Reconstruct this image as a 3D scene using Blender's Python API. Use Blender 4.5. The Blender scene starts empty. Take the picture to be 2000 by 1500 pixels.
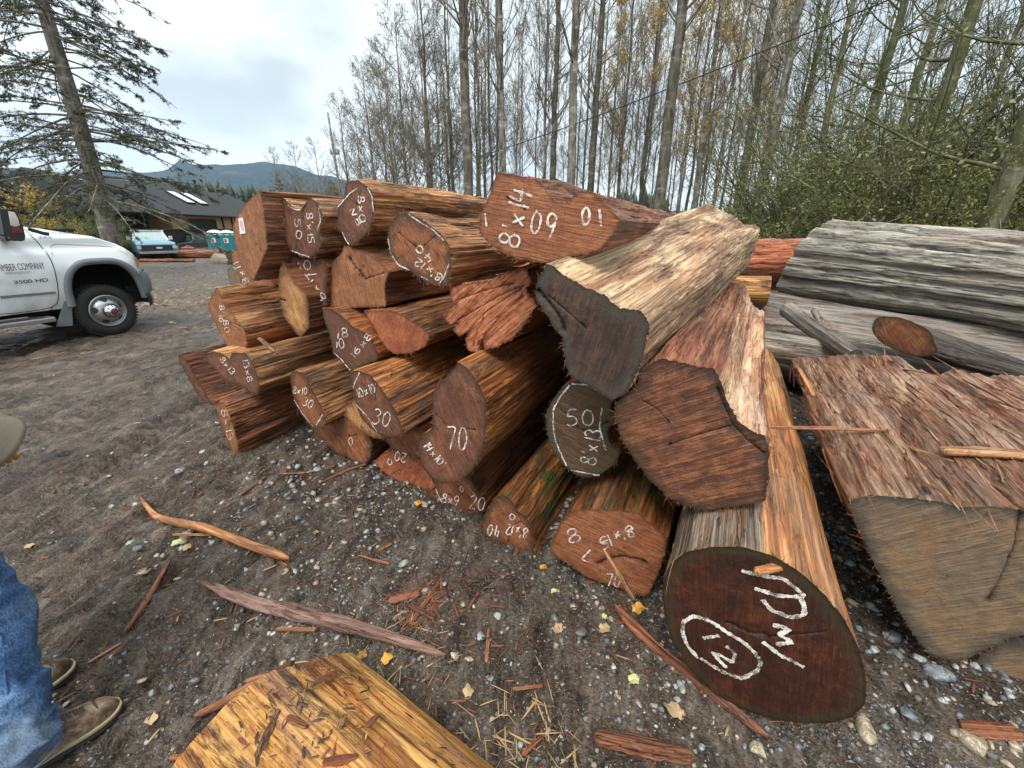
import bpy, bmesh, math, random
import numpy as np
from mathutils import Vector, Matrix, geometry
rad = math.radians
random.seed(7); RNG = np.random.default_rng(7)
SC = bpy.context.scene
COL = SC.collection

# ------------------------------------------------------------------ camera, world, sun, exposure
F = 800.0; PITCH = math.atan(303/800.0); CP, SP = math.cos(PITCH), math.sin(PITCH); EYE = 1.65
cam = bpy.data.cameras.new('camera'); camo = bpy.data.objects.new('camera', cam); COL.objects.link(camo)
camo.location = (0, 0, EYE); camo.rotation_euler = (math.pi/2-PITCH, 0, 0)
cam.sensor_width = 36; cam.lens = 36*F/2000; cam.clip_start = .02; cam.clip_end = 20000
SC.camera = camo
SUN_EL, SUN_AZ = rad(58), rad(200)      # azimuth measured clockwise from +Y
world = bpy.data.worlds.new('World'); SC.world = world; world.use_nodes = True
def build_world():
    nt = world.node_tree; nt.nodes.clear(); N = nt.nodes.new; L = nt.links.new
    out = N('ShaderNodeOutputWorld'); bg = N('ShaderNodeBackground')
    sky = N('ShaderNodeTexSky'); sky.sky_type = 'NISHITA'; sky.sun_disc = False
    sky.sun_elevation = SUN_EL; sky.sun_rotation = SUN_AZ
    sk = N('ShaderNodeMix'); sk.data_type = 'RGBA'; sk.blend_type = 'MULTIPLY'; sk.inputs[0].default_value = 1
    sk.inputs[7].default_value = (.09, .09, .09, 1); L(sky.outputs[0], sk.inputs[6])
    tc = N('ShaderNodeTexCoord'); mp = N('ShaderNodeMapping'); mp.inputs['Scale'].default_value = (1, 1, 2.2)
    L(tc.outputs['Generated'], mp.inputs[0])
    n1 = N('ShaderNodeTexNoise'); n1.inputs['Scale'].default_value = 2.7; n1.inputs['Detail'].default_value = 5
    n1.inputs['Roughness'].default_value = .48; n1.inputs['Distortion'].default_value = .15
    L(mp.outputs[0], n1.inputs['Vector'])
    r = N('ShaderNodeValToRGB'); e = r.color_ramp.elements
    e[0].position = .40; e[0].color = (.48, .525, .525, 1); e[1].position = .58; e[1].color = (.79, .845, .84, 1)
    L(n1.outputs[0], r.inputs[0])
    sx = N('ShaderNodeSeparateXYZ'); L(tc.outputs['Generated'], sx.inputs[0])
    m = N('ShaderNodeMapRange'); m.inputs[1].default_value = 0; m.inputs[2].default_value = .22
    m.inputs[3].default_value = .8; m.inputs[4].default_value = 0; L(sx.outputs[2], m.inputs[0])
    mx = N('ShaderNodeMix'); mx.data_type = 'RGBA'; L(m.outputs[0], mx.inputs[0]); L(r.outputs[0], mx.inputs[6])
    mx.inputs[7].default_value = (.79, .84, .85, 1)
    m2 = N('ShaderNodeMix'); m2.data_type = 'RGBA'; m2.inputs[0].default_value = .9
    L(sk.outputs[2], m2.inputs[6]); L(mx.outputs[2], m2.inputs[7])
    zr = N('ShaderNodeMapRange'); zr.inputs[1].default_value = .55; zr.inputs[2].default_value = 1; zr.inputs[3].default_value = 1; zr.inputs[4].default_value = 2.0
    L(sx.outputs[2], zr.inputs[0]); vm = N('ShaderNodeVectorMath'); vm.operation = 'SCALE'; L(m2.outputs[2], vm.inputs[0]); L(zr.outputs[0], vm.inputs['Scale'])
    L(vm.outputs[0], bg.inputs[0]); bg.inputs[1].default_value = .76; L(bg.outputs[0], out.inputs[0])
build_world()
sun = bpy.data.lights.new('sun', 'SUN'); suno = bpy.data.objects.new('sun', sun); COL.objects.link(suno)
sun.energy = 1.5; sun.angle = rad(28); sun.color = (1, .97, .92)
_d = Vector((math.sin(SUN_AZ)*math.cos(SUN_EL), math.cos(SUN_AZ)*math.cos(SUN_EL), math.sin(SUN_EL)))
suno.rotation_euler = _d.to_track_quat('Z', 'Y').to_euler()
SC.view_settings.view_transform = 'Standard'; SC.view_settings.look = 'None'
SC.view_settings.exposure = 1.2; SC.view_settings.gamma = 1; SC.view_settings.use_curve_mapping = False
SC.cycles.max_bounces = 6; SC.cycles.transparent_max_bounces = 12
SC.cycles.use_denoising = True

# ------------------------------------------------------------------ geometry of the view: photo pixel -> ray -> point
def ray(px, py):
    x = (px-1000)/F; y = (750-py)/F
    return np.array([x, CP+y*SP, -SP+y*CP])
CAM = np.array([0, 0, EYE])
def at_t(px, py, t): return CAM + ray(px, py)*t
def at_z(px, py, z=0.0):
    d = ray(px, py); return CAM + d*((z-EYE)/d[2])
AZ0 = 26.1
def azv(a): return np.array([math.sin(rad(a)), math.cos(rad(a)), 0.0])

# ------------------------------------------------------------------ numpy noise
def _h(ix, iy, iz, s):
    v = (ix.astype(np.int64)*374761393 + iy.astype(np.int64)*668265263 + iz.astype(np.int64)*2147483647 + s*1274126177) & 0xffffffff
    v = ((v ^ (v >> 13))*1274126177) & 0xffffffff
    v = ((v ^ (v >> 16))*2246822519) & 0xffffffff
    return ((v ^ (v >> 15)) & 0xffff)/32767.5-1
def vn(p, s=0):
    p = np.asarray(p, float); i = np.floor(p).astype(np.int64); f = p-i; u = f*f*(3-2*f)
    r = 0
    for a in (0, 1):
        for b in (0, 1):
            for c in (0, 1):
                w = (u[..., 0] if a else 1-u[..., 0])*(u[..., 1] if b else 1-u[..., 1])*(u[..., 2] if c else 1-u[..., 2])
                r = r+w*_h(i[..., 0]+a, i[..., 1]+b, i[..., 2]+c, s)
    return r
def fbm(p, o=4, s=0, g=.5):
    p = np.asarray(p, float); r = 0; a = 1; t = 0
    for k in range(o):
        r = r+a*vn(p, s+k*17); t += a; a *= g; p = p*2.03+5.1
    return r/t

# ------------------------------------------------------------------ objects
def tag(o, label=None, cat=None, group=None, kind=None):
    if label: o['label'] = label
    if cat: o['category'] = cat
    if group: o['group'] = group
    if kind: o['kind'] = kind
    return o
def empty(name, loc=(0, 0, 0), rz=0, mat=None, **k):
    o = bpy.data.objects.new(name, None); COL.objects.link(o); o.empty_display_size = .1
    if mat is not None: o.matrix_world = mat
    else: o.location = loc; o.rotation_euler = (0, 0, rz)
    return tag(o, **k)
def mkobj(name, verts, faces, mat=None, parent=None, smooth=False, mats=None, midx=None):
    me = bpy.data.meshes.new(name)
    verts = np.asarray(verts, float).reshape(-1, 3)
    if isinstance(faces, np.ndarray):
        nf, k = faces.shape
        me.vertices.add(len(verts)); me.vertices.foreach_set('co', verts.ravel())
        me.loops.add(nf*k); me.loops.foreach_set('vertex_index', faces.ravel().astype(np.int32))
        me.polygons.add(nf); me.polygons.foreach_set('loop_start', np.arange(0, nf*k, k, dtype=np.int32))
        me.polygons.foreach_set('loop_total', np.full(nf, k, dtype=np.int32))
        me.update(calc_edges=True)
    else:
        me.from_pydata([tuple(v) for v in verts], [], [tuple(f) for f in faces])
    if mats:
        for m in mats: me.materials.append(m)
        if midx is not None: me.polygons.foreach_set('material_index', np.asarray(midx, dtype=np.int32))
    elif mat: me.materials.append(mat)
    if smooth: me.polygons.foreach_set('use_smooth', np.ones(len(me.polygons), bool))
    o = bpy.data.objects.new(name, me); COL.objects.link(o)
    if parent: o.parent = parent
    return o
def recopy(root, **k):
    def cp(o, p):
        c = o.copy(); COL.objects.link(c); c.parent = p
        for ch in o.children: cp(ch, c)
        return c
    c = cp(root, root.parent); tag(c, **k); return c
class MB:
    def __init__(s): s.v = []; s.f = []; s.n = 0
    def add(s, v, f):
        v = np.asarray(v, float).reshape(-1, 3); s.v.append(v)
        s.f += [tuple(int(i)+s.n for i in q) for q in f]; s.n += len(v); return s
    def box(s, a, b, M=None, bev=0):
        x0, y0, z0 = a; x1, y1, z1 = b
        if bev:
            bm = bmesh.new(); bmesh.ops.create_cube(bm, size=1)
            for v in bm.verts: v.co = Vector(((x0+x1)/2+v.co.x*(x1-x0), (y0+y1)/2+v.co.y*(y1-y0), (z0+z1)/2+v.co.z*(z1-z0)))
            bmesh.ops.bevel(bm, geom=bm.edges[:], offset=bev, segments=2, affect='EDGES', profile=.7)
            v = np.array([q.co[:] for q in bm.verts]); f = [[q.index for q in p.verts] for p in bm.faces]; bm.free()
        else:
            v = np.array([(x, y, z) for z in (z0, z1) for y in (y0, y1) for x in (x0, x1)], float)
            f = [(0, 2, 3, 1), (4, 5, 7, 6), (0, 1, 5, 4), (2, 6, 7, 3), (0, 4, 6, 2), (1, 3, 7, 5)]
        if M is not None: v = v@np.array(M.to_3x3()).T+np.array(M.translation)
        return s.add(v, f)
    def tube(s, pts, r, k=8, cap=True, flat=None):
        pts = np.asarray(pts, float); n = len(pts); r = np.broadcast_to(np.asarray(r, float), (n,))
        t = np.gradient(pts, axis=0); t /= np.linalg.norm(t, axis=1)[:, None]+1e-9
        u = np.array([0, 0, 1.]) if abs(t[0][2]) < .9 else np.array([1., 0, 0])
        V = []
        for i in range(n):
            a = np.cross(t[i], u); a /= np.linalg.norm(a)+1e-9; b = np.cross(a, t[i]); u = b
            if flat: b = b*flat
            th = np.arange(k)*2*np.pi/k
            V.append(pts[i]+r[i]*(np.cos(th)[:, None]*a+np.sin(th)[:, None]*b))
        f = [(i*k+j, i*k+(j+1) % k, (i+1)*k+(j+1) % k, (i+1)*k+j) for i in range(n-1) for j in range(k)]
        if cap: f += [tuple(range(k))[::-1], tuple(range((n-1)*k, n*k))]
        return s.add(np.concatenate(V), f)
    def lathe(s, prof, k=32, M=None):
        V = []; m = len(prof)
        for j in range(k):
            a = 2*math.pi*j/k
            V += [(p[0]*math.cos(a), p[0]*math.sin(a), p[1]) for p in prof]
        V = np.array(V, float)
        if M is not None: V = V@np.array(M.to_3x3()).T+np.array(M.translation)
        return s.add(V, [(j*m+i, ((j+1) % k)*m+i, ((j+1) % k)*m+i+1, j*m+i+1) for j in range(k) for i in range(m-1)])
    def build(s, name, mat, parent=None, smooth=False):
        return mkobj(name, np.concatenate(s.v), s.f, mat, parent, smooth)

# ------------------------------------------------------------------ materials
def srgb(r, g, b):
    f = lambda c: (c/255/12.92) if c/255 <= .04045 else ((c/255+.055)/1.055)**2.4
    return (f(r), f(g), f(b), 1)
class NT:
    def __init__(s, name):
        s.m = bpy.data.materials.new(name); s.m.use_nodes = True; s.t = s.m.node_tree
        s.b = s.t.nodes['Principled BSDF']; s.out = s.t.nodes['Material Output']
        s.tc = s.n('ShaderNodeTexCoord'); s.rnd = s.n('ShaderNodeObjectInfo').outputs['Random']
    def n(s, ty): return s.t.nodes.new(ty)
    def l(s, a, b):
        if hasattr(a, 'links') or isinstance(a, bpy.types.NodeSocket): s.t.links.new(a, b)
        else: b.default_value = a
    def vec(s, scale, src='Object', rot=(0, 0, 0), rnd=True):
        o = s.tc.outputs[src]
        if rnd:
            q = s.n('ShaderNodeVectorMath'); q.operation = 'MULTIPLY_ADD'
            q.inputs[0].default_value = (1, 1, 1); c = s.n('ShaderNodeCombineXYZ')
            mm = s.math('MULTIPLY', s.rnd, 37.0)
            for i in range(3): s.l(mm, c.inputs[i])
            s.l(o, q.inputs[0]); q.inputs[1].default_value = (1, 1, 1); s.l(c.outputs[0], q.inputs[2]); o = q.outputs[0]
        if rot != (0, 0, 0):
            r = s.n('ShaderNodeMapping'); r.inputs['Rotation'].default_value = rot; s.l(o, r.inputs[0]); o = r.outputs[0]
        mp = s.n('ShaderNodeMapping'); mp.inputs['Scale'].default_value = scale; s.l(o, mp.inputs[0]); return mp.outputs[0]
    def noise(s, v, scale=1, detail=5, rough=.55, dist=0):
        q = s.n('ShaderNodeTexNoise'); s.l(v, q.inputs['Vector']); q.inputs['Scale'].default_value = scale
        q.inputs['Detail'].default_value = detail; q.inputs['Roughness'].default_value = rough
        q.inputs['Distortion'].default_value = dist; return q.outputs[0]
    def vor(s, v, scale=1, out='Distance', feature='F1'):
        q = s.n('ShaderNodeTexVoronoi'); q.feature = feature; s.l(v, q.inputs['Vector']); q.inputs['Scale'].default_value = scale
        return q.outputs[out]
    def math(s, op, a, b=0.0, clamp=False):
        q = s.n('ShaderNodeMath'); q.operation = op; q.use_clamp = clamp; s.l(a, q.inputs[0]); s.l(b, q.inputs[1]); return q.outputs[0]
    def ramp(s, f, st):
        q = s.n('ShaderNodeValToRGB'); s.l(f, q.inputs[0]); e = q.color_ramp.elements
        while len(e) < len(st): e.new(.5)
        for i, (p, c) in enumerate(st):
            e[i].position = p; e[i].color = c if len(c) == 4 else (*c, 1)
        return q.outputs[0]
    def step(s, f, a, b):
        q = s.n('ShaderNodeMapRange'); s.l(f, q.inputs[0]); q.inputs[1].default_value = a; q.inputs[2].default_value = b; return q.outputs[0]
    def mix(s, f, a, b, mode='MIX'):
        q = s.n('ShaderNodeMix'); q.data_type = 'RGBA'; q.blend_type = mode
        s.l(f, q.inputs[0]); s.l(a, q.inputs[6]); s.l(b, q.inputs[7]); return q.outputs[2]
    def bump(s, h, strength=.5, dist=.01, prev=None):
        q = s.n('ShaderNodeBump'); q.inputs['Strength'].default_value = strength; q.inputs['Distance'].default_value = dist
        s.l(h, q.inputs['Height'])
        if prev is not None: s.l(prev, q.inputs['Normal'])
        return q.outputs[0]
    def attr(s, name):
        q = s.n('ShaderNodeAttribute'); q.attribute_name = name; return q.outputs['Fac']
    def fin(s, col, rough=.7, normal=None, spec=.4, metal=0):
        s.l(col, s.b.inputs['Base Color']); s.l(rough, s.b.inputs['Roughness'])
        s.b.inputs['Specular IOR Level'].default_value = spec; s.b.inputs['Metallic'].default_value = metal
        if normal is not None: s.l(normal, s.b.inputs['Normal'])
        return s.m
def plain(name, col, rough=.6, metal=0, spec=.5, dirt=.15, bump=0, sc=30):
    q = NT(name); v = q.vec((1, 1, 1)); n = q.noise(v, 3, 5, .6)
    c = q.mix(q.step(n, .35, .75), col, tuple(x*(1-dirt) for x in col[:3])+(1,))
    nm = q.bump(q.noise(v, sc, 4), bump, .005) if bump else None
    return q.fin(c, q.math('ADD', q.math('MULTIPLY', n, .15), rough-.07), nm, spec, metal)

def wood_side(name, dark, mid, light, patch=None, pamt=.5, moss=0, rough=.55, fine=1.0, bump=1.0, twist=0, top=None):
    """fibrous stripped trunk wood: grain runs along local Z"""
    q = NT(name)
    rot = (0, twist, 0)
    w = q.noise(q.vec((3, 3, 1.2)), 1, 2)
    A = q.noise(q.vec((52*fine, 52*fine, 0.75), rot=rot), 1, 7, .66, .2)
    B = q.noise(q.vec((210*fine, 210*fine, 2.6), rot=rot), 1, 4, .7)
    Cc = q.noise(q.vec((5, 5, 1.3)), 1, 5, .6, .4)
    Dd = q.noise(q.vec((11, 11, 1.7)), 1, 7, .7, .6)
    fac = q.math('ADD', q.math('MULTIPLY', A, .62), q.math('MULTIPLY', B, .38))
    fac = q.math('ADD', fac, q.math('MULTIPLY', q.math('SUBTRACT', Cc, .5), .35))
    c = q.ramp(fac, [(.31, tuple(x*.3 for x in dark[:3])), (.405, dark), (.495, mid), (.59, light), (.69, tuple(min(1, x*1.25) for x in light[:3]))])
    if patch: c = q.mix(q.math('MULTIPLY', q.step(q.math('ADD', q.math('MULTIPLY', Dd, .75), q.math('MULTIPLY', A, .25)), .50, .58), pamt), c, patch)
    if top:   # a differently coloured weathered upper or lower strip, by local side
        c = q.mix(q.step(q.math('ADD', Cc, q.math('MULTIPLY', A, .4)), .62, .78), c, top)
    c = q.mix(q.math('MULTIPLY', q.rnd, .45), c, q.mix(1.0, c, (1.0, .74, .62, 1), 'MULTIPLY'))
    # deep black checks
    ck = q.noise(q.vec((26*fine, 26*fine, 1.5), rot=rot), 1, 3, .5, .4)
    ck = q.math('ABSOLUTE', q.math('SUBTRACT', ck, .5)); cr = q.step(ck, .0, .014)
    ck2 = q.math('ABSOLUTE', q.math('SUBTRACT', q.noise(q.vec((75*fine, 75*fine, 3.4), rot=rot), 1, 3, .6, .5), .53)); cr = q.math('MULTIPLY', cr, q.math('ADD', q.math('MULTIPLY', q.step(ck2, 0, .022), .75), .25))
    cr = q.math('MAXIMUM', cr, q.step(Dd, .56, .50))
    pz = q.noise(q.vec((3.3, 3.3, .9)), 1, 5, .6, .7); gl_ = sum(mid[:3])/3
    c = q.mix(q.math('MULTIPLY', q.step(pz, .53, .63), .30), c, (gl_*1.05, gl_*.82, gl_*.66, 1)); c = q.mix(q.math('MULTIPLY', q.step(pz, .46, .36), .40), c, (mid[0]*1.05, mid[1]*.62, mid[2]*.55, 1))
    c = q.mix(q.math('ADD', q.math('MULTIPLY', cr, .85), .15), tuple(x*.22 for x in dark[:3])+(1,), c)
    if moss:
        mn = q.noise(q.vec((7, 7, 3)), 1, 6, .7); mm = q.step(mn, .62-.12*moss, .70-.12*moss)
        c = q.mix(q.math('MULTIPLY', mm, .85), c, (.055, .085, .02, 1))
    h = q.math('ADD', q.math('MULTIPLY', A, 1.0), q.math('MULTIPLY', B, .35))
    h = q.math('ADD', h, q.math('MULTIPLY', cr, .5))
    nm = q.bump(h, min(1, .85*bump), .022)
    return q.fin(c, q.math('ADD', q.math('MULTIPLY', Cc, .3), rough-.15), nm, .45)

def wood_end(name, base, dark, light, ang=30, ring=.25, rim=None, blotch=.6, rough=.6, streak=1.0, centre=None):
    """chain-sawn end: directional saw streaks, faint rings, weather blotches"""
    q = NT(name); a = rad(ang)
    S1 = q.noise(q.vec((130, 9, 9), rot=(0, 0, a)), 1, 5, .65, .35)
    S2 = q.noise(q.vec((34, 2.0, 2), rot=(0, 0, a)), 1, 4, .55, .3)
    Bn = q.noise(q.vec((4.5, 4.5, 4.5)), 1, 6, .62, .5)
    B2 = q.noise(q.vec((22, 22, 22)), 1, 5, .7, .2)
    sp = q.noise(q.vec((420, 420, 420)), 1, 2, .6)
    wv = q.n('ShaderNodeTexWave'); wv.wave_type = 'RINGS'; wv.rings_direction = 'Z'
    q.l(q.vec((1, 1, 1), rnd=False), wv.inputs['Vector']); wv.inputs['Scale'].default_value = 30
    wv.inputs['Distortion'].default_value = 9; wv.inputs['Detail'].default_value = 3; wv.inputs['Detail Scale'].default_value = 1.2
    f = q.math('ADD', q.math('MULTIPLY', S1, .36*streak), q.math('MULTIPLY', S2, .12*streak)); f = q.math('ADD', f, q.math('MULTIPLY', q.math('SUBTRACT', B2, .5), .30)); f = q.math('ADD', f, .11*streak)
    f = q.math('ADD', f, q.math('MULTIPLY', q.math('SUBTRACT', wv.outputs[1], .5), ring*.16))
    f = q.math('ADD', f, q.math('MULTIPLY', q.math('SUBTRACT', sp, .5), .26))
    f = q.math('ADD', f, (1-.70*streak)*.5)
    c = q.ramp(f, [(.40, dark), (.49, base), (.57, light), (.66, tuple(min(1, x*1.35) for x in light[:3]))])
    bl = q.math('ADD', q.math('MULTIPLY', Bn, .7), q.math('MULTIPLY', B2, .3))
    c = q.mix(q.math('MULTIPLY', q.step(bl, .46, .62), blotch), c, dark)
    if centre: c = q.mix(q.math('MULTIPLY', q.step(Bn, .50, .35), .6), c, centre)
    ed = q.attr('edge')
    if rim:
        en = q.math('ADD', ed, q.math('MULTIPLY', q.math('SUBTRACT', B2, .5), .10))
        c = q.mix(q.math('MULTIPLY', q.step(en, .050, .008), .8), c, rim)
    en2 = q.math('ADD', ed, q.math('MULTIPLY', q.math('SUBTRACT', B2, .5), .03))
    c = q.mix(q.math('MULTIPLY', q.step(en2, .014, 0), .7), c, tuple(x*.5 for x in dark[:3])+(1,))
    ckd = q.attr('crack'); c = q.mix(ckd, c, (.006, .004, .003, 1))
    nick = q.step(q.noise(q.vec((60, 9, 9), rot=(0, 0, a+.5)), 1, 5, .7, 1.2), .34, .30); c = q.mix(q.math('MULTIPLY', nick, .8), c, tuple(x*.3 for x in dark[:3])+(1,))
    h = q.math('ADD', q.math('MULTIPLY', S1, .8), q.math('MULTIPLY', B2, .8)); h = q.math('ADD', h, q.math('MULTIPLY', sp, .2))
    nm = q.bump(h, .8, .010)
    return q.fin(c, q.math('ADD', q.math('MULTIPLY', Bn, .35), rough-.17), nm, .4)
# ------------------------------------------------------------------ wood materials
H = lambda *c: tuple(x*1.0 for x in c)+(1,)
W = {
 'orange': wood_side('orange_fibrous_wood', H(.11,.038,.014), H(.34,.120,.036), H(.60,.27,.085), H(0.0508, 0.0286, 0.0161), .8),
 'tan':    wood_side('tan_fibrous_wood', H(.12,.050,.022), H(.38,.170,.062), H(.66,.38,.16), H(0.1170, 0.0660, 0.0315), .7),
 'brown':  wood_side('brown_fibrous_wood', H(0.0765, 0.0270, 0.0117), H(0.2210, 0.0795, 0.0312), H(0.4590, 0.1875, 0.0715), H(0.0510, 0.0330, 0.0182), .8),
 'red':    wood_side('red_wood', H(0.1350, 0.0325, 0.0138), H(0.3510, 0.0975, 0.0368), H(0.5670, 0.2000, 0.0805), H(0.0810, 0.0350, 0.0184), .5),
 'mossy':  wood_side('mossy_brown_wood', H(0.0960, 0.0377, 0.0120), H(0.2720, 0.1058, 0.0312), H(0.5280, 0.2320, 0.0660), H(0.0480, 0.0435, 0.0168), .7, moss=1.0),
 'greened': wood_side('orange_wood_with_moss', H(0.1232, 0.0378, 0.0115), H(0.3625, 0.1283, 0.0345), H(0.7250, 0.3240, 0.0920), H(0.0508, 0.0297, 0.0161), .7, moss=.25),
 'pale':   wood_side('pale_weathered_wood', H(.12,.062,.032), H(.38,.235,.125), H(.68,.51,.31), H(0.1904, 0.0770, 0.0368), .75, bump=.9, fine=.8),
 'bleach': wood_side('grey_weathered_wood', H(.13,.12,.10), H(.27,.26,.215), H(.44,.43,.365), H(0.0735, 0.0651, 0.0500), .6, moss=.05, fine=.7, rough=.7),
 'grey':   wood_side('grey_slab_wood', H(.075,.064,.054), H(.18,.155,.128), H(.31,.275,.235), H(0.0600, 0.0504, 0.0414), .7, fine=.7, rough=.55),
 'glossy': wood_side('wet_orange_wood', H(.16,.07,.035), H(.40,.165,.055), H(.62,.33,.14), H(0.1560, 0.0862, 0.0450), .7, rough=.38, fine=.85, bump=.5),
 'shred':  wood_side('shredded_rotten_wood', H(.06,.035,.022), H(.20,.115,.072), H(.46,.33,.225), H(0.3240, 0.1063, 0.0330), .6, bump=1.2, fine=.8),
 'yellow': wood_side('yellow_peeled_wood', H(.17,.062,.018), H(.45,.20,.045), H(.66,.38,.12), H(.085,.028,.012), .95, rough=.55, fine=.85, bump=.9),
 'redbark': wood_side('red_bark_wood', H(.09,.030,.014), H(.27,.105,.050), H(.47,.23,.115), H(0.1740, 0.0650, 0.0350), .5),
 'black':  wood_side('dark_bark', H(0.0180, 0.0140, 0.0110), H(0.0500, 0.0380, 0.0300), H(0.1100, 0.0900, 0.0700), H(0.1600, 0.1400, 0.1200), .5),
 'plank':  wood_side('weathered_purplish_plank', H(.06,.034,.026), H(.17,.10,.078), H(.33,.21,.165), H(.14,.055,.03), .6, fine=.9),
 'cream':  wood_side('cream_split_wood', H(.20,.085,.045), H(.50,.30,.17), H(.73,.53,.34), H(.36,.14,.07), .5, fine=.6, bump=.7),
 'dusty':  wood_side('dusty_grey_brown_wood', H(.06,.042,.03), H(.19,.14,.10), H(.38,.31,.23), H(.26,.09,.03), .5, fine=1.0),
 'cut':    wood_side('freshly_split_wood', H(0.1600, 0.0700, 0.0300), H(0.4000, 0.2000, 0.0900), H(0.6200, 0.3800, 0.2000), H(0.2000, 0.0800, 0.0300), .5, fine=.7),
}
E = {
 'rust':  wood_end('rusty_sawn_end', H(.235,.078,.030), H(.085,.028,.012), H(.38,.155,.065), 35, rim=H(0.0540, 0.0322, 0.0168)),
 'red':   wood_end('red_sawn_end', H(0.3172, 0.0900, 0.0391), H(0.1553, 0.0400, 0.0184), H(0.4860, 0.1750, 0.0805), -30, .1),
 'fan':   wood_end('splayed_red_end', H(.36,.105,.042), H(.12,.030,.013), H(.52,.21,.10), -50, .0, streak=1.5, blotch=.3),
 'dusk':  wood_end('dark_greyed_sawn_end', H(0.0520, 0.0300, 0.0228), H(0.0234, 0.0156, 0.0132), H(0.1144, 0.0587, 0.0360), -15, .1, rim=H(0.0585, 0.0525, 0.0384), blotch=.5),
 'mauve': wood_end('purple_brown_sawn_end', H(.165,.063,.034), H(.070,.028,.018), H(.29,.12,.060), 20, .15, rim=H(0.0750, 0.0416, 0.0242)),
 'wet':   wood_end('wet_dark_red_end', H(.046,.0125,.0065), H(.017,.0075,.005), H(.13,.040,.017), 10, .15, rim=H(0.0360, 0.0324, 0.0156), blotch=.75, rough=.45, streak=.6),
 'saw':   wood_end('streaked_red_brown_end', H(0.1200, 0.0419, 0.0204), H(0.0510, 0.0203, 0.0120), H(0.2775, 0.1080, 0.0456), -58, 0, rim=H(0.0480, 0.0257, 0.0144), blotch=.35, streak=1.25),
 'tan':   wood_end('golden_sawn_end', H(0.4030, 0.1860, 0.0651), H(0.2210, 0.0900, 0.0294), H(0.5850, 0.3120, 0.1260), 15, .2, rim=H(0.1170, 0.0540, 0.0210), blotch=.4),
 'bronze': wood_end('bronze_sawn_end', H(0.2625, 0.1045, 0.0440), H(0.1500, 0.0528, 0.0220), H(0.4125, 0.1870, 0.0850), 8, .2),
 'greygreen': wood_end('greyed_olive_brown_end', H(.160,.108,.066), H(.085,.066,.050), H(.27,.185,.105), -50, .08, rim=H(0.0517, 0.0540, 0.0460), blotch=.5, centre=H(0.2185, 0.1207, 0.0517)),
 'olive': wood_end('olive_brown_sawn_end', H(0.0936, 0.0540, 0.0286), H(0.0468, 0.0288, 0.0165), H(0.1690, 0.0960, 0.0495), 75, .1, rim=H(0.0650, 0.0600, 0.0308)),
 'cleaned': wood_end('clear_red_brown_end', H(.25,.082,.032), H(.12,.036,.015), H(.38,.15,.065), 80, .2, blotch=.35),
}
def chalk_mat():
    q = NT('chalk'); v = q.vec((1, 1, 1), rnd=False)
    a = q.math('ADD', q.math('MULTIPLY', q.noise(v, 420, 4, .8), .75), q.math('MULTIPLY', q.noise(v, 45, 3, .6), .25))
    tr = q.n('ShaderNodeBsdfTransparent'); mx = q.n('ShaderNodeMixShader')
    q.l(q.step(q.math('ADD', a, q.math('MULTIPLY', q.math('SUBTRACT', q.noise(v, 14, 3, .6), .5), .35)), .45, .53), mx.inputs[0]); q.l(tr.outputs[0], mx.inputs[1]); q.l(q.b.outputs[0], mx.inputs[2])
    q.l(mx.outputs[0], q.out.inputs[0]); q.fin((.80, .77, .70, 1), .9, None, .2); return q.m
CHALK = chalk_mat()

# ------------------------------------------------------------------ stroke lettering
def _arc(cx, cy, rx, ry, a0, a1, n=14): return [(cx+rx*math.cos(rad(a0+(a1-a0)*i/n)), cy+ry*math.sin(rad(a0+(a1-a0)*i/n))) for i in range(n+1)]
FONT = {
 '0': [_arc(.3, .5, .27, .5, 100, 470)],
 '1': [[(.3, 1), (.28, 0)]],
 '2': [_arc(.28, .74, .25, .26, 160, -30)+[(.05, .03), (.6, .02)]],
 '3': [_arc(.25, .76, .25, .24, 150, -80)+_arc(.25, .26, .3, .27, 85, -140)],
 '4': [[(.12, 1), (.02, .45), (.58, .48)], [(.45, .9), (.38, -.02)]],
 '5': [[(.55, 1), (.12, .95), (.08, .55)]+_arc(.25, .3, .3, .3, 100, -140)],
 '6': [[(.45, 1), (.15, .6)]+_arc(.3, .28, .26, .28, 160, 520)],
 '7': [[(.0, .95), (.55, 1), (.3, 0)]],
 '8': [_arc(.3, .75, .22, .25, -80, 280)+_arc(.3, .25, .28, .25, 95, -265)],
 '9': [_arc(.3, .72, .25, .27, 0, 360)+[(.55, .6), (.35, 0)]],
 'x': [[(.05, .55), (.45, .1)], [(.45, .6), (.05, .05)]],
 "'": [[(.1, 1.0), (.07, .75)]],
 '|': [[(.2, 1.05), (.2, -.05)]],
 'N': [[(.05, 0), (.1, 1), (.45, .05), (.55, 1)]],
 'R': [[(.08, 0), (.1, 1)]+_arc(.15, .75, .35, .25, 90, -90)+[(.55, 0)]],
 ' ': [], 'H': [[(.05, 0), (.1, 1)], [(.5, 0), (.5, 1)], [(.08, .5), (.5, .5)]],
}
ADV = {'1': .45, "'": .25, 'x': .62, '|': .4}
def letters(txt, o, r, h, w=None):
    """polylines in photo pixels. o = baseline start, r = direction of reading with length of one full em, h = letter height"""
    r = np.array(r, float); L = np.linalg.norm(r); c, s = r/L; up = np.array([s, -c])*h; o = np.array(o, float)
    out = []; x = 0
    for ch in txt:
        for st in FONT[ch]:
            out.append([tuple(o+r*(x+p[0])+up*p[1]) for p in st])
        x += ADV.get(ch, .78)
    return out

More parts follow.
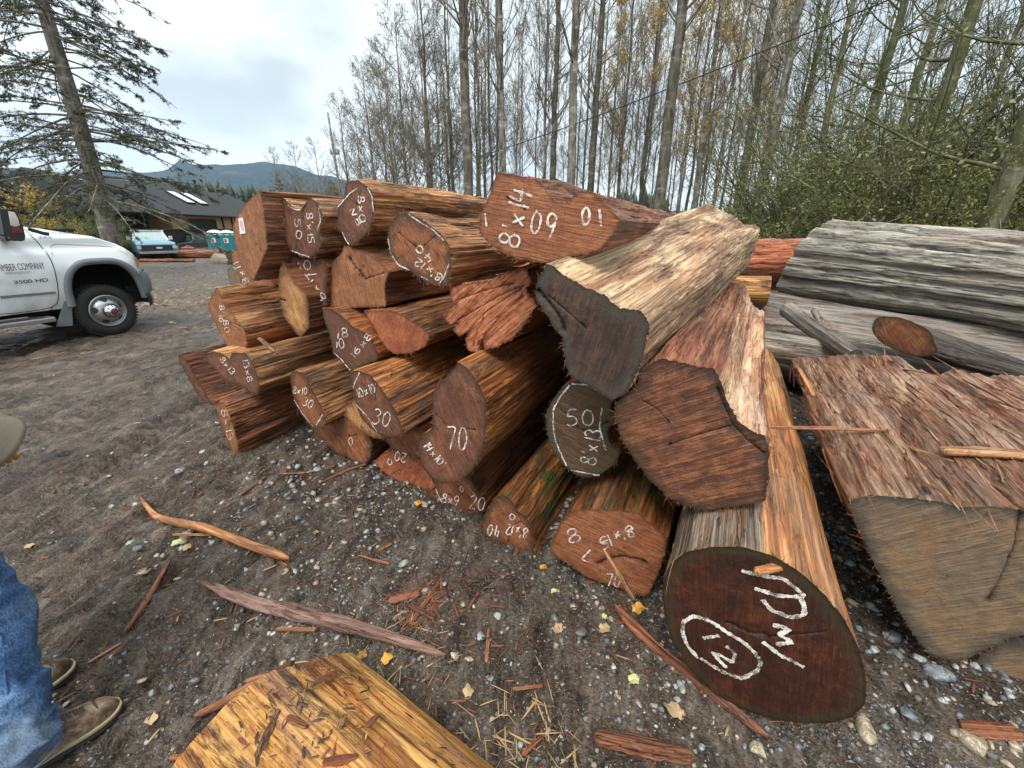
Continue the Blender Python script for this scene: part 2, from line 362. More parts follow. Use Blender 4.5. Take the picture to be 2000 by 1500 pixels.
def resample(P, n, closed=True):
    P = np.asarray(P, float)
    if closed: P = np.vstack([P, P[:1]])
    d = np.r_[0, np.cumsum(np.linalg.norm(np.diff(P, axis=0), axis=1))]
    t = np.linspace(0, d[-1], n+1)[:-1] if closed else np.linspace(0, d[-1], n)
    return np.stack([np.interp(t, d, P[:, k]) for k in range(P.shape[1])], 1)
def ribbons(strokes, tofn, width, seed=0):
    """chalk strokes laid 2 mm proud of the sawn face; tofn maps pixel -> local point on the face plane"""
    mb = MB(); k = 0
    for st in strokes:
        P = np.array([tofn(*p) for p in st]); seg = np.linalg.norm(np.diff(P, axis=0), axis=1).sum()
        n = max(6, int(seg/.0035)); P = resample(P, n, False)
        for _s in range(1+min(14, n//9)): P[1:-1] = .25*P[:-2]+.5*P[1:-1]+.25*P[2:]
        P[:, :2] += .0018*np.stack([vn(np.stack([np.arange(n)*.15, np.full(n, k*7.+seed), np.zeros(n)], 1), 3), vn(np.stack([np.arange(n)*.15, np.full(n, k*7.+seed), np.ones(n)*9], 1), 5)], 1)
        T = np.gradient(P, axis=0); T /= np.linalg.norm(T, axis=1)[:, None]+1e-9
        wv = width*(.47+.20*vn(np.stack([np.arange(n)*.8, np.full(n, k*3.), np.full(n, float(seed))], 1)))
        Nn = np.stack([-T[:, 1], T[:, 0], np.zeros(n)], 1); Nn /= np.linalg.norm(Nn, axis=1)[:, None]+1e-9
        V = np.concatenate([P+Nn*wv[:, None], P-Nn*wv[:, None]])
        mb.add(V, [(i, i+1, n+i+1, n+i) for i in range(n-1)]); k += 1
    return mb

def seg_dist(p, A, B):
    d = B-A; L = (d**2).sum(-1)+1e-12
    t = np.clip(((p[:, None]-A)*d).sum(-1)/L, 0, 1); return np.linalg.norm(p[:, None]-(A+t[..., None]*d), axis=2).min(1)

def frame(P0, d):
    Z = d/np.linalg.norm(d); X = np.cross(np.array([0, 0, 1.]), Z); X /= np.linalg.norm(X); Y = np.cross(Z, X)
    M = Matrix(((X[0], Y[0], Z[0], P0[0]), (X[1], Y[1], Z[1], P0[1]), (X[2], Y[2], Z[2], P0[2]), (0, 0, 0, 1)))
    return M, np.stack([X, Y, Z])       # rows: local axes
SEED = [0]
def body(out, z0, L, taper, amp, seed, NL, farcut=0.0, bend=0.0, grow=.04, ft=0.0):
    """skin of a trunk: outline (N,2) at depth z0(N) extruded along Z with fibrous relief"""
    N = len(out); cen = out.mean(0)
    u = np.linspace(0, 1, NL)**1.5
    ref = out-cen; R = np.linalg.norm(ref, axis=1).mean()
    nx = np.roll(out, -1, 0)-np.roll(out, 1, 0); nrm = np.stack([nx[:, 1], -nx[:, 0]], 1); nrm /= np.linalg.norm(nrm, axis=1)[:, None]+1e-9
    ar = .5*np.sum(out[:, 0]*np.roll(out[:, 1], -1)-np.roll(out[:, 0], -1)*out[:, 1])
    if ar < 0: nrm = -nrm
    zz = z0[None]+u[:, None]*(L-z0[None])
    far = farcut*vn(np.stack([out[:, 0]*9, out[:, 1]*9, np.full(N, seed*.7)], 1), 5)
    zz = zz+(far+ft*out[:, 1])[None]*(u[:, None]**3)
    P = np.stack([np.broadcast_to(out[None, :, 0], zz.shape), np.broadcast_to(out[None, :, 1], zz.shape), zz], -1)
    q = P*np.array([1, 1, 1.])+seed*3.7
    f = .55*fbm(q*np.array([9, 9, 1.1]), 3, seed)+.50*(1-2*np.abs(fbm(q*np.array([34, 34, 1.7]), 3, seed+5)))-.25
    g2 = fbm(q*np.array([26, 26, 2.6]), 3, seed+23); f = f-.9*np.clip(.09-np.abs(g2), 0, .09)/.09*(fbm(q*2.5, 2, seed+40) > -.1)   # long checks
    f = f+.55*fbm(q*np.array([60, 60, 3.5]), 2, seed+9)
    ly = fbm(q*np.array([15, 15, 2.2]), 3, seed+31)*4.5; fr_ = ly-np.floor(ly); f = f+.55*(np.floor(ly)+np.clip((fr_-.82)/.18, 0, 1))/2.2   # peeling layers
    rim = np.clip((zz-z0[None])/grow, 0, 1)
    big = fbm(q*np.array([3, 3, .9]), 2, seed+11)+.5*fbm(q*np.array([7, 7, 2.5]), 2, seed+12)
    off = amp*f*rim+amp*2.2*big*np.clip((zz-z0[None])/.25, 0, 1)
    sc = 1+(taper-1)*u[:, None]
    P[..., :2] = cen+(P[..., :2]-cen)*sc[..., None]+nrm[None]*off[..., None]
    P[..., 1] += bend*(u[:, None]**2)
    V = P.reshape(-1, 3); j = np.arange(N); F_ = []
    for i in range(NL-1): F_.append(np.stack([i*N+j, i*N+(j+1) % N, (i+1)*N+(j+1) % N, (i+1)*N+j], 1))
    F_ = np.concatenate(F_)
    if ar > 0: F_ = F_[:, ::1]
    return V, F_, P[-1]
def cap(out2, zfn, mat, parent, cracks=(), name='cut_end', seed=0, dens=.016, sign=1, rough=.0015):
    """end face: constrained triangulation of the outline with interior points; attributes edge / crack"""
    mn, mx = out2.min(0), out2.max(0); n = len(out2)
    step = max(dens, math.sqrt((mx-mn).prod()/3500))
    gx, gy = np.meshgrid(np.arange(mn[0], mx[0], step), np.arange(mn[1], mx[1], step)); g = np.stack([gx.ravel(), gy.ravel()], 1)
    g += RNG.uniform(-.3, .3, g.shape)*step
    A, B = out2, np.roll(out2, -1, 0)
    g = g[seg_dist(g, A, B) > step*.45]
    ins = np.zeros(len(g), bool)
    for a, b in zip(A, B):
        c = ((a[1] > g[:, 1]) != (b[1] > g[:, 1])) & (g[:, 0] < (b[0]-a[0])*(g[:, 1]-a[1])/(b[1]-a[1]+1e-12)+a[0]); ins ^= c
    g = g[ins]; extra = []
    for cr, w in cracks:
        c = resample(np.array(cr)[:, :2], 40, False); c[1:-1] += .35*w*RNG.normal(size=(38, 2)); t = np.gradient(c, axis=0); t /= np.linalg.norm(t, axis=1)[:, None]; nn = np.stack([-t[:, 1], t[:, 0]], 1)
        k = np.sin(np.linspace(.1, math.pi-.1, 40))[:, None]*w
        g = g[seg_dist(g, c[:-1], c[1:]) > w*1.4]
        extra.append((c, w)); g = np.vstack([g, c, c+nn*k, c-nn*k])
    P = np.vstack([out2, g])
    vo, eo, fo, *_ = geometry.delaunay_2d_cdt([Vector(p) for p in P], [(i, (i+1) % n) for i in range(n)], [], 1, 1e-6)
    V2 = np.array([v[:] for v in vo]); ed = seg_dist(V2, A, B); ckv = np.zeros(len(V2)); dz = np.zeros(len(V2))
    for c, w in extra:
        d = seg_dist(V2, c[:-1], c[1:]); m = np.clip(1-d/(w*.8), 0, 1)*(ed > .004); dz += m*w*3.; ckv = np.maximum(ckv, m)
    q = np.c_[V2, np.zeros(len(V2))]
    dz += (rough*fbm(q*40, 3, seed)+rough*1.5*fbm(q*9, 2, seed+3))*np.clip(ed/.02, 0, 1)
    V = np.c_[V2, zfn(V2)+sign*dz]
    fs = [tuple(f) for f in fo]
    f0 = V[list(fs[0])]; 
    o = mkobj(name, V, fs, mat, parent, True)
    for nm_, val in (('edge', ed), ('crack', ckv)):
        at = o.data.attributes.new(nm_, 'FLOAT', 'POINT'); at.data.foreach_set('value', val.astype(np.float32))
    return o
def fibres(parent, V, N, NL, d, n, mat, seed, ln=(.015, .075), w=.0011, lift=.008, name='loose_fibres'):
    """torn strands standing off the trunk's skin"""
    rng = np.random.default_rng(seed); mb = MB(); G = V.reshape(NL, N, 3)
    cen = G.mean(1)
    for _ in range(n):
        i = min(NL-2, int(NL*rng.random()**.67)); j = rng.integers(0, N); p = G[i, j]; r = p-cen[i]; r /= np.linalg.norm(r)+1e-9
        if name == 'loose_slivers' and r[1] < .35: continue
        l = rng.uniform(*ln); dr = np.array([0, 0, 1.])*rng.choice([-1, 1])+rng.normal(size=3)*(.3 if name == 'loose_fibres' else .10); dr /= np.linalg.norm(dr)
        t = np.linspace(0, 1, 4)[:, None]
        pts = p+dr*l*t+r*lift*rng.uniform(.2, 1)*np.sin(t*math.pi*rng.uniform(.4, 1))+r*.002
        sd = np.cross(dr, r); sd /= np.linalg.norm(sd)+1e-9; ww = w*rng.uniform(.5, 2)*(1-t*.7)
        mb.add(np.concatenate([pts+sd*ww, pts-sd*ww]), [(a, a+1, 5+a, 4+a) for a in range(3)])
    o = mb.build(name, mat, parent); o['kind'] = 'stuff'; return o

def log(label, px, s, side='orange', end='rust', vp=(1420, 447), L=3.2, rot=0, taper=.97, amp=.008, chalk=(), cw=.0075, cracks=(), n=240,
        NL=70, name='cedar_log', group='sawn cedar logs in the pile', jag=.0045, fib=0, farcut=.03, farend=None, bend=0, zrot=0, tw=.75, cat='log', side2=None):
    """a log whose near end shows the outline px; the end lies in the upright plane at depth s along the stack's axis"""
    SEED[0] += 1; sd = SEED[0]
    px = np.array(px, float); c = px.mean(0); a = azv(AZ0); r = ray(*c); P0 = CAM+r*((s)/r.dot(a))
    nrm = azv(AZ0+rot); nrm = nrm*math.cos(rad(zrot))+np.array([0, 0, 1.])*math.sin(rad(zrot))
    d = ray(*vp); d /= np.linalg.norm(d)
    M, R = frame(P0, d)
    nl = R@nrm
    def tol(x, y, off=0.0):
        rr = ray(x, y); P = CAM+rr*(nrm.dot(P0-CAM)/nrm.dot(rr)); return R@(P-P0-nrm*off)
    q = np.array([tol(*p) for p in px])
    o4 = resample(np.c_[q[:, :2]], n); dd_ = np.r_[0, np.cumsum(np.linalg.norm(np.diff(np.vstack([q[:, :2], q[:1, :2]]), axis=0), axis=1))]; tt_ = np.linspace(0, dd_[-1], n+1)[:-1]; pxo = np.stack([np.interp(tt_, dd_, np.r_[px[:, k_], px[0, k_]]) for k_ in (0, 1)], 1); o2 = o4
    # soften corners a little, then add the torn outline
    for _ in range(2): o2 = .25*np.roll(o2, 1, 0)+.5*o2+.25*np.roll(o2, -1, 0)
    tt = np.gradient(o2, axis=0); nn = np.stack([tt[:, 1], -tt[:, 0]], 1); nn /= np.linalg.norm(nn, axis=1)[:, None]+1e-9
    k = np.arange(n)/n; cyc = np.stack([np.cos(k*2*np.pi)*n/14, np.sin(k*2*np.pi)*n/14, np.full(n, sd*1.3)], 1)
    o2 = o2+nn*(jag*(fbm(cyc, 3, sd)+.8*vn(cyc*3.5, sd+2)))[:, None]
    zf = lambda p: -(nl[0]*p[:, 0]+nl[1]*p[:, 1])/nl[2]
    z0_at = lambda p: -(nl[0]*p[0]+nl[1]*p[1])/nl[2]
    root = empty(name, mat=M, label=label, cat=cat, group=group)
    z0 = zf(o2); V, Fc, last = body(o2, z0, L, taper, amp, sd, NL, farcut, bend)
    mi = None
    if side2:
        hit = np.array([bool(side2[1](*p)) for p in pxo]); mi = np.tile(hit.astype(int), NL-1)
    tr = mkobj('trunk', V, Fc, None if side2 else W[side], root, True, [W[side], W[side2[0]]] if side2 else None, mi)
    ck = [([tol(*p) for p in st], w) for st, w in cracks]
    rg = np.random.default_rng(sd+900); cc = o2.mean(0)
    for _c in range(rg.integers(0, 3)):
        e_ = o2[rg.integers(0, len(o2))]; a_ = cc+(e_-cc)*rg.uniform(.05, .4); b_ = cc+(e_-cc)*rg.uniform(.6, .93); m_ = (a_+b_)/2+rg.normal(0, .006, 2); ck.append(([tuple(a_), tuple(m_), tuple(b_)], rg.uniform(.0007, .0015)))
    rimf = MB()
    for _f in range(int(110*np.linalg.norm(o2.max(0)-o2.min(0))/.5)):
        i_ = rg.integers(0, len(o2)); p_ = o2[i_]; o_ = (p_-cc)/np.linalg.norm(p_-cc); o_ = o_+rg.normal(0, .9, 2); ln_ = rg.uniform(.004, .017)*(1+2*(rg.random() < .06)); q0 = np.array([*p_, z0_at(p_)+.001]); q1 = q0+np.array([*(o_*ln_), rg.normal(-.001, .006)]); w_ = np.array([-o_[1], o_[0], 0])/(np.linalg.norm(o_)+1e-6)*rg.uniform(.0005, .0013)
        rimf.add([q0+w_, q1, q0-w_], [(0, 1, 2)])
    o_r = rimf.build('torn_fibres', W['cut'] if side in ('pale', 'tan', 'yellow', 'shred') else W['orange'], root); o_r['kind'] = 'stuff'
    cap(o2, zf, E[end], root, ck, seed=sd)
    cf_ = np.linalg.lstsq(np.c_[last[:, :2], np.ones(len(last))], last[:, 2], rcond=None)[0]; fo = cap(last[:, :2], lambda p: np.c_[p, np.ones(len(p))]@cf_, E[farend or end], root, name='far_end', seed=sd+50)
    # stitch: sink the far cap's rim to the skin
    nfo = len(last); co = np.empty(len(fo.data.vertices)*3, np.float32); fo.data.vertices.foreach_get('co', co); co = co.reshape(-1, 3)
    co[:nfo, 2] = last[:, 2]; fo.data.vertices.foreach_set('co', co.ravel())
    if chalk:
        f3 = lambda x, y: tol(x, y, .0035)
        ribbons(chalk, f3, cw, sd).build('chalk_writing', CHALK, root)
    if L > 2.3: fibres(root, V, n, NL, d, 34, W[side], sd+70, (.04, .20), .0035, .012, 'peeling_strips')
    if name == 'rotten_log' and fib:
        for m_, n_, ln_, w_ in (('cut', 160, (.08, .4), .0028), ('brown', 260, (.10, .4), .0045), ('redbark', 140, (.08, .3), .0035), ('black', 60, (.06, .25), .004)): fibres(root, V, n, NL, d, n_, W[m_], sd+n_, ln_, w_, .009, 'loose_slivers')
    if fib: fibres(root, V, n, NL, d, fib, W['cut'] if side in ('pale', 'cut', 'yellow') else W[side], sd)
    root['_n'] = sd; del root['_n']
    return root, tol

def log3(label, A, B, ra, rb, side='grey', end='greygreen', name='weathered_log', group='weathered logs behind the pile', n=150, NL=70, amp=.010, sq=(1, 1), lob=.10, fib=0, farcut=.03, tilt=0, cat='log', seed=None, grooves=(), ft=0.0):
    """a log from centre A to centre B (world metres) with radii ra, rb"""
    SEED[0] += 1; sd = SEED[0] if seed is None else seed
    A = np.array(A, float); B = np.array(B, float); d = B-A; L = np.linalg.norm(d); M, R = frame(A, d)
    th = np.arange(n)*2*np.pi/n; cyc = np.stack([np.cos(th)*1.1, np.sin(th)*1.1, np.full(n, sd*2.1)], 1)
    r = ra*(1+lob*fbm(cyc, 2, sd)*2+.02*fbm(cyc*6, 2, sd))
    for ga, gw, gd in grooves:
        da = (th-rad(ga)+np.pi) % (2*np.pi)-np.pi; r = r-gd*np.exp(-(np.abs(da)/rad(gw))**1.3)
    o2 = np.stack([r*np.cos(th)*sq[0], r*np.sin(th)*sq[1]], 1)
    root = empty(name, mat=M, label=label, cat=cat, group=group)
    zf = lambda p: p[:, 0]*math.tan(rad(tilt)) if tilt else np.zeros(len(p))
    V, Fc, last = body(o2, zf(o2), L, rb/ra, amp, sd, NL, farcut, ft=ft)
    mkobj('trunk', V, Fc, W[side], root, True)
    cap(o2, zf, E[end], root, seed=sd)
    cf_ = np.linalg.lstsq(np.c_[last[:, :2], np.ones(len(last))], last[:, 2], rcond=None)[0]; fo = cap(last[:, :2], lambda p: np.c_[p, np.ones(len(p))]@cf_, E[end], root, name='far_end', seed=sd+50)
    co = np.empty(len(fo.data.vertices)*3, np.float32); fo.data.vertices.foreach_get('co', co); co = co.reshape(-1, 3)
    co[:len(last), 2] = last[:, 2]; fo.data.vertices.foreach_set('co', co.ravel())
    if fib: fibres(root, V, n, NL, d, fib, W[side], sd)
    return root
def Z(k):
    ox, oy, sc = {1: (340, 320, 3.2258), 2: (600, 560, 3.3333), 3: (800, 320, 2.7778), 4: (900, 800, 2.439), 6: (1400, 700, 1.875), 5: (1400, 400, 3.3333)}[k]
    return lambda pts: [(ox+x/sc, oy+y/sc) for x, y in pts]
def ZT(k, t, o, r, h):
    sc = {1: 3.2258, 2: 3.3333, 3: 2.7778, 4: 2.439}[k]
    return letters(t, Z(k)([o])[0], (r[0]/sc, r[1]/sc), h/sc)
z1, z2, z3, z4, z5, z6 = Z(1), Z(2), Z(3), Z(4), Z(5), Z(6)

# ------------------------------------------------------------------ the pile
LOGS = {}
r, tA = log('square-edged cedar log with a white paper tag, top left of the pile',
    [(510,372),(497,381),(478,400),(462,425),(455,440),(457,470),(465,500),(475,520),(487,540),(495,549),(508,518),(522,485),(517,430)], 1.75, 'redbark', 'bronze', L=3.4)
LOGS['A'] = (r, tA)
log("cedar log with a notched top chalked 50 and 8'x15, beside the tagged log",
    z1([(670,225),(690,215),(740,265),(795,295),(830,245),(860,210),(905,250),(940,330),(925,400),(915,450),(930,500),(910,550),(850,592),(800,590),(770,560),(720,540),(690,480),(680,400)]), 1.88, 'tan', 'mauve',
    chalk=ZT(1,'50',(762,345),(8,95),38)+ZT(1,"8'x15",(835,308),(4,72),42)+[z1([(695,345),(690,410),(688,490)]), z1([(720,262),(770,290),(800,290)]), z1([(745,545),(800,570),(855,585)]), z1([(915,280),(925,360),(905,420)])])
log('long orange topped cedar log high on the pile chalked 8x0 and N8',
    z1([(1085,118),(1110,106),(1160,103),(1215,140),(1250,180),(1262,260),(1255,350),(1222,430),(1170,480),(1120,522),(1085,490),(1060,440),(1015,400),(1030,370),(1030,270),(1075,205),(1078,150)]), 1.95, 'tan', 'mauve', amp=.011,
    chalk=ZT(1,'8x0',(1160,200),(4,85),42)+ZT(1,'N8',(1105,290),(40,75),35)+[z1([(1160,152),(1100,195),(1035,272)]), z1([(1062,430),(1085,480),(1105,508)]), z1([(1220,150),(1248,200),(1258,300)])], L=3.6, fib=60)
log("cedar log chalked 8'x12 and 40 upside down inside a chalk outline",
    z1([(1365,370),(1400,320),(1470,305),(1560,350),(1640,410),(1700,460),(1735,520),(1745,640),(1735,730),(1725,770),(1610,760),(1520,700),(1480,670),(1430,650),(1380,600),(1360,560),(1350,480),(1350,420)]), 1.72, 'tan', 'rust', amp=.011, fib=60,
    chalk=ZT(1,"8'x12",(1700,705),(-60,-42),48)+ZT(1,'40',(1640,590),(-70,-62),44)+[z1([(1475,312),(1540,360),(1640,420),(1700,480)]), z1([(1352,470),(1365,560),(1420,640),(1490,670)]), z1([(1735,630),(1710,700),(1672,762)]), z1([(1560,710),(1605,735)])])
log("widest top log with a notched edge chalked 8'x14, 09 and a small 0",
    z3([(480,45),(600,65),(700,90),(735,130),(770,180),(800,210),(870,205),(905,160),(940,145),(1000,155),(1060,215),(1100,260),(1145,300),(1110,370),(1040,460),(950,490),(850,510),(740,540),(600,520),(520,490),(440,440),(390,390),(375,360),(385,280),(430,180),(455,100)]), 1.6, 'redbark', 'cleaned', amp=.012, L=3.0, fib=120,
    chalk=ZT(3,"8'x14",(590,460),(30,-115),115)+ZT(3,'0',(650,375),(90,15),125)+ZT(3,'9',(725,400),(100,18),140)+ZT(3,'0',(930,330),(80,8),95)+[z3([(1032,245),(1040,340)]), z3([(410,270),(420,340)])], cw=.009)
log('huge pale weathered log with a dark greyed end lying across the top of the pile',
    z3([(740,545),(790,560),(830,600),(900,640),(1000,690),(1060,710),(1100,750),(1140,780),(1190,785),(1250,800),(1290,840),(1300,900),(1280,980),(1270,1040),(1250,1100),(1225,1150),(1200,1210),(1170,1250),(1100,1285),(1040,1250),(960,1200),(880,1160),(850,1100),(830,1000),(825,930),(790,900),(750,830),(700,760),(680,700),(685,650),(715,600)]), 1.42, 'pale', 'dusk', vp=(1595,343), L=3.1, amp=.008, taper=1.25, n=300, NL=110, jag=.005, fib=260, farcut=.06,
    cracks=[(z3([(690,690),(760,760),(810,820),(830,900)]), .006)])
log('red cedar butt with its end torn into splayed fingers',
    z3([(220,690),(260,660),(350,640),(440,630),(500,595),(640,560),(655,640),(630,690),(690,770),(640,850),(560,950),(480,990),(405,1010),(400,960),(420,930),(385,960),(370,1020),(335,1022),(310,1000),(300,950),(325,900),(270,940),(235,905),(262,860),(215,868),(188,850),(190,808),(265,765),(230,740)]), 1.72, 'orange', 'fan', n=320, jag=.006, amp=.012, cracks=[(z3([(620,660),(480,720),(260,850)]), .0016), (z3([(600,680),(420,800),(300,930)]), .0016), (z3([(610,720),(480,840),(370,980)]), .0016), (z3([(560,650),(400,690),(240,745)]), .0016)])
log("cedar log chalked 8x14 and 60, below the log chalked 50",
    z1([(740,565),(790,600),(870,597),(940,600),(965,650),(955,780),(962,890),(940,897),(840,820),(760,740),(710,660),(720,590)]), 1.93, 'brown', 'mauve',
    chalk=ZT(1,'8x14',(965,845),(-50,-68),45)+ZT(1,'60',(768,690),(75,-20),60)+[z1([(850,700),(900,695)])])
log('slim golden cedar end with a short black nick, beneath the log chalked 60',
    z1([(690,625),(710,660),(760,740),(835,820),(840,880),(850,980),(850,1030),(800,1090),(780,1080),(730,1010),(690,960),(665,850),(655,750),(665,660)]), 1.83, 'brown', 'tan', cracks=[(z1([(672,855),(700,862)]), .005)])
log('smooth brown cedar end with one short black knot crack, at the heart of the pile',
    z1([(965,650),(1000,610),(1050,570),(1070,520),(1100,515),(1150,540),(1200,555),(1260,590),(1310,630),(1355,680),(1330,750),(1330,840),(1335,880),(1330,900),(1150,906),(980,912),(957,880),(957,780)]), 1.97, 'brown', 'bronze', cracks=[(z1([(1100,595),(1130,640),(1165,680),(1195,720)]), .009)])
log("hollow-topped cedar log chalked 8'16 and 80 on the left of the pile",
    z1([(215,890),(240,820),(270,775),(285,800),(300,850),(330,905),(380,960),(440,1035),(457,1090),(458,1150),(400,1158),(345,1162),(300,1090),(260,1000),(215,915)]), 1.90, 'tan', 'bronze', L=2.6, amp=.01,
    chalk=ZT(1,"8'16",(288,890),(0,52),32)+ZT(1,'80',(310,985),(8,58),34))
log('low plain cedar log with a narrow end, far left of the bottom row',
    [(347,695),(354,690),(372,718),(398,760),(420,800),(428,812),(412,803),(382,765),(360,725)], 2.05, 'brown', 'mauve', rot=-18, L=2.4)
log("double lobed cedar log chalked 8x13 and 13x8, third row on the left",
    z1([(195,1200),(240,1180),(290,1190),(330,1212),(350,1232),(367,1190),(450,1190),(490,1240),(520,1320),(540,1400),(530,1452),(480,1442),(430,1400),(350,1382),(300,1350),(260,1290),(220,1260)]), 1.72, 'tan', 'mauve', L=2.8, amp=.011, fib=80,
    chalk=ZT(1,'8x13',(288,1235),(32,38),36)+ZT(1,'13x8',(432,1225),(14,62),34))
log("weathered brown cedar log chalked 8x13 at the left foot of the pile",
    [(422,792),(428,784),(438,790),(447,806),(456,832),(465,868),(465,898),(455,888),(440,850),(428,820)], 1.55, 'brown', 'bronze', L=2.6, rot=-8, amp=.01,
    chalk=letters('8x13', (432,800), (6,25), 12), fib=50)
log("short cedar end chalked 8x10 and 30 beside the log chalked 10x10",
    [(567,730),(575,724),(592,728),(604,748),(615,770),(628,795),(638,822),(635,832),(615,840),(598,822),(582,798),(570,765)], 1.74, 'tan', 'rust', L=2.4, amp=.01, fib=60,
    chalk=letters('8x10', (573,768), (11,1), 14)+letters('30', (590,790), (13,6), 17)+[[(575,780),(592,808),(612,832)], [(632,808),(618,830)]])
log("orange cedar log with mossy streaks chalked 10x10' and a big 30",
    z2([(275,560),(290,545),(350,550),(400,570),(470,640),(530,730),(570,800),(600,870),(630,960),(560,985),(480,970),(410,920),(350,850),(315,760),(300,660),(280,600)]), 1.62, 'greened', 'mauve', n=260, NL=90, fib=150, amp=.009,
    chalk=ZT(2,"10x10'",(330,725),(42,-14),58)+ZT(2,'30',(420,885),(78,22),100)+[z2([(345,558),(318,610),(300,662)]), z2([(318,762),(400,850),(455,945)])])
log("big cedar log with a mauve brown end chalked 70 and 14x10'",
    z2([(980,485),(1040,530),(1090,590),(1130,660),(1165,740),(1168,900),(1150,1030),(1110,1130),(1050,1220),(970,1280),(880,1280),(800,1240),(750,1170),(725,1080),(720,1000),(765,955),(812,925),(818,850),(810,700),(850,640),(900,590),(950,540)]), 1.52, 'orange', 'mauve', n=280, NL=100, fib=180, amp=.009,
    chalk=ZT(2,'70',(905,1055),(95,8),150)+ZT(2,"14x10'",(752,1030),(37,46),52), cw=.008)
log("dark round cedar end chalked 50 and 8'x13 inside a chalk outline",
    [(1100,755),(1130,742),(1160,750),(1192,780),(1197,820),(1186,845),(1190,865),(1212,880),(1204,905),(1175,925),(1145,933),(1125,928),(1100,908),(1080,882),(1068,845),(1066,810),(1078,783)], 1.72, 'brown', 'olive',
    chalk=ZT(2,'5',(1690,905),(125,-5),108)+ZT(2,'0',(1790,905),(130,0),105)+ZT(2,"8'x13",(1880,1165),(15,-85),108)+[z2([(1712,640),(1650,710),(1605,800),(1600,900),(1620,1010),(1655,1090),(1692,1165)]), z2([(1720,633),(1825,636)]), z2([(1920,780),(1905,900),(1920,990),(1945,1062)]), z2([(1720,1190),(1810,1210),(1905,1226)])])
log('large blank log end with diagonal saw streaks, resting on the lowest right log',
    [(1250,727),(1271,709),(1293,700),(1318,705),(1361,716),(1394,720),(1408,745),(1419,781),(1444,824),(1469,842),(1495,852),(1502,880),(1500,923),(1494,980),(1453,986),(1392,996),(1359,993),(1310,976),(1269,939),(1236,894),(1215,861),(1199,812),(1202,788),(1220,768),(1245,755)], 1.44, 'redbark', 'saw', vp=(1492,447), n=300, NL=100, fib=260, L=2.6, amp=.010, cracks=[([(1400,760),(1418,800),(1432,830),(1460,860),(1490,885)], .0022), ([(1310,868),(1360,850),(1428,832)], .0014)], side2=('cream', lambda x, y: x > 1404 and y < 856))
log('lowest right log with a wet dark red end chalked with a circled 2',
    [(1293,1160),(1297,1130),(1310,1100),(1340,1078),(1390,1068),(1450,1068),(1510,1085),(1560,1115),(1610,1160),(1650,1210),(1680,1270),(1693,1330),(1690,1375),(1665,1400),(1620,1413),(1560,1413),(1500,1402),(1440,1382),(1390,1350),(1345,1305),(1310,1250),(1298,1200)], 1.24, 'glossy', 'wet', vp=(1452,447), n=320, NL=110, L=3.6, amp=.006, jag=.0015, cw=.0145, fib=160, taper=.92, side2=('dusty', lambda x, y: x < 1490 and y < 1200),
    chalk=[z4([(1335,765),(1400,782),(1450,790),(1530,800),(1590,840),(1635,885),(1590,890),(1500,880),(1400,848)]), z4([(1440,900),(1480,950),(1560,985),(1635,975),(1637,930),(1615,895)]), z4([(1485,1020),(1570,1042),(1512,1068),(1585,1108),(1500,1112)]), z4([(1435,1100),(1530,1170),(1635,1222)]),
           z4([(1130,1180),(1085,1130),(1055,1060),(1062,1005),(1110,980),(1180,1000),(1260,1050),(1340,1100),(1400,1150),(1428,1200),(1408,1245),(1340,1277),(1260,1252),(1190,1212),(1140,1178)]), z4([(1155,1085),(1230,1070)]), z4([(1262,1120),(1308,1162),(1290,1198),(1245,1172),(1195,1148),(1230,1192),(1265,1225)])],
    cracks=[(z4([(1290,1030),(1380,1065),(1450,1075)]), .005)])
log("cedar log with a curved black split chalked 78, 8'x15 and 70 on the ground",
    z4([(430,640),(460,570),(500,510),(560,480),(650,473),(760,480),(850,490),(900,540),(960,590),(978,620),(975,680),(950,760),(900,870),(880,892),(840,882),(780,862),(700,830),(600,800),(520,740),(470,710),(430,680)]), 1.56, 'mossy', 'cleaned', n=260, NL=90, fib=160, amp=.009,
    chalk=ZT(4,'8',(520,640),(95,-35),68)+ZT(4,'7',(635,675),(-60,-30),60)+ZT(4,"8'x15",(830,560),(-62,28),-1)+ZT(4,"8'x15",(812,545),(-58,25),58)+ZT(4,'70',(690,835),(48,8),58), cracks=[(z4([(650,740),(700,712),(760,700),(820,710),(885,735)]), .008)])
log("small cedar log chalked 40, 0 and 8'x12 upside down at the pile's foot",
    z4([(95,550),(120,490),(160,420),(200,405),(240,430),(270,480),(310,510),(335,560),(350,620),(345,660),(372,716),(300,692),(200,642),(130,612),(100,590)]), 1.62, 'mossy', 'rust', n=240, NL=90, fib=120, amp=.009,
    chalk=ZT(4,'40',(190,555),(-40,-8),52)+ZT(4,"8'x12",(325,565),(-38,-8),50)+ZT(4,'0',(232,522),(45,5),28))
log("low cedar end chalked 8x9 and 20 between the logs chalked 70 and 40",
    z2([(780,1340),(830,1300),(860,1240),(950,1200),(1050,1230),(1110,1330),(1162,1420),(1160,1460),(1080,1492),(1020,1490),(960,1452),(880,1412),(800,1372)]), 1.77, 'brown', 'rust',
    chalk=ZT(2,'8x9',(872,1400),(55,12),62)+ZT(2,'20',(1052,1440),(70,14),88)+ZT(2,'0',(995,1335),(40,0),40)+[z2([(838,1312),(880,1410)]), z2([(1050,1292),(1075,1330),(1105,1372)])], fib=60)
log('reddish cedar end with a small chalk 0, left foot of the log chalked 70',
    z2([(430,1140),(500,1080),(560,1060),(640,1070),(720,1100),(780,1190),(835,1300),(780,1325),(680,1310),(600,1270),(530,1230),(470,1180)]), 1.85, 'brown', 'red', chalk=ZT(2,'0',(525,1160),(50,0),42))
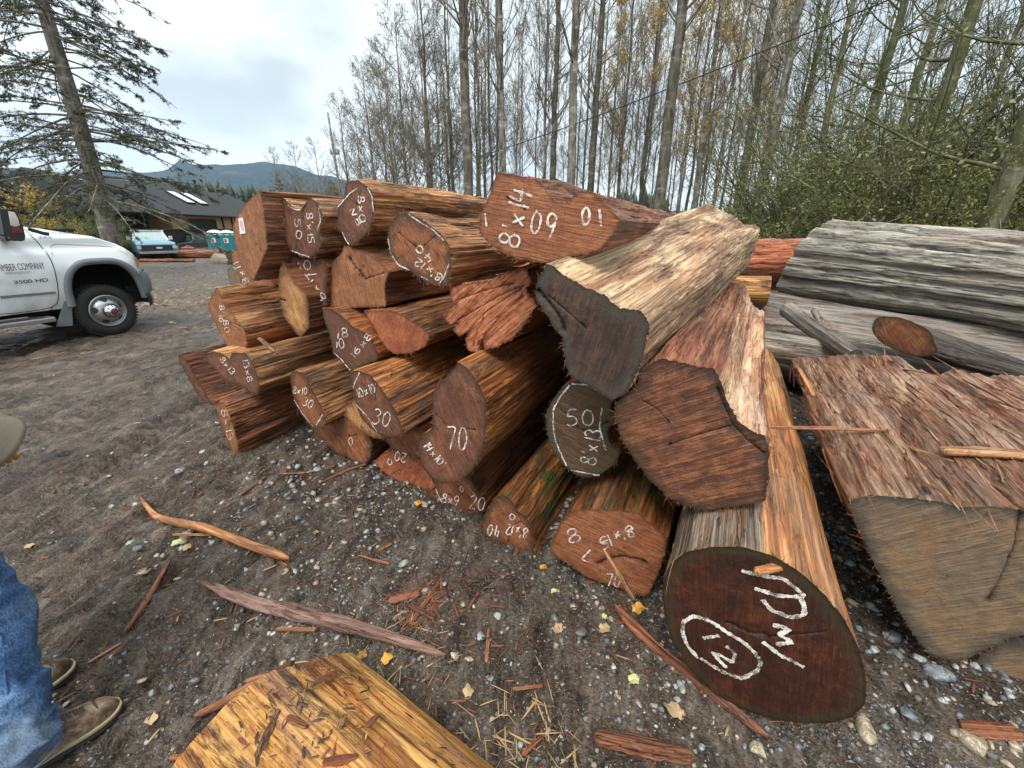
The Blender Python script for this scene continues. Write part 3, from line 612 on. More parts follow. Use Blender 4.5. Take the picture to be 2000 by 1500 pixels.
log("small cedar end chalked 20 peeping out under the log chalked 30",
    z2([(500,990),(560,900),(640,880),(740,920),(760,1020),(740,1110),(700,1125),(640,1095),(560,1065)]), 1.78, 'brown', 'rust', chalk=ZT(2,'20',(655,1085),(-55,-12),62))
log('reddish blank cedar end with a tiny chalk 0 at the foot of the pile',
    z2([(40,940),(70,860),(180,830),(300,860),(380,930),(425,1020),(412,1110),(380,1162),(320,1152),(270,1112),(220,1100),(150,1052),(100,1000)]), 1.89, 'brown', 'rust', chalk=ZT(2,'0',(272,1032),(45,0),50))
log('golden edged cedar end mostly hidden behind the log chalked 10x10',
    z2([(240,830),(262,765),(330,700),(430,800),(500,930),(500,995),(440,985),(380,962),(300,905)]), 1.76, 'tan', 'tan')
log("cedar end chalked 8x11, tucked under the tagged log",
    z1([(358,590),(375,545),(430,520),(500,560),(560,640),(600,720),(640,772),(500,770),(448,765),(425,740),(388,660)]), 1.98, 'red', 'bronze', chalk=ZT(1,'8x11',(478,748),(-32,-62),38))
log("diamond shaped cedar end with a grey edge chalked 80 and 16x8",
    z1([(930,905),(1000,920),(1060,960),(1130,1030),(1200,1060),(1250,1120),(1282,1190),(1282,1232),(1150,1292),(1110,1302),(1060,1240),(1005,1190),(980,1080),(945,980)]), 1.84, 'orange', 'mauve',
    chalk=ZT(1,'80',(1040,1060),(-10,75),-1)+ZT(1,'8',(1060,1095),(70,-10),60)+ZT(1,'0',(1045,1165),(55,-8),65)+ZT(1,'16x8',(1130,1235),(50,-62),40)+[z1([(1010,1190),(1060,1235),(1112,1298)])])
log('blank purplish red cedar end in the dark hollow beneath the top rows',
    z1([(1195,925),(1340,925),(1400,930),(1500,990),(1560,1030),(1612,1090),(1580,1150),(1500,1190),(1400,1200),(1350,1177),(1300,1110),(1240,1000)]), 1.9, 'orange', 'red')
# logs seen only by their flanks, filling the heart of the stack
for (px, py, rr, lab, sd_) in [(820,600,.13,'dark cedar log in the shaded hollow between the notched and the red logs','brown'), (700,560,.12,'shadowed cedar log behind the smooth brown end','orange'),
                        (1010,760,.15,'shaded cedar log behind the dark round end','brown'), (560,640,.11,'shadowed cedar log behind the slim golden end','orange'), (960,560,.13,'cedar log behind the splayed red butt','orange'), (620,480,.10,'shaded cedar log under the log chalked 50','brown'), (1300,880,.16,'shaded log behind the large blank end','brown')]:
    rr_ = ray(px, py); a = azv(AZ0); P = CAM+rr_*(2.45/rr_.dot(a)); log3(lab, P, P+azv(AZ0)*2.4, rr, rr*.9, sd_, 'rust', 'cedar_log', 'sawn cedar logs in the pile', n=90, NL=40)

# ------------------------------------------------------------------ right hand logs
log('broad rotten log with a shredded top and a huge grey brown end, right edge',
    z6([(480,522),(560,500),(700,510),(830,525),(880,545),(1000,540),(1125,555),(1300,575),(1500,620),(1600,760),(1560,900),(1400,980),(1200,1010),(1090,1018),(1040,1040),(960,1080),(880,1117),(780,1082),(700,982),(600,802),(530,642)]), 1.78, 'shred', 'greygreen', vp=(1432,447), L=2.0, n=320, NL=120, amp=.016, fib=350, jag=.004, taper=1.0, name='rotten_log', group='weathered logs on the right', farcut=.12,
    cracks=[(z6([(1115,560),(1090,680),(1050,780),(1000,880)]), .003)])
log('dark log lying low behind the broad rotten log, right edge',
    z6([(900,1170),(960,1095),(1050,1030),(1200,1010),(1400,1030),(1500,1100),(1480,1200),(1350,1260),(1150,1262),(1000,1240)]), 1.86, 'brown', 'greygreen', vp=(1432,447), L=1.8, name='rotten_log', group='weathered logs on the right')
log3('great silver grey log lying on top of the right hand stack', (5.15,2.55,1.12), (3.86,5.55,1.28), .36, .50, 'bleach', n=320, NL=140, amp=.016, lob=.07, fib=60, grooves=((-30, 5, .09), (8, 2.5, .05), (38, 4, .05), (62, 3, .07), (-8, 2, .02)), ft=-.42, sq=(.86, 1.0))
log3('wide grey slab-like log under the great silver log', (4.70,3.62,.46), (2.95,5.6,.46), .36, .42, 'grey', n=180, NL=80, amp=.012, sq=(1.0,.9), fib=40)
log3('pale grey log with its cut end facing right, behind the wet orange log', (2.86,3.42,.62), (2.02,4.45,.55), .13, .17, 'bleach', n=120, NL=50, amp=.006)
log3('slim grey branch log leaning on the grey slab', (2.66,3.05,.72), (2.93,4.35,.84), .055, .075, 'grey', n=90, NL=40, amp=.004)
log3('dark barked branch with a brown sawn face resting on the slab', (3.34,3.42,.79), (3.74,2.55,.66), .13, .06, 'black', 'rust', n=110, NL=60, amp=.008, tilt=-66)
log3('deep red cedar log far back behind the great silver log', (6.2,7.2,1.20), (2.9,7.35,1.13), .36, .32, 'red', n=140, NL=60, amp=.02)
log3('short yellow log stub behind the pile', (3.08,5.0,.96), (2.2,5.4,.93), .17, .17, 'yellow', 'tan', n=90, NL=30, amp=.004)
for i, (A, B, r0, r1, lab) in enumerate([((4.9,4.4,.32), (4.1,7.6,.35), .34, .34, 'grey log lying under the great silver log'), ((3.9,2.6,.30), (3.1,4.4,.30), .30, .30, 'dark log in the gap just behind the broad rotten log'), ((4.4,2.2,.36), (5.8,3.3,.4), .28, .28, 'brown log end behind the dark branch at right edge'), ((5.6,7.5,.45), (3.2,7.7,.42), .42, .42, 'log lying under the deep red log')]):
    log3(lab, A, B, r0, r1, 'black' if i else 'grey', n=90, NL=40)
log('flat topped rotten slab beside the broad rotten log, out at the right edge',
    [(2190,1030),(2400,1060),(2700,1120),(3100,1200),(3400,1300),(3400,1500),(3000,1620),(2600,1560),(2350,1420),(2230,1250)], 1.95, 'shred', 'greygreen', vp=(1432,447), L=1.9, n=260, NL=100, amp=.02, fib=200, taper=1.0, name='rotten_log', group='weathered logs on the right', farcut=.15)
# foreground peeled log
log3('yellow peeled log strewn with bark chips at the bottom of the frame', (-.80,.87,.03), (.72,-.06,.04), .29, .27, 'yellow', 'bronze', 'peeled_log', None, n=280, NL=150, amp=.009, lob=.12, tilt=12)
# ------------------------------------------------------------------ ground
def gh(x, y):
    x = np.asarray(x, float); y = np.asarray(y, float); z0 = np.zeros_like(x)
    a = -.10*x+y; b = x+.10*y
    d = np.hypot(x, y); amp = np.clip(1.6-d/40, .15, 1)
    left = np.clip((.2-x)/1.5, 0, 1)*np.clip((y-.3)/.8, 0, 1)
    h = .016*fbm(np.stack([x*1.1, y*1.1, z0], -1), 3, 1)
    h = h+.034*left*fbm(np.stack([a*1.3, b*7, z0], -1), 3, 4)            # ruts dragged along the yard
    c = fbm(np.stack([a*7, b*14, z0], -1), 3, 9)
    h = h+(.016+.024*left)*(1-2*np.abs(c))*.8+.010*fbm(np.stack([x*32, y*32, z0], -1), 3, 15)+.006*fbm(np.stack([x*80, y*80, z0], -1), 2, 25)
    for bc, wd in ((-3.75, .16), (-2.75, .15), (-4.9, .17), (-6.3, .17), (-1.95, .10)):      # tyre tracks
        bb = b-bc-.12*fbm(np.stack([a*.35, z0+bc, z0], -1), 2, 31)-.05*np.sin(a*.7+bc); m = np.clip(1-(np.abs(bb)/wd)**4, 0, 1)*np.clip((a-1.0)/1.2, 0, 1)*np.clip(.55+1.1*fbm(np.stack([a*.6, z0+bc*3, z0], -1), 2, 33), 0, 1)
        h = h-m*.034+m*.022*np.clip(2.2*np.sin(a*2*np.pi/.105+np.sign(bb)*1.2+bb*9), -1, 1)+.030*np.exp(-((np.abs(bb)-wd*1.25)/(wd*.3))**2)*np.clip((a-1.0)/1.2, 0, 1)
    return h*amp-.012-.52*np.clip((d-9)/15, 0, 1)**2*(3-2*np.clip((d-9)/15, 0, 1))
def build_ground():
    n = 960; u = np.linspace(-1, 1, n)
    X = -1.1+1.15*np.sinh(5.8*u); Y = 2.2+1.15*np.sinh(5.8*u)
    gx, gy = np.meshgrid(X, Y, indexing='ij'); z = gh(gx, gy)
    V = np.stack([gx, gy, z], -1).reshape(-1, 3); i = np.arange(n-1); I, J = np.meshgrid(i, i, indexing='ij'); I = I.ravel(); J = J.ravel()
    Fc = np.stack([I*n+J, (I+1)*n+J, (I+1)*n+J+1, I*n+J+1], 1)
    q = NT('wet_mud_and_gravel'); P = 'Object'
    vv = q.vec((1, 1, 1), P, rnd=False)
    big = q.noise(vv, .9, 4, .55); md = q.noise(q.vec((10, 4.5, 5), P, (0, 0, rad(6)), False), 1, 7, .70, .6); fi = q.noise(vv, 70, 4, .7)
    f = q.math('ADD', q.math('MULTIPLY', md, .6), q.math('MULTIPLY', fi, .4))
    mud = q.ramp(f, [(.38, H(.015, .010, .007)), (.46, H(.070, .050, .035)), (.53, H(.150, .112, .080)), (.65, H(.30, .25, .198))])
    red = q.step(q.noise(vv, 2.6, 5, .65), .50, .66)
    mud = q.mix(q.math('MULTIPLY', red, .5), mud, q.ramp(fi, [(.4, H(.035, .018, .011)), (.7, H(.16, .08, .045))]))
    # gravel worked into the mud
    c1 = q.vor(vv, 95, 'Color'); d1 = q.vor(vv, 95); c2 = q.vor(vv, 42, 'Color'); d2 = q.vor(vv, 42)
    sep = q.n('ShaderNodeSeparateColor'); q.l(c1, sep.inputs[0]); sep2 = q.n('ShaderNodeSeparateColor'); q.l(c2, sep2.inputs[0])
    xyz = q.n('ShaderNodeSeparateXYZ'); q.l(vv, xyz.inputs[0])
    gz = q.math('MULTIPLY', q.step(xyz.outputs[0], -2.4, -.6), q.step(xyz.outputs[1], 4.6, 2.6))
    gmask = q.math('MULTIPLY', q.math('ADD', q.math('MULTIPLY', gz, 1.0), .20), q.step(q.noise(vv, 1.7, 5, .6), .38, .60))
    p1 = q.math('MULTIPLY', q.math('LESS_THAN', sep.outputs[0], q.math('MULTIPLY', gmask, .75)), q.step(d1, .42, .30))
    p2 = q.math('MULTIPLY', q.math('LESS_THAN', sep2.outputs[0], q.math('MULTIPLY', gmask, .38)), q.step(d2, .40, .30))
    gc1 = q.ramp(sep.outputs[1], [(0, H(.05, .055, .052)), (.5, H(.15, .165, .155)), (.8, H(.26, .29, .275)), (1, H(.42, .43, .40))])
    gc2 = q.ramp(sep2.outputs[1], [(0, H(.06, .065, .065)), (.6, H(.19, .21, .205)), (1, H(.38, .42, .40))])
    col = q.mix(p1, mud, gc1); col = q.mix(p2, col, gc2)
    h = q.math('ADD', q.math('MULTIPLY', f, 1.0), q.math('MULTIPLY', q.math('MAXIMUM', p1, p2), .25))
    nm = q.bump(h, 1, .07)
    wet = q.step(q.noise(vv, 1.3, 5, .6, .3), .44, .58); col = q.mix(q.math('MULTIPLY', wet, .45), col, q.mix(1.0, col, H(.42, .36, .30), 'MULTIPLY')); q.fin(col, q.math('SUBTRACT', q.ramp(md, [(.4, H(.42, .42, .42)), (.6, H(.75, .75, .75))]), q.math('MULTIPLY', wet, .30)), nm, .6)
    g = mkobj('ground', V, Fc, q.m, None, True); g['kind'] = 'structure'
build_ground()

# ------------------------------------------------------------------ pebbles, chips and fibres lying about (uncountable)
def ico(sub=1):
    bm = bmesh.new(); bmesh.ops.create_icosphere(bm, subdivisions=sub, radius=1); v = np.array([q.co[:] for q in bm.verts]); f = np.array([[q.index for q in p.verts] for p in bm.faces]); bm.free(); return v, f
def scatter(n, box, reject, seed):
    r = np.random.default_rng(seed); x = r.uniform(box[0], box[1], n); y = r.uniform(box[2], box[3], n); k = reject(x, y, r); return x[k], y[k], r
def rot_batch(r, n, tilt=.5):
    a = r.uniform(0, 2*np.pi, n); b = r.normal(0, tilt, n); ca, sa, cb, sb = np.cos(a), np.sin(a), np.cos(b), np.sin(b); o = np.zeros(n); 
    return np.stack([np.stack([ca, -sa*cb, sa*sb], -1), np.stack([sa, ca*cb, -ca*sb], -1), np.stack([o, sb, cb], -1)], -2)
def batch(V, Fc, R, S, T):
    """instances of (V,F) turned by R, scaled by S (n,3), moved to T"""
    P = np.einsum('nij,nvj->nvi', R, V[None]*S[:, None, :])+T[:, None]; n, m = len(T), len(V)
    return P.reshape(-1, 3), (Fc[None]+(np.arange(n)*m)[:, None, None]).reshape(-1, Fc.shape[1])
STONES = []
for nm, c0, c1 in [('pale', (.13, .150, .142), (.33, .355, .33)), ('grey', (.06, .068, .075), (.17, .19, .20)), ('dark', (.05, .052, .05), (.14, .14, .13)), ('tan', (.16, .125, .085), (.36, .30, .21))]:
    q = NT(nm+'_stone'); v = q.vec((1, 1, 1)); nn = q.noise(v, 40, 5, .65, .5); ve = q.noise(v, 14, 4, .6, 1.5)
    c = q.ramp(nn, [(.35, c0), (.65, c1)]); c = q.mix(q.step(q.math('ABSOLUTE', q.math('SUBTRACT', ve, .5)), .02, 0), c, tuple(min(1, x*1.7) for x in c1)+(1,))
    STONES.append(q.fin(c, .55, q.bump(nn, .5, .004), .5))
iv, if_ = ico(1)
def mkstuff(name, parts, mats, label, cat, kind='stuff', smooth=False):
    V = np.concatenate([p[0] for p in parts]); off = 0; Fs = []; mi = []
    for p in parts:
        Fs.append(p[1]+off); off += len(p[0]); mi.append(np.full(len(p[1]), p[2]))
    o = mkobj(name, V, np.concatenate(Fs), None, None, smooth, mats, np.concatenate(mi)); return tag(o, label, cat, kind=kind)
parts = []
for k in range(4):
    x, y, r = scatter(24000, (-3.2, 3.0, .35, 4.6), lambda x, y, r: (r.random(len(x)) < .75*np.clip((x+2.3)/1.9, .04, 1)*np.clip((4.4-y)/2, .05, 1)*np.clip(.55+1.2*fbm(np.stack([x*1.6, y*1.6, 0*x], -1), 3, 77), .08, 1)), 100+k)
    n = len(x); s = .0026+.0135*r.random(n)**5; s *= np.clip(np.hypot(x, y)/1.6, .8, 1.6)
    S = s[:, None]*r.uniform(.6, 1.3, (n, 3))*np.array([1.15, 1, .7])
    T = np.stack([x, y, gh(x, y)+s*.02], 1); vv = iv*(1+.22*RNG.normal(size=(len(iv), 1)))
    P, Fc = batch(vv, if_, rot_batch(r, n), S, T); parts.append((P, Fc, k))
mkstuff('gravel', parts, STONES, 'small grey, white and tan gravel pressed into the wet mud', 'gravel')
# bark chips and wood slivers
CH = [plain('dark_bark_chip', (.045, .022, .013, 1), .7, dirt=.5, bump=.4), plain('red_wood_chip', (.20, .065, .028, 1), .65, dirt=.5, bump=.4), plain('tan_wood_chip', (.42, .26, .12, 1), .6, dirt=.4, bump=.4), plain('brown_chip', (.10, .06, .036, 1), .7, dirt=.5, bump=.4)]
sl = np.array([(-1, -.5, 0), (-.3, -.55, .3), (.5, -.35, .1), (1, 0, 0), (.4, .45, .15), (-.6, .5, .25), (-1, .1, 0.05)], float); slv = np.vstack([sl, sl+np.array([0, 0, .45])])
slf = [(0, 1, 2, 3, 4, 5, 6)]; k7 = 7
slF = np.array([(7, 8, 9, 13), (9, 10, 11, 13), (11, 12, 13, 13)]+[(i, (i+1) % 7, (i+1) % 7+7, i+7) for i in range(7)])
parts = []
for k, (num, dens) in enumerate([(34000, 1), (16000, .8), (6000, .5), (26000, .9)]):
    x, y, r = scatter(num, (-3.4, 3.2, .3, 5), lambda x, y, r: (r.random(len(x)) < dens*np.clip(.35+1.5*fbm(np.stack([x*1.3, y*1.3, 0*x+k*3], -1), 3, 55), .05, 1)*np.clip((x+3.4)/2.4, .15, 1)), 200+k)
    n = len(x); s = .004+.030*r.random(n)**3.2
    S = np.stack([s, s*r.uniform(.06, .35, n), s*.14+.0008], 1); T = np.stack([x, y, gh(x, y)+.006+.25*S[:, 1]], 1)
    P, Fc = batch(slv, slF, rot_batch(r, n, .3), S, T); parts.append((P, Fc, k))
mkstuff('bark_litter', parts, CH, 'dark and reddish bark shreds littering the muddy ground', 'bark litter')
# leaves lying on the far yard
LF = [plain('fallen_leaf_tan', (.40, .26, .11, 1), .6, dirt=.4), plain('fallen_leaf_yellow', (.55, .37, .08, 1), .55, dirt=.3), plain('fallen_leaf_brown', (.19, .095, .045, 1), .7, dirt=.4)]
lv = np.array([(-1, 0, 0), (-.4, -.55, .12), (.4, -.5, .1), (1, 0, .15), (.4, .5, .1), (-.4, .55, .12)], float); lF = np.array([(0, 1, 2, 5), (2, 3, 4, 5)])
parts = []
for k in range(3):
    x, y, r = scatter([22000, 6000, 16000][k], (-26, -1.5, 5.5, 26), lambda x, y, r: r.random(len(x)) < np.clip(.35+1.3*fbm(np.stack([x*.35, y*.8, 0*x], -1), 3, 66), .02, 1)*np.clip((y-5)/6, .12, 1), 300+k)
    n = len(x); s = r.uniform(.018, .05, n); S = np.stack([s, s*.8, s*.8], 1); T = np.stack([x, y, gh(x, y)+.012], 1)
    P, Fc = batch(lv, lF, rot_batch(r, n, .25), S, T); parts.append((P, Fc, k))
mkstuff('leaf_litter', parts, LF, 'tan and yellow fallen leaves strewn over the far yard', 'leaf litter')
# grass behind the pile
GR = plain('grass_blades', (.13, .17, .035, 1), .6, dirt=.4)
x, y, r = scatter(26000, (1.0, 14, 7.6, 16), lambda x, y, r: r.random(len(x)) < .9, 400); n = len(x)
gv = np.array([(-.5, 0, 0), (.5, 0, 0), (.3, .15, .6), (0, .4, 1)], float); gF = np.array([(0, 1, 2, 3)])
S = np.stack([np.full(n, .02), r.uniform(.1, .25, n), r.uniform(.15, .45, n)], 1); P, Fc = batch(gv, gF, rot_batch(r, n, .12), S, np.stack([x, y, gh(x, y)], 1))
mkstuff('grass', [(P, Fc, 0)], [GR], 'green yellow grass growing behind the log pile', 'grass')

# ------------------------------------------------------------------ stones one can tell apart
def stone(pxy, size, mat, label, flat=.55, group='loose stones on the muddy ground', z=None, nm='stone', sub=2, T=None):
    SEED[0] += 1; sd = SEED[0]; v, f = ico(sub); r = np.random.default_rng(sd)
    for _ in range(7):    # knock flat facets
        n = r.normal(size=3); n /= np.linalg.norm(n); d = v@n; c = r.uniform(.45, .75); v = v-np.where(d > c, d-c, 0)[:, None]*n
    v = v*(1+.10*fbm(v*2.5, 3, sd)[:, None])*np.array([r.uniform(1, 1.5), r.uniform(.75, 1), flat])
    a = r.uniform(0, 6.28); R = np.array([[math.cos(a), -math.sin(a), 0], [math.sin(a), math.cos(a), 0], [0, 0, 1]]); v = v@R.T*size
    P = at_z(*pxy) if T is None else np.array(T, float)
    o = mkobj(nm, v, f, mat, None, False); o.location = (P[0], P[1], (gh(P[0], P[1]) if T is None else P[2])+size*flat*.38)
    return tag(o, label, 'boulder' if nm == 'boulder' else 'stone', group)
SPX = [(790,1102,.030,0,'pale stone left of the yellow leaves in front of the log chalked 40'), (893,1103,.026,1,'blue grey stone just below the log chalked 20'), (604,979,.030,2,'greenish dark stone near the bent orange splinter'),
 (1083,1207,.024,1,'smooth blue grey stone above the slate stone'), (1136,1236,.030,2,'slate grey square stone in the middle of the gravel'), (973,1209,.030,0,'white green stone among red shavings'), (939,1246,.026,0,'pale blue stone near the long bark plank'),
 (539,1001,.028,0,'light grey upright stone above the bent splinter'), (353,926,.040,0,'long flat white stone on the mud'), (398,888,.036,0,'white angular stone nearest the left foot of the pile'), (343,863,.020,0,'small white stone left of the pile'), (272,1082,.034,1,'pale grey angular stone below the bent splinter tip'),
 (219,997,.026,0,'white stone on the bare mud, left'), (286,893,.022,0,'flat white stone in a tyre rut'), (306,938,.020,0,'grey white stone beside the long flat one'), (583,912,.024,0,'pale stone by the pile foot'), (655,940,.018,0,'small pale stone beside dark slivers'),
 (1194,1210,.018,3,'rounded cream pebble by the leaning stick'), (915,1292,.022,3,'brown round stone at the plank end'), (888,1288,.026,3,'tan stone touching the brown round stone'), (1247,1374,.020,0,'small white stone in open gravel'),
 (1745,1240,.045,1,'slate slab in the gap between the two big logs'), (1752,1275,.035,2,'dark slate in the gap beneath the rotten log'), (1690,1425,.050,3,'rust brown stone under the lowest right log'), (1480,1470,.042,3,'mottled brown stone at the bottom edge'), (1905,1450,.060,3,'cream mottled fungus covered stone, lower right'),
 (1835,1320,.055,1,'grey stone at the foot of the rotten log'), (1775,1395,.040,1,'large grey slate lower right'), (1330,1345,.024,0,'white stone beside the thin reddish plank'), (1040,1130,.014,3,'small tan stone under the log chalked 78'), (960,1330,.018,1,'grey stone right of the peeled log'), (1240,1450,.016,0,'small green white stone by the red plank')]
for x, y, s, m, lab in SPX: stone((x, y), s*.8, STONES[m], lab)

# ------------------------------------------------------------------ planks, splinters and slivers that one can tell apart
def splinter(pts, w, th, mat, label, z=.012, name='splinter', group='split wood pieces on the ground', P3=None, cat='splinter'):
    """a torn board following photo pixels on the ground (or world points P3)"""
    SEED[0] += 1; sd = SEED[0]
    P = np.array([at_z(*p, z) for p in pts]) if P3 is None else np.array(P3, float)
    if P3 is None: P[:, 2] = gh(P[:, 0], P[:, 1])+z+.004
    n = 44; Q = resample(P, n, False); w = np.interp(np.linspace(0, 1, n), np.linspace(0, 1, len(np.atleast_1d(w))), np.atleast_1d(w)) if np.ndim(w) else np.full(n, w)
    Q0 = Q[0].copy(); Q = Q-Q0
    for k in range(3): Q[1:-1] = .25*Q[:-2]+.5*Q[1:-1]+.25*Q[2:]
    t = np.gradient(Q, axis=0); t /= np.linalg.norm(t, axis=1)[:, None]; s = np.cross(t, [0, 0, 1.]); s /= np.linalg.norm(s, axis=1)[:, None]+1e-9; u = np.cross(s, t)
    k = 12; th_ = np.arange(k)*2*np.pi/k; V = []
    for i in range(n):
        e = min(1, (i+.6)/2.5, (n-i-.4)/2.5); r1 = w[i]/2*e*(1+.12*vn(np.array([[i*.5, 3., sd]]))[0]); c, q_ = np.cos(th_), np.sin(th_)
        sx = np.sign(c)*np.abs(c)**.6*r1; sy = np.sign(q_)*np.abs(q_)**.6*th/2*(.55+.45*e)
        nz = 1+.16*fbm(np.stack([c*2, q_*2, np.full(k, i*.22+sd)], 1), 2, sd)
        V.append(Q[i]+s[i]*(sx*nz)[:, None]+u[i]*(sy*nz)[:, None])
    F_ = [(i*k+j, i*k+(j+1) % k, (i+1)*k+(j+1) % k, (i+1)*k+j) for i in range(n-1) for j in range(k)]+[tuple(range(k))[::-1], tuple(range((n-1)*k, n*k))]
    V = np.concatenate(V); d = Q[-1]-Q[0]; M, R = frame(Q0, d)
    o = mkobj(name, V@R.T, F_, mat, None, True); o.matrix_world = M
    return tag(o, label, cat, group)
SPM = {'o': W['cut'], 'r': W['redbark'], 'b': W['brown'], 't': W['tan'], 'or': W['glossy']}
splinter([(275,975),(300,1005),(330,1024),(400,1036),(480,1062),(565,1092)], [.012,.03,.042,.045,.045,.04], .034, W['glossy'], 'bent orange splinter of split cedar lying on the mud', z=.034)
splinter([(385,1137),(430,1152),(500,1172),(600,1202),(750,1242),(870,1280)], [.02,.06,.075,.075,.05,.02], .026, W['plank'], 'long flat purplish bark plank on the gravel in front of the pile', name='bark_plank', z=.024)
splinter([(336,1095),(300,1150),(245,1238)], [.008,.03,.02], .014, W['brown'], 'dark brown splinter on the mud near the boots')
splinter([(575,1292),(500,1335),(430,1375),(380,1402)], [.015,.03,.035,.02], .02, W['brown'], 'dark stick pressed against the yellow peeled log')
splinter([(1160,1440),(1230,1452),(1290,1465),(1355,1478)], [.05,.06,.055,.045], .03, W['redbark'], 'short reddish plank at the bottom edge of the frame', name='wood_plank')
splinter([(1200,1187),(1250,1240),(1290,1275),(1350,1320),(1400,1362),(1500,1440)], [.03,.05,.045,.04,.035,.02], .026, W['redbark'], 'long thin reddish plank running under the lowest right log', name='wood_plank')
SL = [([(550,930),(600,922),(655,908)], .014, 't'), ([(625,935),(680,918),(720,905)], .02, 'r'), ([(340,1052),(420,1050)], .016, 't'), ([(545,1092),(560,1110)], .02, 'o'), ([(1310,1240),(1330,1215)], .02, 'b'), ([(760,1180),(820,1160)], .035, 'r'), ([(800,1225),(860,1140)], .02, 'r'),
 ([(540,1232),(620,1236)], .018, 't'), ([(860,1215),(830,1130)], .012, 'r'), ([(915,1190),(935,1160)], .014, 'r'), ([(950,1300),(955,1230)], .014, 'r'), ([(760,1100),(700,1090)], .014, 'b'), ([(690,1120),(640,1145)], .014, 'b'), ([(470,970),(520,935)], .022, 'r'),
 ([(175,1300),(240,1262)], .014, 'r'), ([(200,1380),(180,1340)], .012, 'r'), ([(100,960),(125,930)], .02, 'b'), ([(60,700),(130,690)], .02, 't'), ([(1020,1478),(1060,1440)], .014, 'b'), ([(1500,1195),(1560,1150)], .02, 't'), ([(1880,1420),(1990,1432)], .055, 'r'),
 ([(330,1480),(440,1466)], .02, 'b'), ([(280,1130),(300,1105)], .012, 'b'), ([(740,1075),(765,1060)], .016, 'o'), ([(800,1190),(850,1210)], .03, 'r'), ([(1000,1350),(1060,1340)], .014, 'r'), ([(690,1390),(760,1450)], .02, 'b'), ([(600,1480),(660,1380)], .0, 'b')]
SLN = ['thin tan sliver pointing at the pile foot', 'dark reddish sliver by the pile foot', 'pale sliver pair under the bent orange splinter', 'small orange offcut at the end of the bent splinter', 'brown splinter beside the lowest right log', 'red shaving curl left of the blue grey stone', 'crossed red sliver on the shavings heap',
 'tan sliver above the yellow peeled log', 'upright red sliver in the shavings heap', 'short red sliver right of the shavings heap', 'red sliver standing out in the open gravel', 'brown sliver in the middle of the gravel', 'brown sliver above the bark plank', 'short reddish chip below the left foot log',
 'orange tipped sliver above the front boot', 'tiny orange sliver on the mud by the boot', 'brown splinter far left on the mud', 'tan sliver on the mud in front of the truck', 'brown twig at the bottom edge', 'tan chip in the dark gap by the lowest right log', 'dark red board piece at the lower right corner',
 'brown sliver left of the peeled log', 'tiny brown sliver near the dark splinter', 'orange chip on the gravel in front of the pile', 'broad red shaving beside the crossed sliver', 'reddish sliver in the lower gravel']
for (pts, w, m), lab in zip(SL, SLN): splinter(pts, w, w*.45, SPM[m], lab, .006, 'wood_sliver', 'loose wood slivers', cat='wood sliver')
# pieces lying on the logs
P = at_z(1245,1188, .05); Q = P+np.array([-.11, .02, .33]); P_a = CAM+ray(1240,1172)*1.70; P_b = CAM+ray(1180,1075)*1.72
splinter(None, [.026,.022,.012], .014, W['cut'], 'thin pale stick leaning against the log chalked 78', P3=[P_a, (P_a+P_b)/2, P_b], name='stick', group=None, cat='stick')
def onlog(a, b, ta, tb, w, m, lab, name='wood_sliver', th=None): splinter(None, w, th or (np.max(w)*.5), m, lab, P3=[CAM+ray(*a)*ta, CAM+(ray(*a)*ta+ray(*b)*tb)/2+np.array([0, 0, .006]), CAM+ray(*b)*tb], name=name, group='slivers lying on the logs', cat='wood sliver')
onlog((1474,1117), (1556,1104), 1.235, 1.30, [.022,.03,.026], W['glossy'], 'orange wedge of wood stuck on the edge of the wet dark red end', 'wood_wedge', .02)
onlog((1505,835), (1740,842), 1.98, 1.95, [.02,.026,.012], W['redbark'], 'long reddish sliver bridging the wet orange log and the rotten log')
onlog((1835,880), (2015,890), 1.72, 1.62, [.05,.06,.05], W['cut'], 'flat pale board lying on top of the rotten log', 'wood_plank')
onlog((1590,775), (1560,720), 2.3, 2.45, [.02,.03,.02], W['glossy'], 'orange shaving on the corner of the rotten log')
onlog((1700,720), (1790,790), 2.95, 2.55, [.04,.05,.03], W['cut'], 'reddish split piece on the rotten log near the dark branch')
onlog((1780,770), (1880,820), 2.4, 2.05, [.02,.02,.02], W['shred'], 'pale fibre strip on the rotten log')
onlog((1880,740), (1990,800), 2.5, 2.2, [.02,.02,.02], W['shred'], 'pale fibre strip near the right edge of the rotten log')
onlog((1660,840), (1870,905), 2.05, 1.68, [.02,.03,.02], W['tan'], 'long tan strip along the rotten log')
onlog((1588,605), (1615,650), 4.15, 3.85, [.06,.07,.05], W['grey'], 'short grey broken stick propped under the silver log', 'stick')
onlog((1490,540), (1560,632), 1.75, 1.62, [.02,.024,.01], W['redbark'], 'brown sliver on the pale log') if 0 else None
onlog((1268,525), (1360,548), 1.98, 1.95, [.012,.022,.03], W['redbark'], 'torn brown strip lying on the huge pale log')
onlog((1270,575), (1345,578), 1.70, 1.80, [.008,.01,.006], W['redbark'], 'thin red strand lying across the huge pale log')
onlog((505,660), (537,688), 2.88, 2.78, [.03,.035,.02], W['tan'], 'torn tan strip hanging off the hollow topped log')
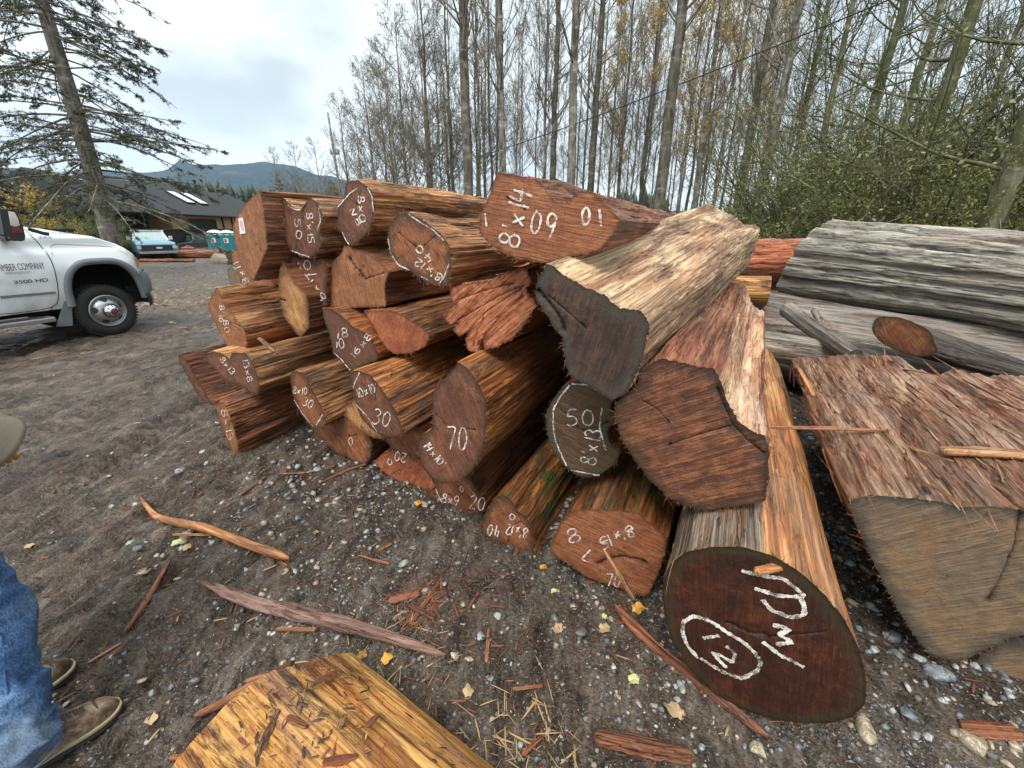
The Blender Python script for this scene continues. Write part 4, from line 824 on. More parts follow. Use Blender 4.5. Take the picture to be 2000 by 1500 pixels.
# chips on the peeled log
for i, (a, b, w, m, lab) in enumerate([((500,1480), (545,1385), .024, 'b', 'long dark strip across the yellow peeled log'), ((605,1340), (660,1308), .02, 'r', 'dark red chip near the top of the peeled log'), ((660,1425), (675,1395), .02, 'o', 'orange chip in the middle of the peeled log'),
      ((630,1490), (700,1478), .025, 'b', 'brown chip low on the peeled log'), ((715,1420), (740,1395), .02, 'b', 'black chip right of the orange chip'), ((590,1300), (630,1290), .014, 'b', 'small bark chip on the peeled log end'), ((560,1400), (600,1420), .022, 'b', 'bark flake on the yellow face'), ((480,1330), (520,1318), .018, 'r', 'red flake at the peeled log corner')]):
    P_, Q_ = CAM+ray(*a)*1.05, CAM+ray(*b)*1.05
    def onyl(p):
        A = np.array((-.80, .87, .03)); B = np.array((.72, -.06, .04)); d = (B-A)/np.linalg.norm(B-A); rr = ray(*p); o = CAM-A
        r1 = rr-d*rr.dot(d); o1 = o-d*o.dot(d); a_, b_, c_ = r1.dot(r1), 2*r1.dot(o1), o1.dot(o1)-.292**2; D = b_*b_-4*a_*c_
        t = (-b_-math.sqrt(D))/(2*a_) if D > 0 else -b_/(2*a_)
        return CAM+rr*t
    splinter(None, [w*.7, w, w*.6], .008, SPM[m], lab, P3=[onyl(a), onyl(((a[0]+b[0])/2, (a[1]+b[1])/2)), onyl(b)], name='bark_chip', group='bark chips on the peeled log', cat='bark chip')

A_ = np.array((-.80, .87, .03)); B_ = np.array((.72, -.06, .04)); d_ = (B_-A_)/np.linalg.norm(B_-A_); s_ = np.cross(d_, [0, 0, 1.]); s_ /= np.linalg.norm(s_); u_ = np.cross(s_, d_); pr_ = []
for k, nn in ((0, 300), (1, 260), (3, 460), (2, 150)):
    r = np.random.default_rng(500+k); al = r.uniform(.02, 1.3, nn)*r.random(nn)**.4; th = r.normal(1.6, .5, nn); w_ = fbm(np.stack([al*5, th*3, np.full(nn, 2.)], 1), 2, 8) > -.12; al, th = al[w_], th[w_]; n = len(al)
    rad_ = .291-.02*al/1.7; nrm_ = np.cos(th)[:, None]*s_+np.sin(th)[:, None]*u_; T = A_+al[:, None]*d_+nrm_*(rad_+.004)[:, None]; ph = r.uniform(0, 6.28, n); tg_ = np.cross(nrm_, d_); X = np.cos(ph)[:, None]*d_+np.sin(ph)[:, None]*tg_; Y = np.cross(nrm_, X); s = .003+.016*r.random(n)**4
    P, Fc = batch(slv, slF, np.stack([X, Y, nrm_], -1), np.stack([s, s*r.uniform(.15, .5, n), s*.2], 1), T); pr_.append((P, Fc, k))
mkstuff('bark_crumbs', pr_, CH, 'dark bark crumbs strewn over the yellow peeled log', 'bark crumbs')
# ------------------------------------------------------------------ single leaves
def leaf(pxy, s, mat, label, T=None, tilt=0):
    SEED[0] += 1; r = np.random.default_rng(SEED[0]); n = 22; a = np.linspace(0, 2*np.pi, n, endpoint=False)
    rr = (.75+.25*np.cos(a))*(1+.16*np.cos(5*a)+.05*r.normal(size=n)); V = np.stack([rr*np.cos(a), .8*rr*np.sin(a), .25*rr**2*np.sin(2*a)+.08*r.normal(size=n)], 1)*s
    V = np.vstack([[(0, 0, .02*s)], V, V*.5+np.array([0, 0, .03*s])*1.0]); F_ = [(0, n+1+i, n+1+(i+1) % n) for i in range(n)]+[(n+1+i, 1+i, 1+(i+1) % n, n+1+(i+1) % n) for i in range(n)]
    o = mkobj('fallen_leaf', V, F_, mat, None, True); P = at_z(*pxy) if T is None else T; o.location = (P[0], P[1], (gh(P[0], P[1])+.012) if T is None else P[2]); o.rotation_euler = (tilt, 0, r.uniform(0, 6.28))
    return tag(o, label, 'leaf', 'fallen leaves')
LEAFM = [plain('leaf_orange_yellow', (.62, .30, .03, 1), .45, dirt=.5), plain('leaf_pale_green', (.50, .52, .22, 1), .55), plain('leaf_tan', (.44, .30, .16, 1), .6, dirt=.4), plain('leaf_dark_gold', (.30, .15, .02, 1), .5, dirt=.6)]
for x, y, s, m, lab in [(1063,1110,.028,0,'orange yellow leaf in front of the log chalked 78'), (1083,1157,.022,1,'pale green round leaf on the gravel'), (1178,1207,.018,1,'light green leaf by the cream pebble'), (1240,1326,.034,1,'curled pale green leaf in the lower gravel'), (1090,1228,.04,2,'tan leaf lying beside the slate stone'), (1182,1232,.036,2,'tan leaf pair right of the slate stone'),
     (757,1288,.034,0,'golden yellow leaf above the peeled log'), (707,1276,.036,3,'brown gold wet leaf above the peeled log'), (818,992,.036,0,'yellow leaf at the foot of the log chalked 70'), (345,1072,.034,1,'yellow green leaf below the bent splinter'), (365,1076,.032,2,'tan leaf touching the yellow green leaf'), (425,912,.030,2,'tan leaf beside the lower left log'),
     (60,1070,.034,2,'cream leaf on the mud near the jeans'), (293,1408,.026,2,'orange tan leaf right of the front boot'), (1320,1395,.045,2,'large straw coloured leaf in the lower gravel'), (612,1035,.024,3,'dull gold leaf on the gravel'), (371,738,.06,2,'tan leaf below the lowest left log'), (100,735,.045,2,'tan leaf on the mud before the truck'), (915,1360,.03,2,'pale leaf right of the peeled log')]:
    leaf((x, y), s, LEAFM[m], lab)
leaf(None, .034, LEAFM[0], 'mottled golden leaf caught at the foot of the leaning stick', T=CAM+ray(1243,1188)*1.66, tilt=1.0)
# shavings heap and straw
q_ = [];
for (cx, cy, sp, nn, k, ln) in [(835,1175,.10,120,1,.05), (900,1150,.12,60,1,.04), (1020,1440,.10,70,2,.05), (800,1240,.12,60,2,.035), (1010,1490,.07,40,2,.04), (830,1290,.1,40,2,.03)]:
    c = at_z(cx, cy); r = np.random.default_rng(int(cx)); x = c[0]+r.normal(0, sp, nn); y = c[1]+r.normal(0, sp*.8, nn); s = r.uniform(.3, 1, nn)*ln
    P, Fc = batch(slv, slF, rot_batch(r, nn, .35), np.stack([s, s*r.uniform(.05, .16, nn), s*.06], 1), np.stack([x, y, gh(x, y)+.008], 1)); q_.append((P, Fc, k))
mkstuff('wood_shavings', q_, CH, 'heaps of red and straw coloured shavings on the gravel', 'shavings')
# ------------------------------------------------------------------ trees
def mtube(P, R, k=3):
    """many polylines P (m,n,3) with radii R (m,n) as tubes"""
    m, n, _ = P.shape; T = np.gradient(P, axis=1); T /= np.linalg.norm(T, axis=2, keepdims=True)+1e-9
    ref = np.where(np.abs(T[:, :1, 2:3]) > .9, np.array([1., 0, 0]), np.array([0, 0, 1.])); A = np.cross(T, np.broadcast_to(ref, T.shape)); A /= np.linalg.norm(A, axis=2, keepdims=True)+1e-9; B = np.cross(A, T)
    th = np.arange(k)*2*np.pi/k; V = P[:, :, None]+R[:, :, None, None]*(np.cos(th)[:, None]*A[:, :, None]+np.sin(th)[:, None]*B[:, :, None])
    base = (np.arange(m)*n*k)[:, None, None]; i = np.arange(n-1)[None, :, None]; j = np.arange(k)[None, None, :]
    f = np.stack([base+i*k+j, base+i*k+(j+1) % k, base+(i+1)*k+(j+1) % k, base+(i+1)*k+j], -1).reshape(-1, 4)
    return V.reshape(-1, 3), f
def grow(r, base, dirs, L, n, up, wander):
    """curving polylines from base points; up = pull towards the vertical"""
    m = len(base); P = np.zeros((m, n, 3)); P[:, 0] = base; d = dirs/np.linalg.norm(dirs, axis=1, keepdims=True)
    for i in range(1, n):
        d = d+np.array([0, 0, 1.])*up/(n-1)+r.normal(0, wander, (m, 3)); d /= np.linalg.norm(d, axis=1, keepdims=True); P[:, i] = P[:, i-1]+d*(L/(n-1))[:, None]
    return P
def pick(r, P, k, lo=.2, hi=1):
    """k starting points on each polyline with the local direction"""
    m, n, _ = P.shape; u = r.uniform(lo, hi, (m, k))*(n-1.001); i = u.astype(int); f = (u-i)[..., None]; a = np.arange(m)[:, None]
    p = P[a, i]*(1-f)+P[a, i+1]*f; d = P[a, i+1]-P[a, i]; return p.reshape(-1, 3), d.reshape(-1, 3)/(np.linalg.norm(d.reshape(-1, 3), axis=1, keepdims=True)+1e-9), (u/(n-1)).ravel()
def bark(name, dark, light, moss=0, sc=1):
    q = NT(name); v = q.vec((7*sc, 7*sc, 1.6*sc)); a = q.noise(v, 1, 6, .65, .4); b = q.noise(q.vec((1.5, 1.5, 4)), 1, 5, .65)
    c = q.ramp(a, [(.38, dark), (.62, light)]); c = q.mix(q.step(b, .52, .66), c, tuple(min(1, x*1.5) for x in light)+(1,))
    if moss: c = q.mix(q.math('MULTIPLY', q.step(q.noise(q.vec((2.2, 2.2, 2)), 1, 5, .6), .42, .58), moss), c, (.075, .085, .022, 1))
    return q.fin(c, .85, q.bump(a, .8, .03), .2)
BK = [bark('grey_alder_bark', (.075, .066, .055), (.27, .25, .22), .25), bark('dark_cottonwood_bark', (.045, .038, .031), (.15, .135, .115), .35), bark('mossy_maple_bark', (.065, .060, .035), (.20, .20, .13), .75), bark('twig_bark', (.10, .088, .068), (.25, .225, .175), .15)]
def leafmat(name, a, b, tr=.3):
    q = NT(name); g = q.n('ShaderNodeNewGeometry'); c = q.ramp(g.outputs['Random Per Island'], [(0, a), (.7, b), (1, tuple(x*1.3 for x in b))]); q.fin(c, .6, None, .3)
    t = q.n('ShaderNodeBsdfTranslucent'); q.l(c, t.inputs[0]); m = q.n('ShaderNodeMixShader'); m.inputs[0].default_value = tr
    q.l(q.b.outputs[0], m.inputs[1]); q.l(t.outputs[0], m.inputs[2]); q.l(m.outputs[0], q.out.inputs[0]); return q.m
LM = {'yellow': leafmat('yellow_autumn_leaves', (.38, .26, .08), (.62, .44, .15), .5), 'olive': leafmat('olive_leaves', (.10, .10, .042), (.28, .275, .12)), 'green': leafmat('green_leaves', (.07, .09, .03), (.22, .245, .09)), 'brown': leafmat('withered_leaves', (.07, .045, .02), (.17, .10, .045)),
      'gold': leafmat('gold_shrub_leaves', (.30, .20, .05), (.52, .38, .12), .4), 'needle': leafmat('conifer_needles', (.024, .036, .022), (.085, .10, .058), .1), 'needle_dark': leafmat('dark_needles', (.008, .016, .012), (.022, .038, .026), .1), 'lime': leafmat('lime_leaves', (.12, .14, .035), (.30, .31, .09), .4)}
def leaves(r, pts, s, jit, asp=.55):
    n = len(pts); T = pts+r.normal(0, jit, pts.shape); S = np.stack([s*(.5+.75*r.random(n)**2)]*3, 1)
    a = r.normal(size=(n, 3)); a /= np.linalg.norm(a, axis=1, keepdims=True); b = np.cross(a, r.normal(size=(n, 3))); b /= np.linalg.norm(b, axis=1, keepdims=True); c = np.cross(a, b)
    v = np.array([(-1, 0, 0), (0, -asp, .1), (1, 0, 0), (0, asp, .1)]); return batch(v, np.array([(0, 1, 2, 3)]), np.stack([a, b, c], -1), S, T)
def bare_tree(seed, h, r0, nb, spread, lo=.25, up=1.0, lf=None, nl=0, ls=.05, elev=(.3, .9), lean=0, barkm=0, kt=7, twig=1.0, llo=.3):
    r = np.random.default_rng(seed); n = 26; z = np.linspace(0, h, n)
    T = np.stack([np.cumsum(r.normal(0, .012*h/n*3, n)), np.cumsum(r.normal(0, .012*h/n*3, n)), z], 1); T[:, 0] += lean*z+.0*z; T[:, :2] -= T[0, :2]
    R = r0*(1-.93*np.linspace(0, 1, n)**1.1)+.004; R[0] *= 1.35; R[1] *= 1.1
    tv, tf = mtube(T[None], R[None], 10)
    p, d, u = pick(r, T[None], nb, lo, .985); az = r.uniform(0, 2*np.pi, nb); el = r.uniform(elev[0], elev[1], nb)
    dd = np.stack([np.cos(az)*np.cos(el), np.sin(az)*np.cos(el), np.sin(el)], 1); L1 = spread*(1.12-u)*r.uniform(.55, 1.15, nb)+.35
    B1 = grow(r, p, dd, L1, 8, up, .09); rb = r0*(.30-.2*u)*np.clip(L1/spread, .3, 1)
    p2, d2, u2 = pick(r, B1, kt, .18, 1); m2 = len(p2); L2 = np.repeat(L1, kt)*(.62-.42*u2)*r.uniform(.5, 1.2, m2)
    B2 = grow(r, p2, d2+r.normal(0, .55, (m2, 3)), L2, 5, up*.6, .13)
    p3, d3, u3 = pick(r, B2, 3, .2, 1); m3 = len(p3); L3 = np.repeat(L2, 3)*(.6-.3*u3)*r.uniform(.5, 1.2, m3)+.05; B3 = grow(r, p3, d3+r.normal(0, .6, (m3, 3)), L3, 3, up*.5, .15)
    f = twig; vs = [mtube(B1, rb[:, None]*np.linspace(1, .18, 8)[None]+.004*f, 4), mtube(B2, np.linspace(.009, .0045, 5)[None]*np.ones((m2, 1))*f, 3), mtube(B3, np.linspace(.0055, .0035, 3)[None]*np.ones((m3, 1))*f, 3)]
    off = 0; V = []; Fc = []
    for v, q in vs: V.append(v); Fc.append(q+off); off += len(v)
    out = {'trunk': (tv, tf, BK[barkm]), 'branches': (np.concatenate(V), np.concatenate(Fc), BK[3] if barkm != 2 else BK[2])}
    if lf and nl:
        tips = np.concatenate([B3[:, 1], B3[:, 2], B2[:, 3]]); tips = tips[tips[:, 2] > h*llo]; tips = tips[r.integers(0, len(tips), nl)]
        clump = fbm(tips*.55, 2, seed); tips = tips[clump > -.05+.1*r.random(len(tips))]
        v, q = leaves(r, tips, ls, .10); out['crown'] = (v, q, LM[lf])
    return out
def place_tree(proto, name, loc, rz, sc, label, group, cat='tree', cache={}):
    root = empty(name, loc, rz, label=label, cat=cat, group=group); root.scale = (sc, sc, sc)
    for k, (v, f, m) in proto.items():
        key = (id(v), k)
        if key not in cache: o = mkobj(k, v, f, m, root, k == 'trunk'); cache[key] = o
        else:
            o = cache[key].copy(); COL.objects.link(o); o.parent = root
    return root
def gpt(px, dist, py=447):
    """ground position under pixel column px (at horizon height py) at the given distance along the view's depth"""
    d = ray(px, py); P = CAM+d*dist; return (P[0], P[1], float(gh(P[0], P[1]))-.03)
PR = {'big': [bare_tree(11, 25, .22, 46, 5.2, .30, 1.1, 'brown', 500, .05, barkm=1), bare_tree(12, 27, .205, 50, 4.8, .26, 1.1, 'brown', 500, .05, barkm=0)],
      'pole': [bare_tree(20+i, 17+2*i, .062+.009*i, 50, 2.7, .22, .9, 'brown', 500, .045, elev=(.5, 1.1), barkm=i % 2, kt=9) for i in range(4)],
      'alder': [bare_tree(30+i, 11+i, .12, 52, 4.2, .12, .7, 'brown' if i else 'olive', 1800, .045, elev=(.2, .9), barkm=0, twig=1.2) for i in range(2)],
      'yellow': [bare_tree(40+i, 15+i*2, .08, 56, 2.8, .24, 1.0, 'yellow', 5200, .06, elev=(.5, 1.1), barkm=0, llo=.28) for i in range(2)],
      'mossy': [bare_tree(50+i, 13+3*i, .14+.05*i, 48, 4.5, .12, .5, 'olive', 3000, .034, elev=(.1, .8), barkm=2, lean=.02, twig=1.5, llo=.12) for i in range(2)]}
rt = random.Random(5)
def T(kind, px, dist, sc=1, label='', k=None, name=None, rz=None):
    k = rt.randrange(len(PR[kind])) if k is None else k
    nm = {'big': 'cottonwood_tree', 'pole': 'slender_tree', 'alder': 'alder_tree', 'yellow': 'autumn_tree', 'mossy': 'mossy_tree'}[kind]
    gp = {'big': 'tall bare cottonwoods behind the pile', 'pole': 'slender bare trees of the wood', 'alder': 'small bare alders at the wood edge', 'yellow': 'yellow leaved autumn trees', 'mossy': 'leaning mossy trees on the right'}[kind]
    return place_tree(PR[kind][k], nm, gpt(px, dist), rt.uniform(0, 6.28) if rz is None else rz, sc, label, gp)
for px, dist, sc, k, lab in [(922, 17, 1, 0, 'thick dark trunked cottonwood above the orange topped log'), (1112, 19, 1, 1, 'tall pale trunked cottonwood right of centre'), (1283, 15.5, 1.0, 0, 'thickest trunk of the wood, above the notched log'), (1075, 24, .9, 0, 'dark straight cottonwood between two thicker trunks'), (985, 20, .9, 1, 'grey trunk just right of the first thick cottonwood'),
                         (1148, 22, .9, 0, 'dark cottonwood right of the tall pale one'), (1428, 20, .9, 0, 'tall cottonwood above the far end of the pale log'), (1480, 17, .9, 1, 'leaning cottonwood left of the green shrubs'), (1345, 24, .9, 1, 'cottonwood behind the yellow autumn trees')]:
    T('big', px, dist, sc, lab, k)
PX = [845, 893, 942, 1008, 1060, 1125, 1190, 1245, 1305, 1372, 1435, 1510, 1620, 1720, 1820, 838, 862, 884, 948, 962, 1003, 1022, 1040, 1058, 1092, 1130, 1165, 1180, 1195, 1212, 1232, 1250, 1262, 1300, 1318, 1332, 1362, 1380, 1398, 1412, 1445, 1462, 1500, 1520, 1545, 1575, 1600, 1640, 1670, 1700, 1740, 1800, 1850, 850, 905, 975, 1015, 1085, 1140, 1205, 1290, 1355, 1440, 1530, 820, 935, 1066]
for i, px in enumerate(PX):
    T('pole', px+rt.uniform(-5, 5), rt.uniform(24, 38) if i % 3 else rt.uniform(38, 55), rt.uniform(.85, 1.25), 'slender bare tree among many alike in the wood behind the pile', i % 4)
for px, d, sc, lab in [(690, 27, .80, 'bare alder directly right of the utility pole'), (742, 22, .80, 'broad bare alder left of the alder cluster'), (785, 21, .9, 'bare alder standing nearest at the left of the wood'), (720, 24, .72, 'small bare alder beside the utility pole'), (765, 25, .85, 'bare alder right of the smallest alder'), (805, 23, 1.0, 'bushy bare alder at the left edge of the wood'), (842, 26, 1.15, 'tall bare alder left of the thick cottonwood'), (880, 28, 1.1, 'bare alder directly left of the thick cottonwood trunk'), (780, 32, 1.1, 'bare alder set further back at the wood edge'), (950, 30, 1.2, 'bare alder between the first cottonwoods')]:
    T('alder', px, d, sc, lab)
for px, d, lab in [(560, 48, 'bare tree left of three in front of the mountain'), (600, 46, 'bare middle tree in front of the mountain'), (640, 44, 'bare tree closest to the utility pole in front of the mountain')]: T('alder', px, d, .95, lab, 0)
for px, d, sc, lab in [(1185, 26, .95, 'small yellow tree glowing low between trunks'), (1225, 28, 1.0, 'yellow tree right of the lowest yellow one'), (1320, 25, 1.1, 'yellow tree behind the thickest trunk'), (1390, 23, 1.2, 'tall orange yellow tree in the middle of the wood'), (1425, 26, 1.2, 'yellow tree beside the tall orange one'), (1360, 30, 1.3, 'faint yellow tree further back'), (1250, 34, 1.2, 'pale yellow tree deep in the wood'), (1465, 28, 1.1, 'yellowish tree left of the mossy trees')]:
    T('yellow', px, d, sc, lab)
for px, d, sc, k, lab in [(1560, 14, 1.0, 0, 'moss covered maple above the red log'), (1640, 15, 1.0, 1, 'moss covered tree arching over the shrubs'), (1755, 12, 1.15, 1, 'pale mossy trunk leaning right over the silver log'), (1925, 8.5, 1.1, 1, 'thick mossy trunk leaning at the right edge'), (1850, 17, 1.1, 0, 'thin mossy tree near the right edge'), (1700, 20, 1.2, 1, 'mossy tree behind the shrubs'), (1520, 18, 1.1, 0, 'mossy tree at the left end of the shrubs'), (2060, 11, 1.1, 0, 'mossy tree just beyond the right edge')]:
    T('mossy', px, d, sc, lab, k, rz=rt.uniform(-.6, .6))
def shrub(seed, h, w, ns, nl, mat, ls=.045):
    r = np.random.default_rng(seed); az = r.uniform(0, 6.28, ns); el = r.uniform(.7, 1.4, ns); b = np.stack([r.normal(0, w*.12, ns), r.normal(0, w*.12, ns), 0*az], 1)
    d = np.stack([np.cos(az)*np.cos(el), np.sin(az)*np.cos(el), np.sin(el)], 1); B1 = grow(r, b, d, h*r.uniform(.6, 1.1, ns), 8, .1, .14)
    p, dd, u = pick(r, B1, 9, .15, 1); m = len(p); B2 = grow(r, p, dd+r.normal(0, .8, (m, 3)), w*.45*r.uniform(.4, 1, m), 5, -.1, .2)
    p3, d3, u3 = pick(r, B2, 4, .2, 1); m3 = len(p3); B3 = grow(r, p3, d3+r.normal(0, .8, (m3, 3)), w*.2*r.uniform(.4, 1, m3), 3, 0, .2)
    V1 = mtube(B1, np.linspace(.028, .008, 8)[None]*np.ones((ns, 1)), 4); V2 = mtube(B2, np.linspace(.010, .004, 5)[None]*np.ones((m, 1)), 3); V3 = mtube(B3, np.full((m3, 3), .003), 3); off = 0; V = []; Fc = []
    for v, q in (V1, V2, V3): V.append(v); Fc.append(q+off); off += len(v)
    tips = np.concatenate([B3[:, 1], B3[:, 2], B2[:, 3], B2[:, 4]]); tips = tips[r.integers(0, len(tips), nl)]; v, q = leaves(r, tips, ls, .11)
    return {'stems': (np.concatenate(V), np.concatenate(Fc), BK[2]), 'foliage': (v, q, LM[mat])}
SH = {'olive': shrub(61, 5.2, 2.6, 26, 19000, 'olive', .036), 'green': shrub(62, 4.2, 2.6, 24, 24000, 'green', .038), 'lime': shrub(63, 3.4, 2.4, 22, 11000, 'lime', .036), 'low': shrub(64, 2.4, 2.0, 20, 6000, 'olive', .045), 'gold': shrub(65, 3.6, 2.6, 26, 12000, 'gold', .08), 'leafless': shrub(66, 4.6, 2.6, 26, 3500, 'olive', .04)}
def S(kind, px, d, sc, label, group='shrubs behind the right hand logs', name='shrub'):
    place_tree(SH[kind], name, gpt(px, d), rt.uniform(0, 6.28), sc, label, group, 'shrub')
SHL = [('green', 1560, 12, .8), ('green', 1620, 13, 1.0), ('olive', 1680, 13.5, 1.05), ('green', 1740, 12.5, 1.1), ('green', 1800, 12, 1.15), ('olive', 1860, 11.5, 1.1), ('green', 1925, 11, 1.1), ('lime', 1990, 9.5, 1.0), ('olive', 1500, 15, .85), ('leafless', 1590, 16, 1.1), ('olive', 1660, 17, 1.1), ('leafless', 1730, 17, 1.2), ('olive', 1810, 16, 1.15), ('leafless', 1900, 15, 1.2),
       ('olive', 1450, 19, .8), ('low', 1390, 18, 1.1), ('leafless', 1530, 13, 1.1), ('leafless', 1610, 12, 1.2), ('leafless', 1470, 16, 1.0), ('lime', 1650, 11, .75), ('lime', 1850, 10, .7), ('green', 2040, 10, 1.2), ('lime', 1965, 8.5, .8), ('leafless', 1720, 11, 1.3), ('leafless', 1830, 10.5, 1.3)]
for i, (k, px, d, sc) in enumerate(SHL): S(k, px, d, sc, {'green': 'dense dark green shrub in the thicket behind the silver log', 'olive': 'tall olive leaved shrub in the thicket behind the logs', 'lime': 'bright yellow green shrub at the front of the thicket', 'low': 'low olive shrub at the left end of the thicket', 'leafless': 'thinly leaved mossy shrub in the thicket behind the logs'}[k])
for i in range(16): S('low' if i % 2 else 'leafless', 830+i*40+rt.uniform(-12, 12), rt.uniform(26, 36), rt.uniform(.8, 1.1), 'low olive brush at the foot of the bare wood', 'brush under the bare trees', 'undergrowth_shrub')
# ------------------------------------------------------------------ conifer on the left
def conifer(seed, h, r0, nb, L0, mat, zlo=.12, nd=1.0, droop=.5, ls=.055, lx=0):
    r = np.random.default_rng(seed); n = 30; z = np.linspace(0, h, n); T_ = np.stack([lx*z+.1*np.sin(z*.3), 0*z, z], 1); R = r0*(1-.92*(z/h))+.02; R[0] *= 1.3
    tv, tf = mtube(T_[None], R[None], 12); p, d, u = pick(r, T_[None], nb, zlo, .98); az = r.uniform(0, 6.28, nb); el = r.uniform(-.28, .2, nb)
    L = (L0*(1-u)**.62+.4)*r.uniform(.65, 1.12, nb); dd = np.stack([np.cos(az)*np.cos(el), np.sin(az)*np.cos(el), np.sin(el)], 1); B1 = grow(r, p, dd, L, 10, -droop, .05)
    kb = 15; p2, d2, u2 = pick(r, B1, kb, .18, 1); m = len(p2); side = np.cross(d2, [0, 0, 1.])*r.choice([-1, 1], m)[:, None]; L2 = np.repeat(L, kb)*.23*(1.15-u2)*r.uniform(.5, 1.2, m)+.1
    B2 = grow(r, p2, d2*.8+side*.7+r.normal(0, .18, (m, 3)), L2, 6, -.25, .09)
    p3, d3, u3 = pick(r, B2, 4, .15, 1); m3 = len(p3); side = np.cross(d3, [0, 0, 1.])*r.choice([-1, 1], m3)[:, None]; B3 = grow(r, p3, d3*.8+side*.7+r.normal(0, .25, (m3, 3)), np.repeat(L2, 4)*.35*r.uniform(.5, 1.2, m3)+.06, 4, -.1, .1)
    V = []; Fc = []; off = 0
    for v, q in (mtube(B1, (.05*np.linspace(1, .12, 10))[None]*np.clip(L/L0, .3, 1)[:, None]+.006, 4), mtube(B2, np.linspace(.012, .006, 6)[None]*np.ones((m, 1)), 3)): V.append(v); Fc.append(q+off); off += len(v)
    # needles sheathing the twigs
    def sheath(B, k, jit):
        mm, nn, _ = B.shape; pp, d_, _u = pick(r, B, k, .12, 1); return leaves(r, pp, ls, jit, .28)
    v1, q1 = sheath(B2, int(26*nd), .026); v2, q2 = sheath(B3, int(16*nd), .020)
    return {'trunk': (tv, tf, BK[0]), 'branches': (np.concatenate(V), np.concatenate(Fc), BK[3]), 'foliage': (np.concatenate([v1, v2]), np.concatenate([q1, q2+len(v1)]), LM[mat])}
cf = conifer(71, 23, .40, 195, 5.9, 'needle', .15, lx=.045, droop=.42, nd=.8, ls=.058)
place_tree(cf, 'conifer_tree', gpt(205, 20.5), .0, 1, 'tall ragged conifer with drooping boughs and a pale trunk behind the white truck', None)
cf2 = conifer(72, 12, .16, 150, 2.2, 'needle_dark', .03, .6, .2, .05)
for px, d, sc, lab in [(660, 48, .62, 'small dark spruce beside the utility pole'), (-10, 26, .9, 'dark conifer at the left edge of the frame'), (560, 150, 1.6, 'distant conifer in front of the mountain'), (20, 60, 1.5, 'far conifer left of the ragged conifer')]: place_tree(cf2, 'spruce_tree', gpt(px, d), 1, sc, lab, None)
for px, d, sc, k, lab in [(5, 30, 1.5, 'gold', 'tall golden tree at the left edge of the frame'), (60, 33, 1.35, 'gold', 'tall golden tree left of the conifer trunk'), (20, 30, 1.0, 'gold', 'golden shrub at the left edge below the conifer'), (75, 32, 1.05, 'gold', 'golden shrub left of the conifer trunk'), (108, 27, .75, 'gold', 'straw yellow shrub above the truck bonnet'), (150, 27, .85, 'green', 'green shrub between the yellow shrub and the conifer trunk'), (178, 28, .75, 'green', 'green shrub touching the conifer trunk'), (50, 45, 1.6, 'green', 'green tree behind the golden shrubs'), (120, 48, 1.6, 'olive', 'olive tree behind the conifer trunk')]:
    S(k, px, d, sc, lab, 'shrubs in front of the house')
# ------------------------------------------------------------------ mountain, wooded hill
def terrain(name, prof, d0, d1, mat, nz=60, na=260, noise=.06, z0=0):
    px = np.linspace(-500, 2600, na); hz = np.interp(px, [p[0] for p in prof], [p[1] for p in prof]); V = []
    for j in range(nz):
        u = j/(nz-1); dist = d0+(d1-d0)*u
        for i in range(na):
            d = ray(px[i], hz[i]); slope = d[2]/math.hypot(d[0], d[1]); hd = math.hypot(d[0], d[1])
            V.append((d[0]/hd*dist, d[1]/hd*dist, slope*d1*(u**1.5)))
    V = np.array(V); V[:, 2] = EYE-1.65+V[:, 2]*(1+noise*fbm(V*6/d1*2, 4, 3))+d1*.012*fbm(V*14/d1, 4, 8)*np.clip(V[:, 2]/(d1*.05), 0, 1); I, J = np.meshgrid(np.arange(nz-1), np.arange(na-1), indexing='ij'); I = I.ravel(); J = J.ravel()
    o = mkobj(name, V, np.stack([I*na+J, I*na+J+1, (I+1)*na+J+1, (I+1)*na+J], 1), mat, None, True); o['kind'] = 'structure'; return o
q = NT('forested_mountain'); v = q.vec((1, 1, 1), rnd=False); a = q.noise(v, .006, 6, .6); b = q.noise(v, .05, 5, .7); c = q.ramp(b, [(.35, H(.010, .020, .020)), (.65, H(.040, .060, .050))])
c = q.mix(q.math('MULTIPLY', q.step(a, .55, .64), .5), c, q.ramp(b, [(.4, H(.07, .055, .045)), (.6, H(.15, .12, .09))])); q.fin(c, .9, q.bump(b, 1, 12), .1)
terrain('mountain', [(-500,330),(0,335),(200,332),(300,331),(330,330),(343,320),(350,316),(360,317),(372,325),(400,325),(425,320),(460,317),(505,316),(545,321),(580,326),(610,338),(660,352),(740,372),(840,395),(1000,405),(1300,412),(2600,400)], 900, 2600, q.m)
q2 = NT('wooded_hill'); v = q2.vec((1, 1, 1), rnd=False); b = q2.noise(v, .2, 5, .7); q2.fin(q2.ramp(b, [(.35, H(.018, .026, .015)), (.65, H(.06, .065, .035))]), .9, None, .1)
HP = [(-500,400),(0,392),(200,388),(330,385),(420,392),(480,402),(560,408),(700,412),(1000,425),(1500,430),(2600,425)]
terrain('wooded_hill', HP, 120, 520, q2.m, nz=30)
r = np.random.default_rng(9); n = 2600; pxs = r.uniform(-150, 1300, n); ds = r.uniform(190, 515, n); cv, cfc = [], []
k = 7; kk = np.arange(k)*2*np.pi/k; cone = [(0, 0, 1.)]; 
for (rr, zz) in [(.03, .9), (.09, .72), (.06, .7), (.14, .45), (.09, .43), (.18, .15), (.02, .1), (.02, 0)]: cone += [(rr*math.cos(t), rr*math.sin(t), zz) for t in kk]
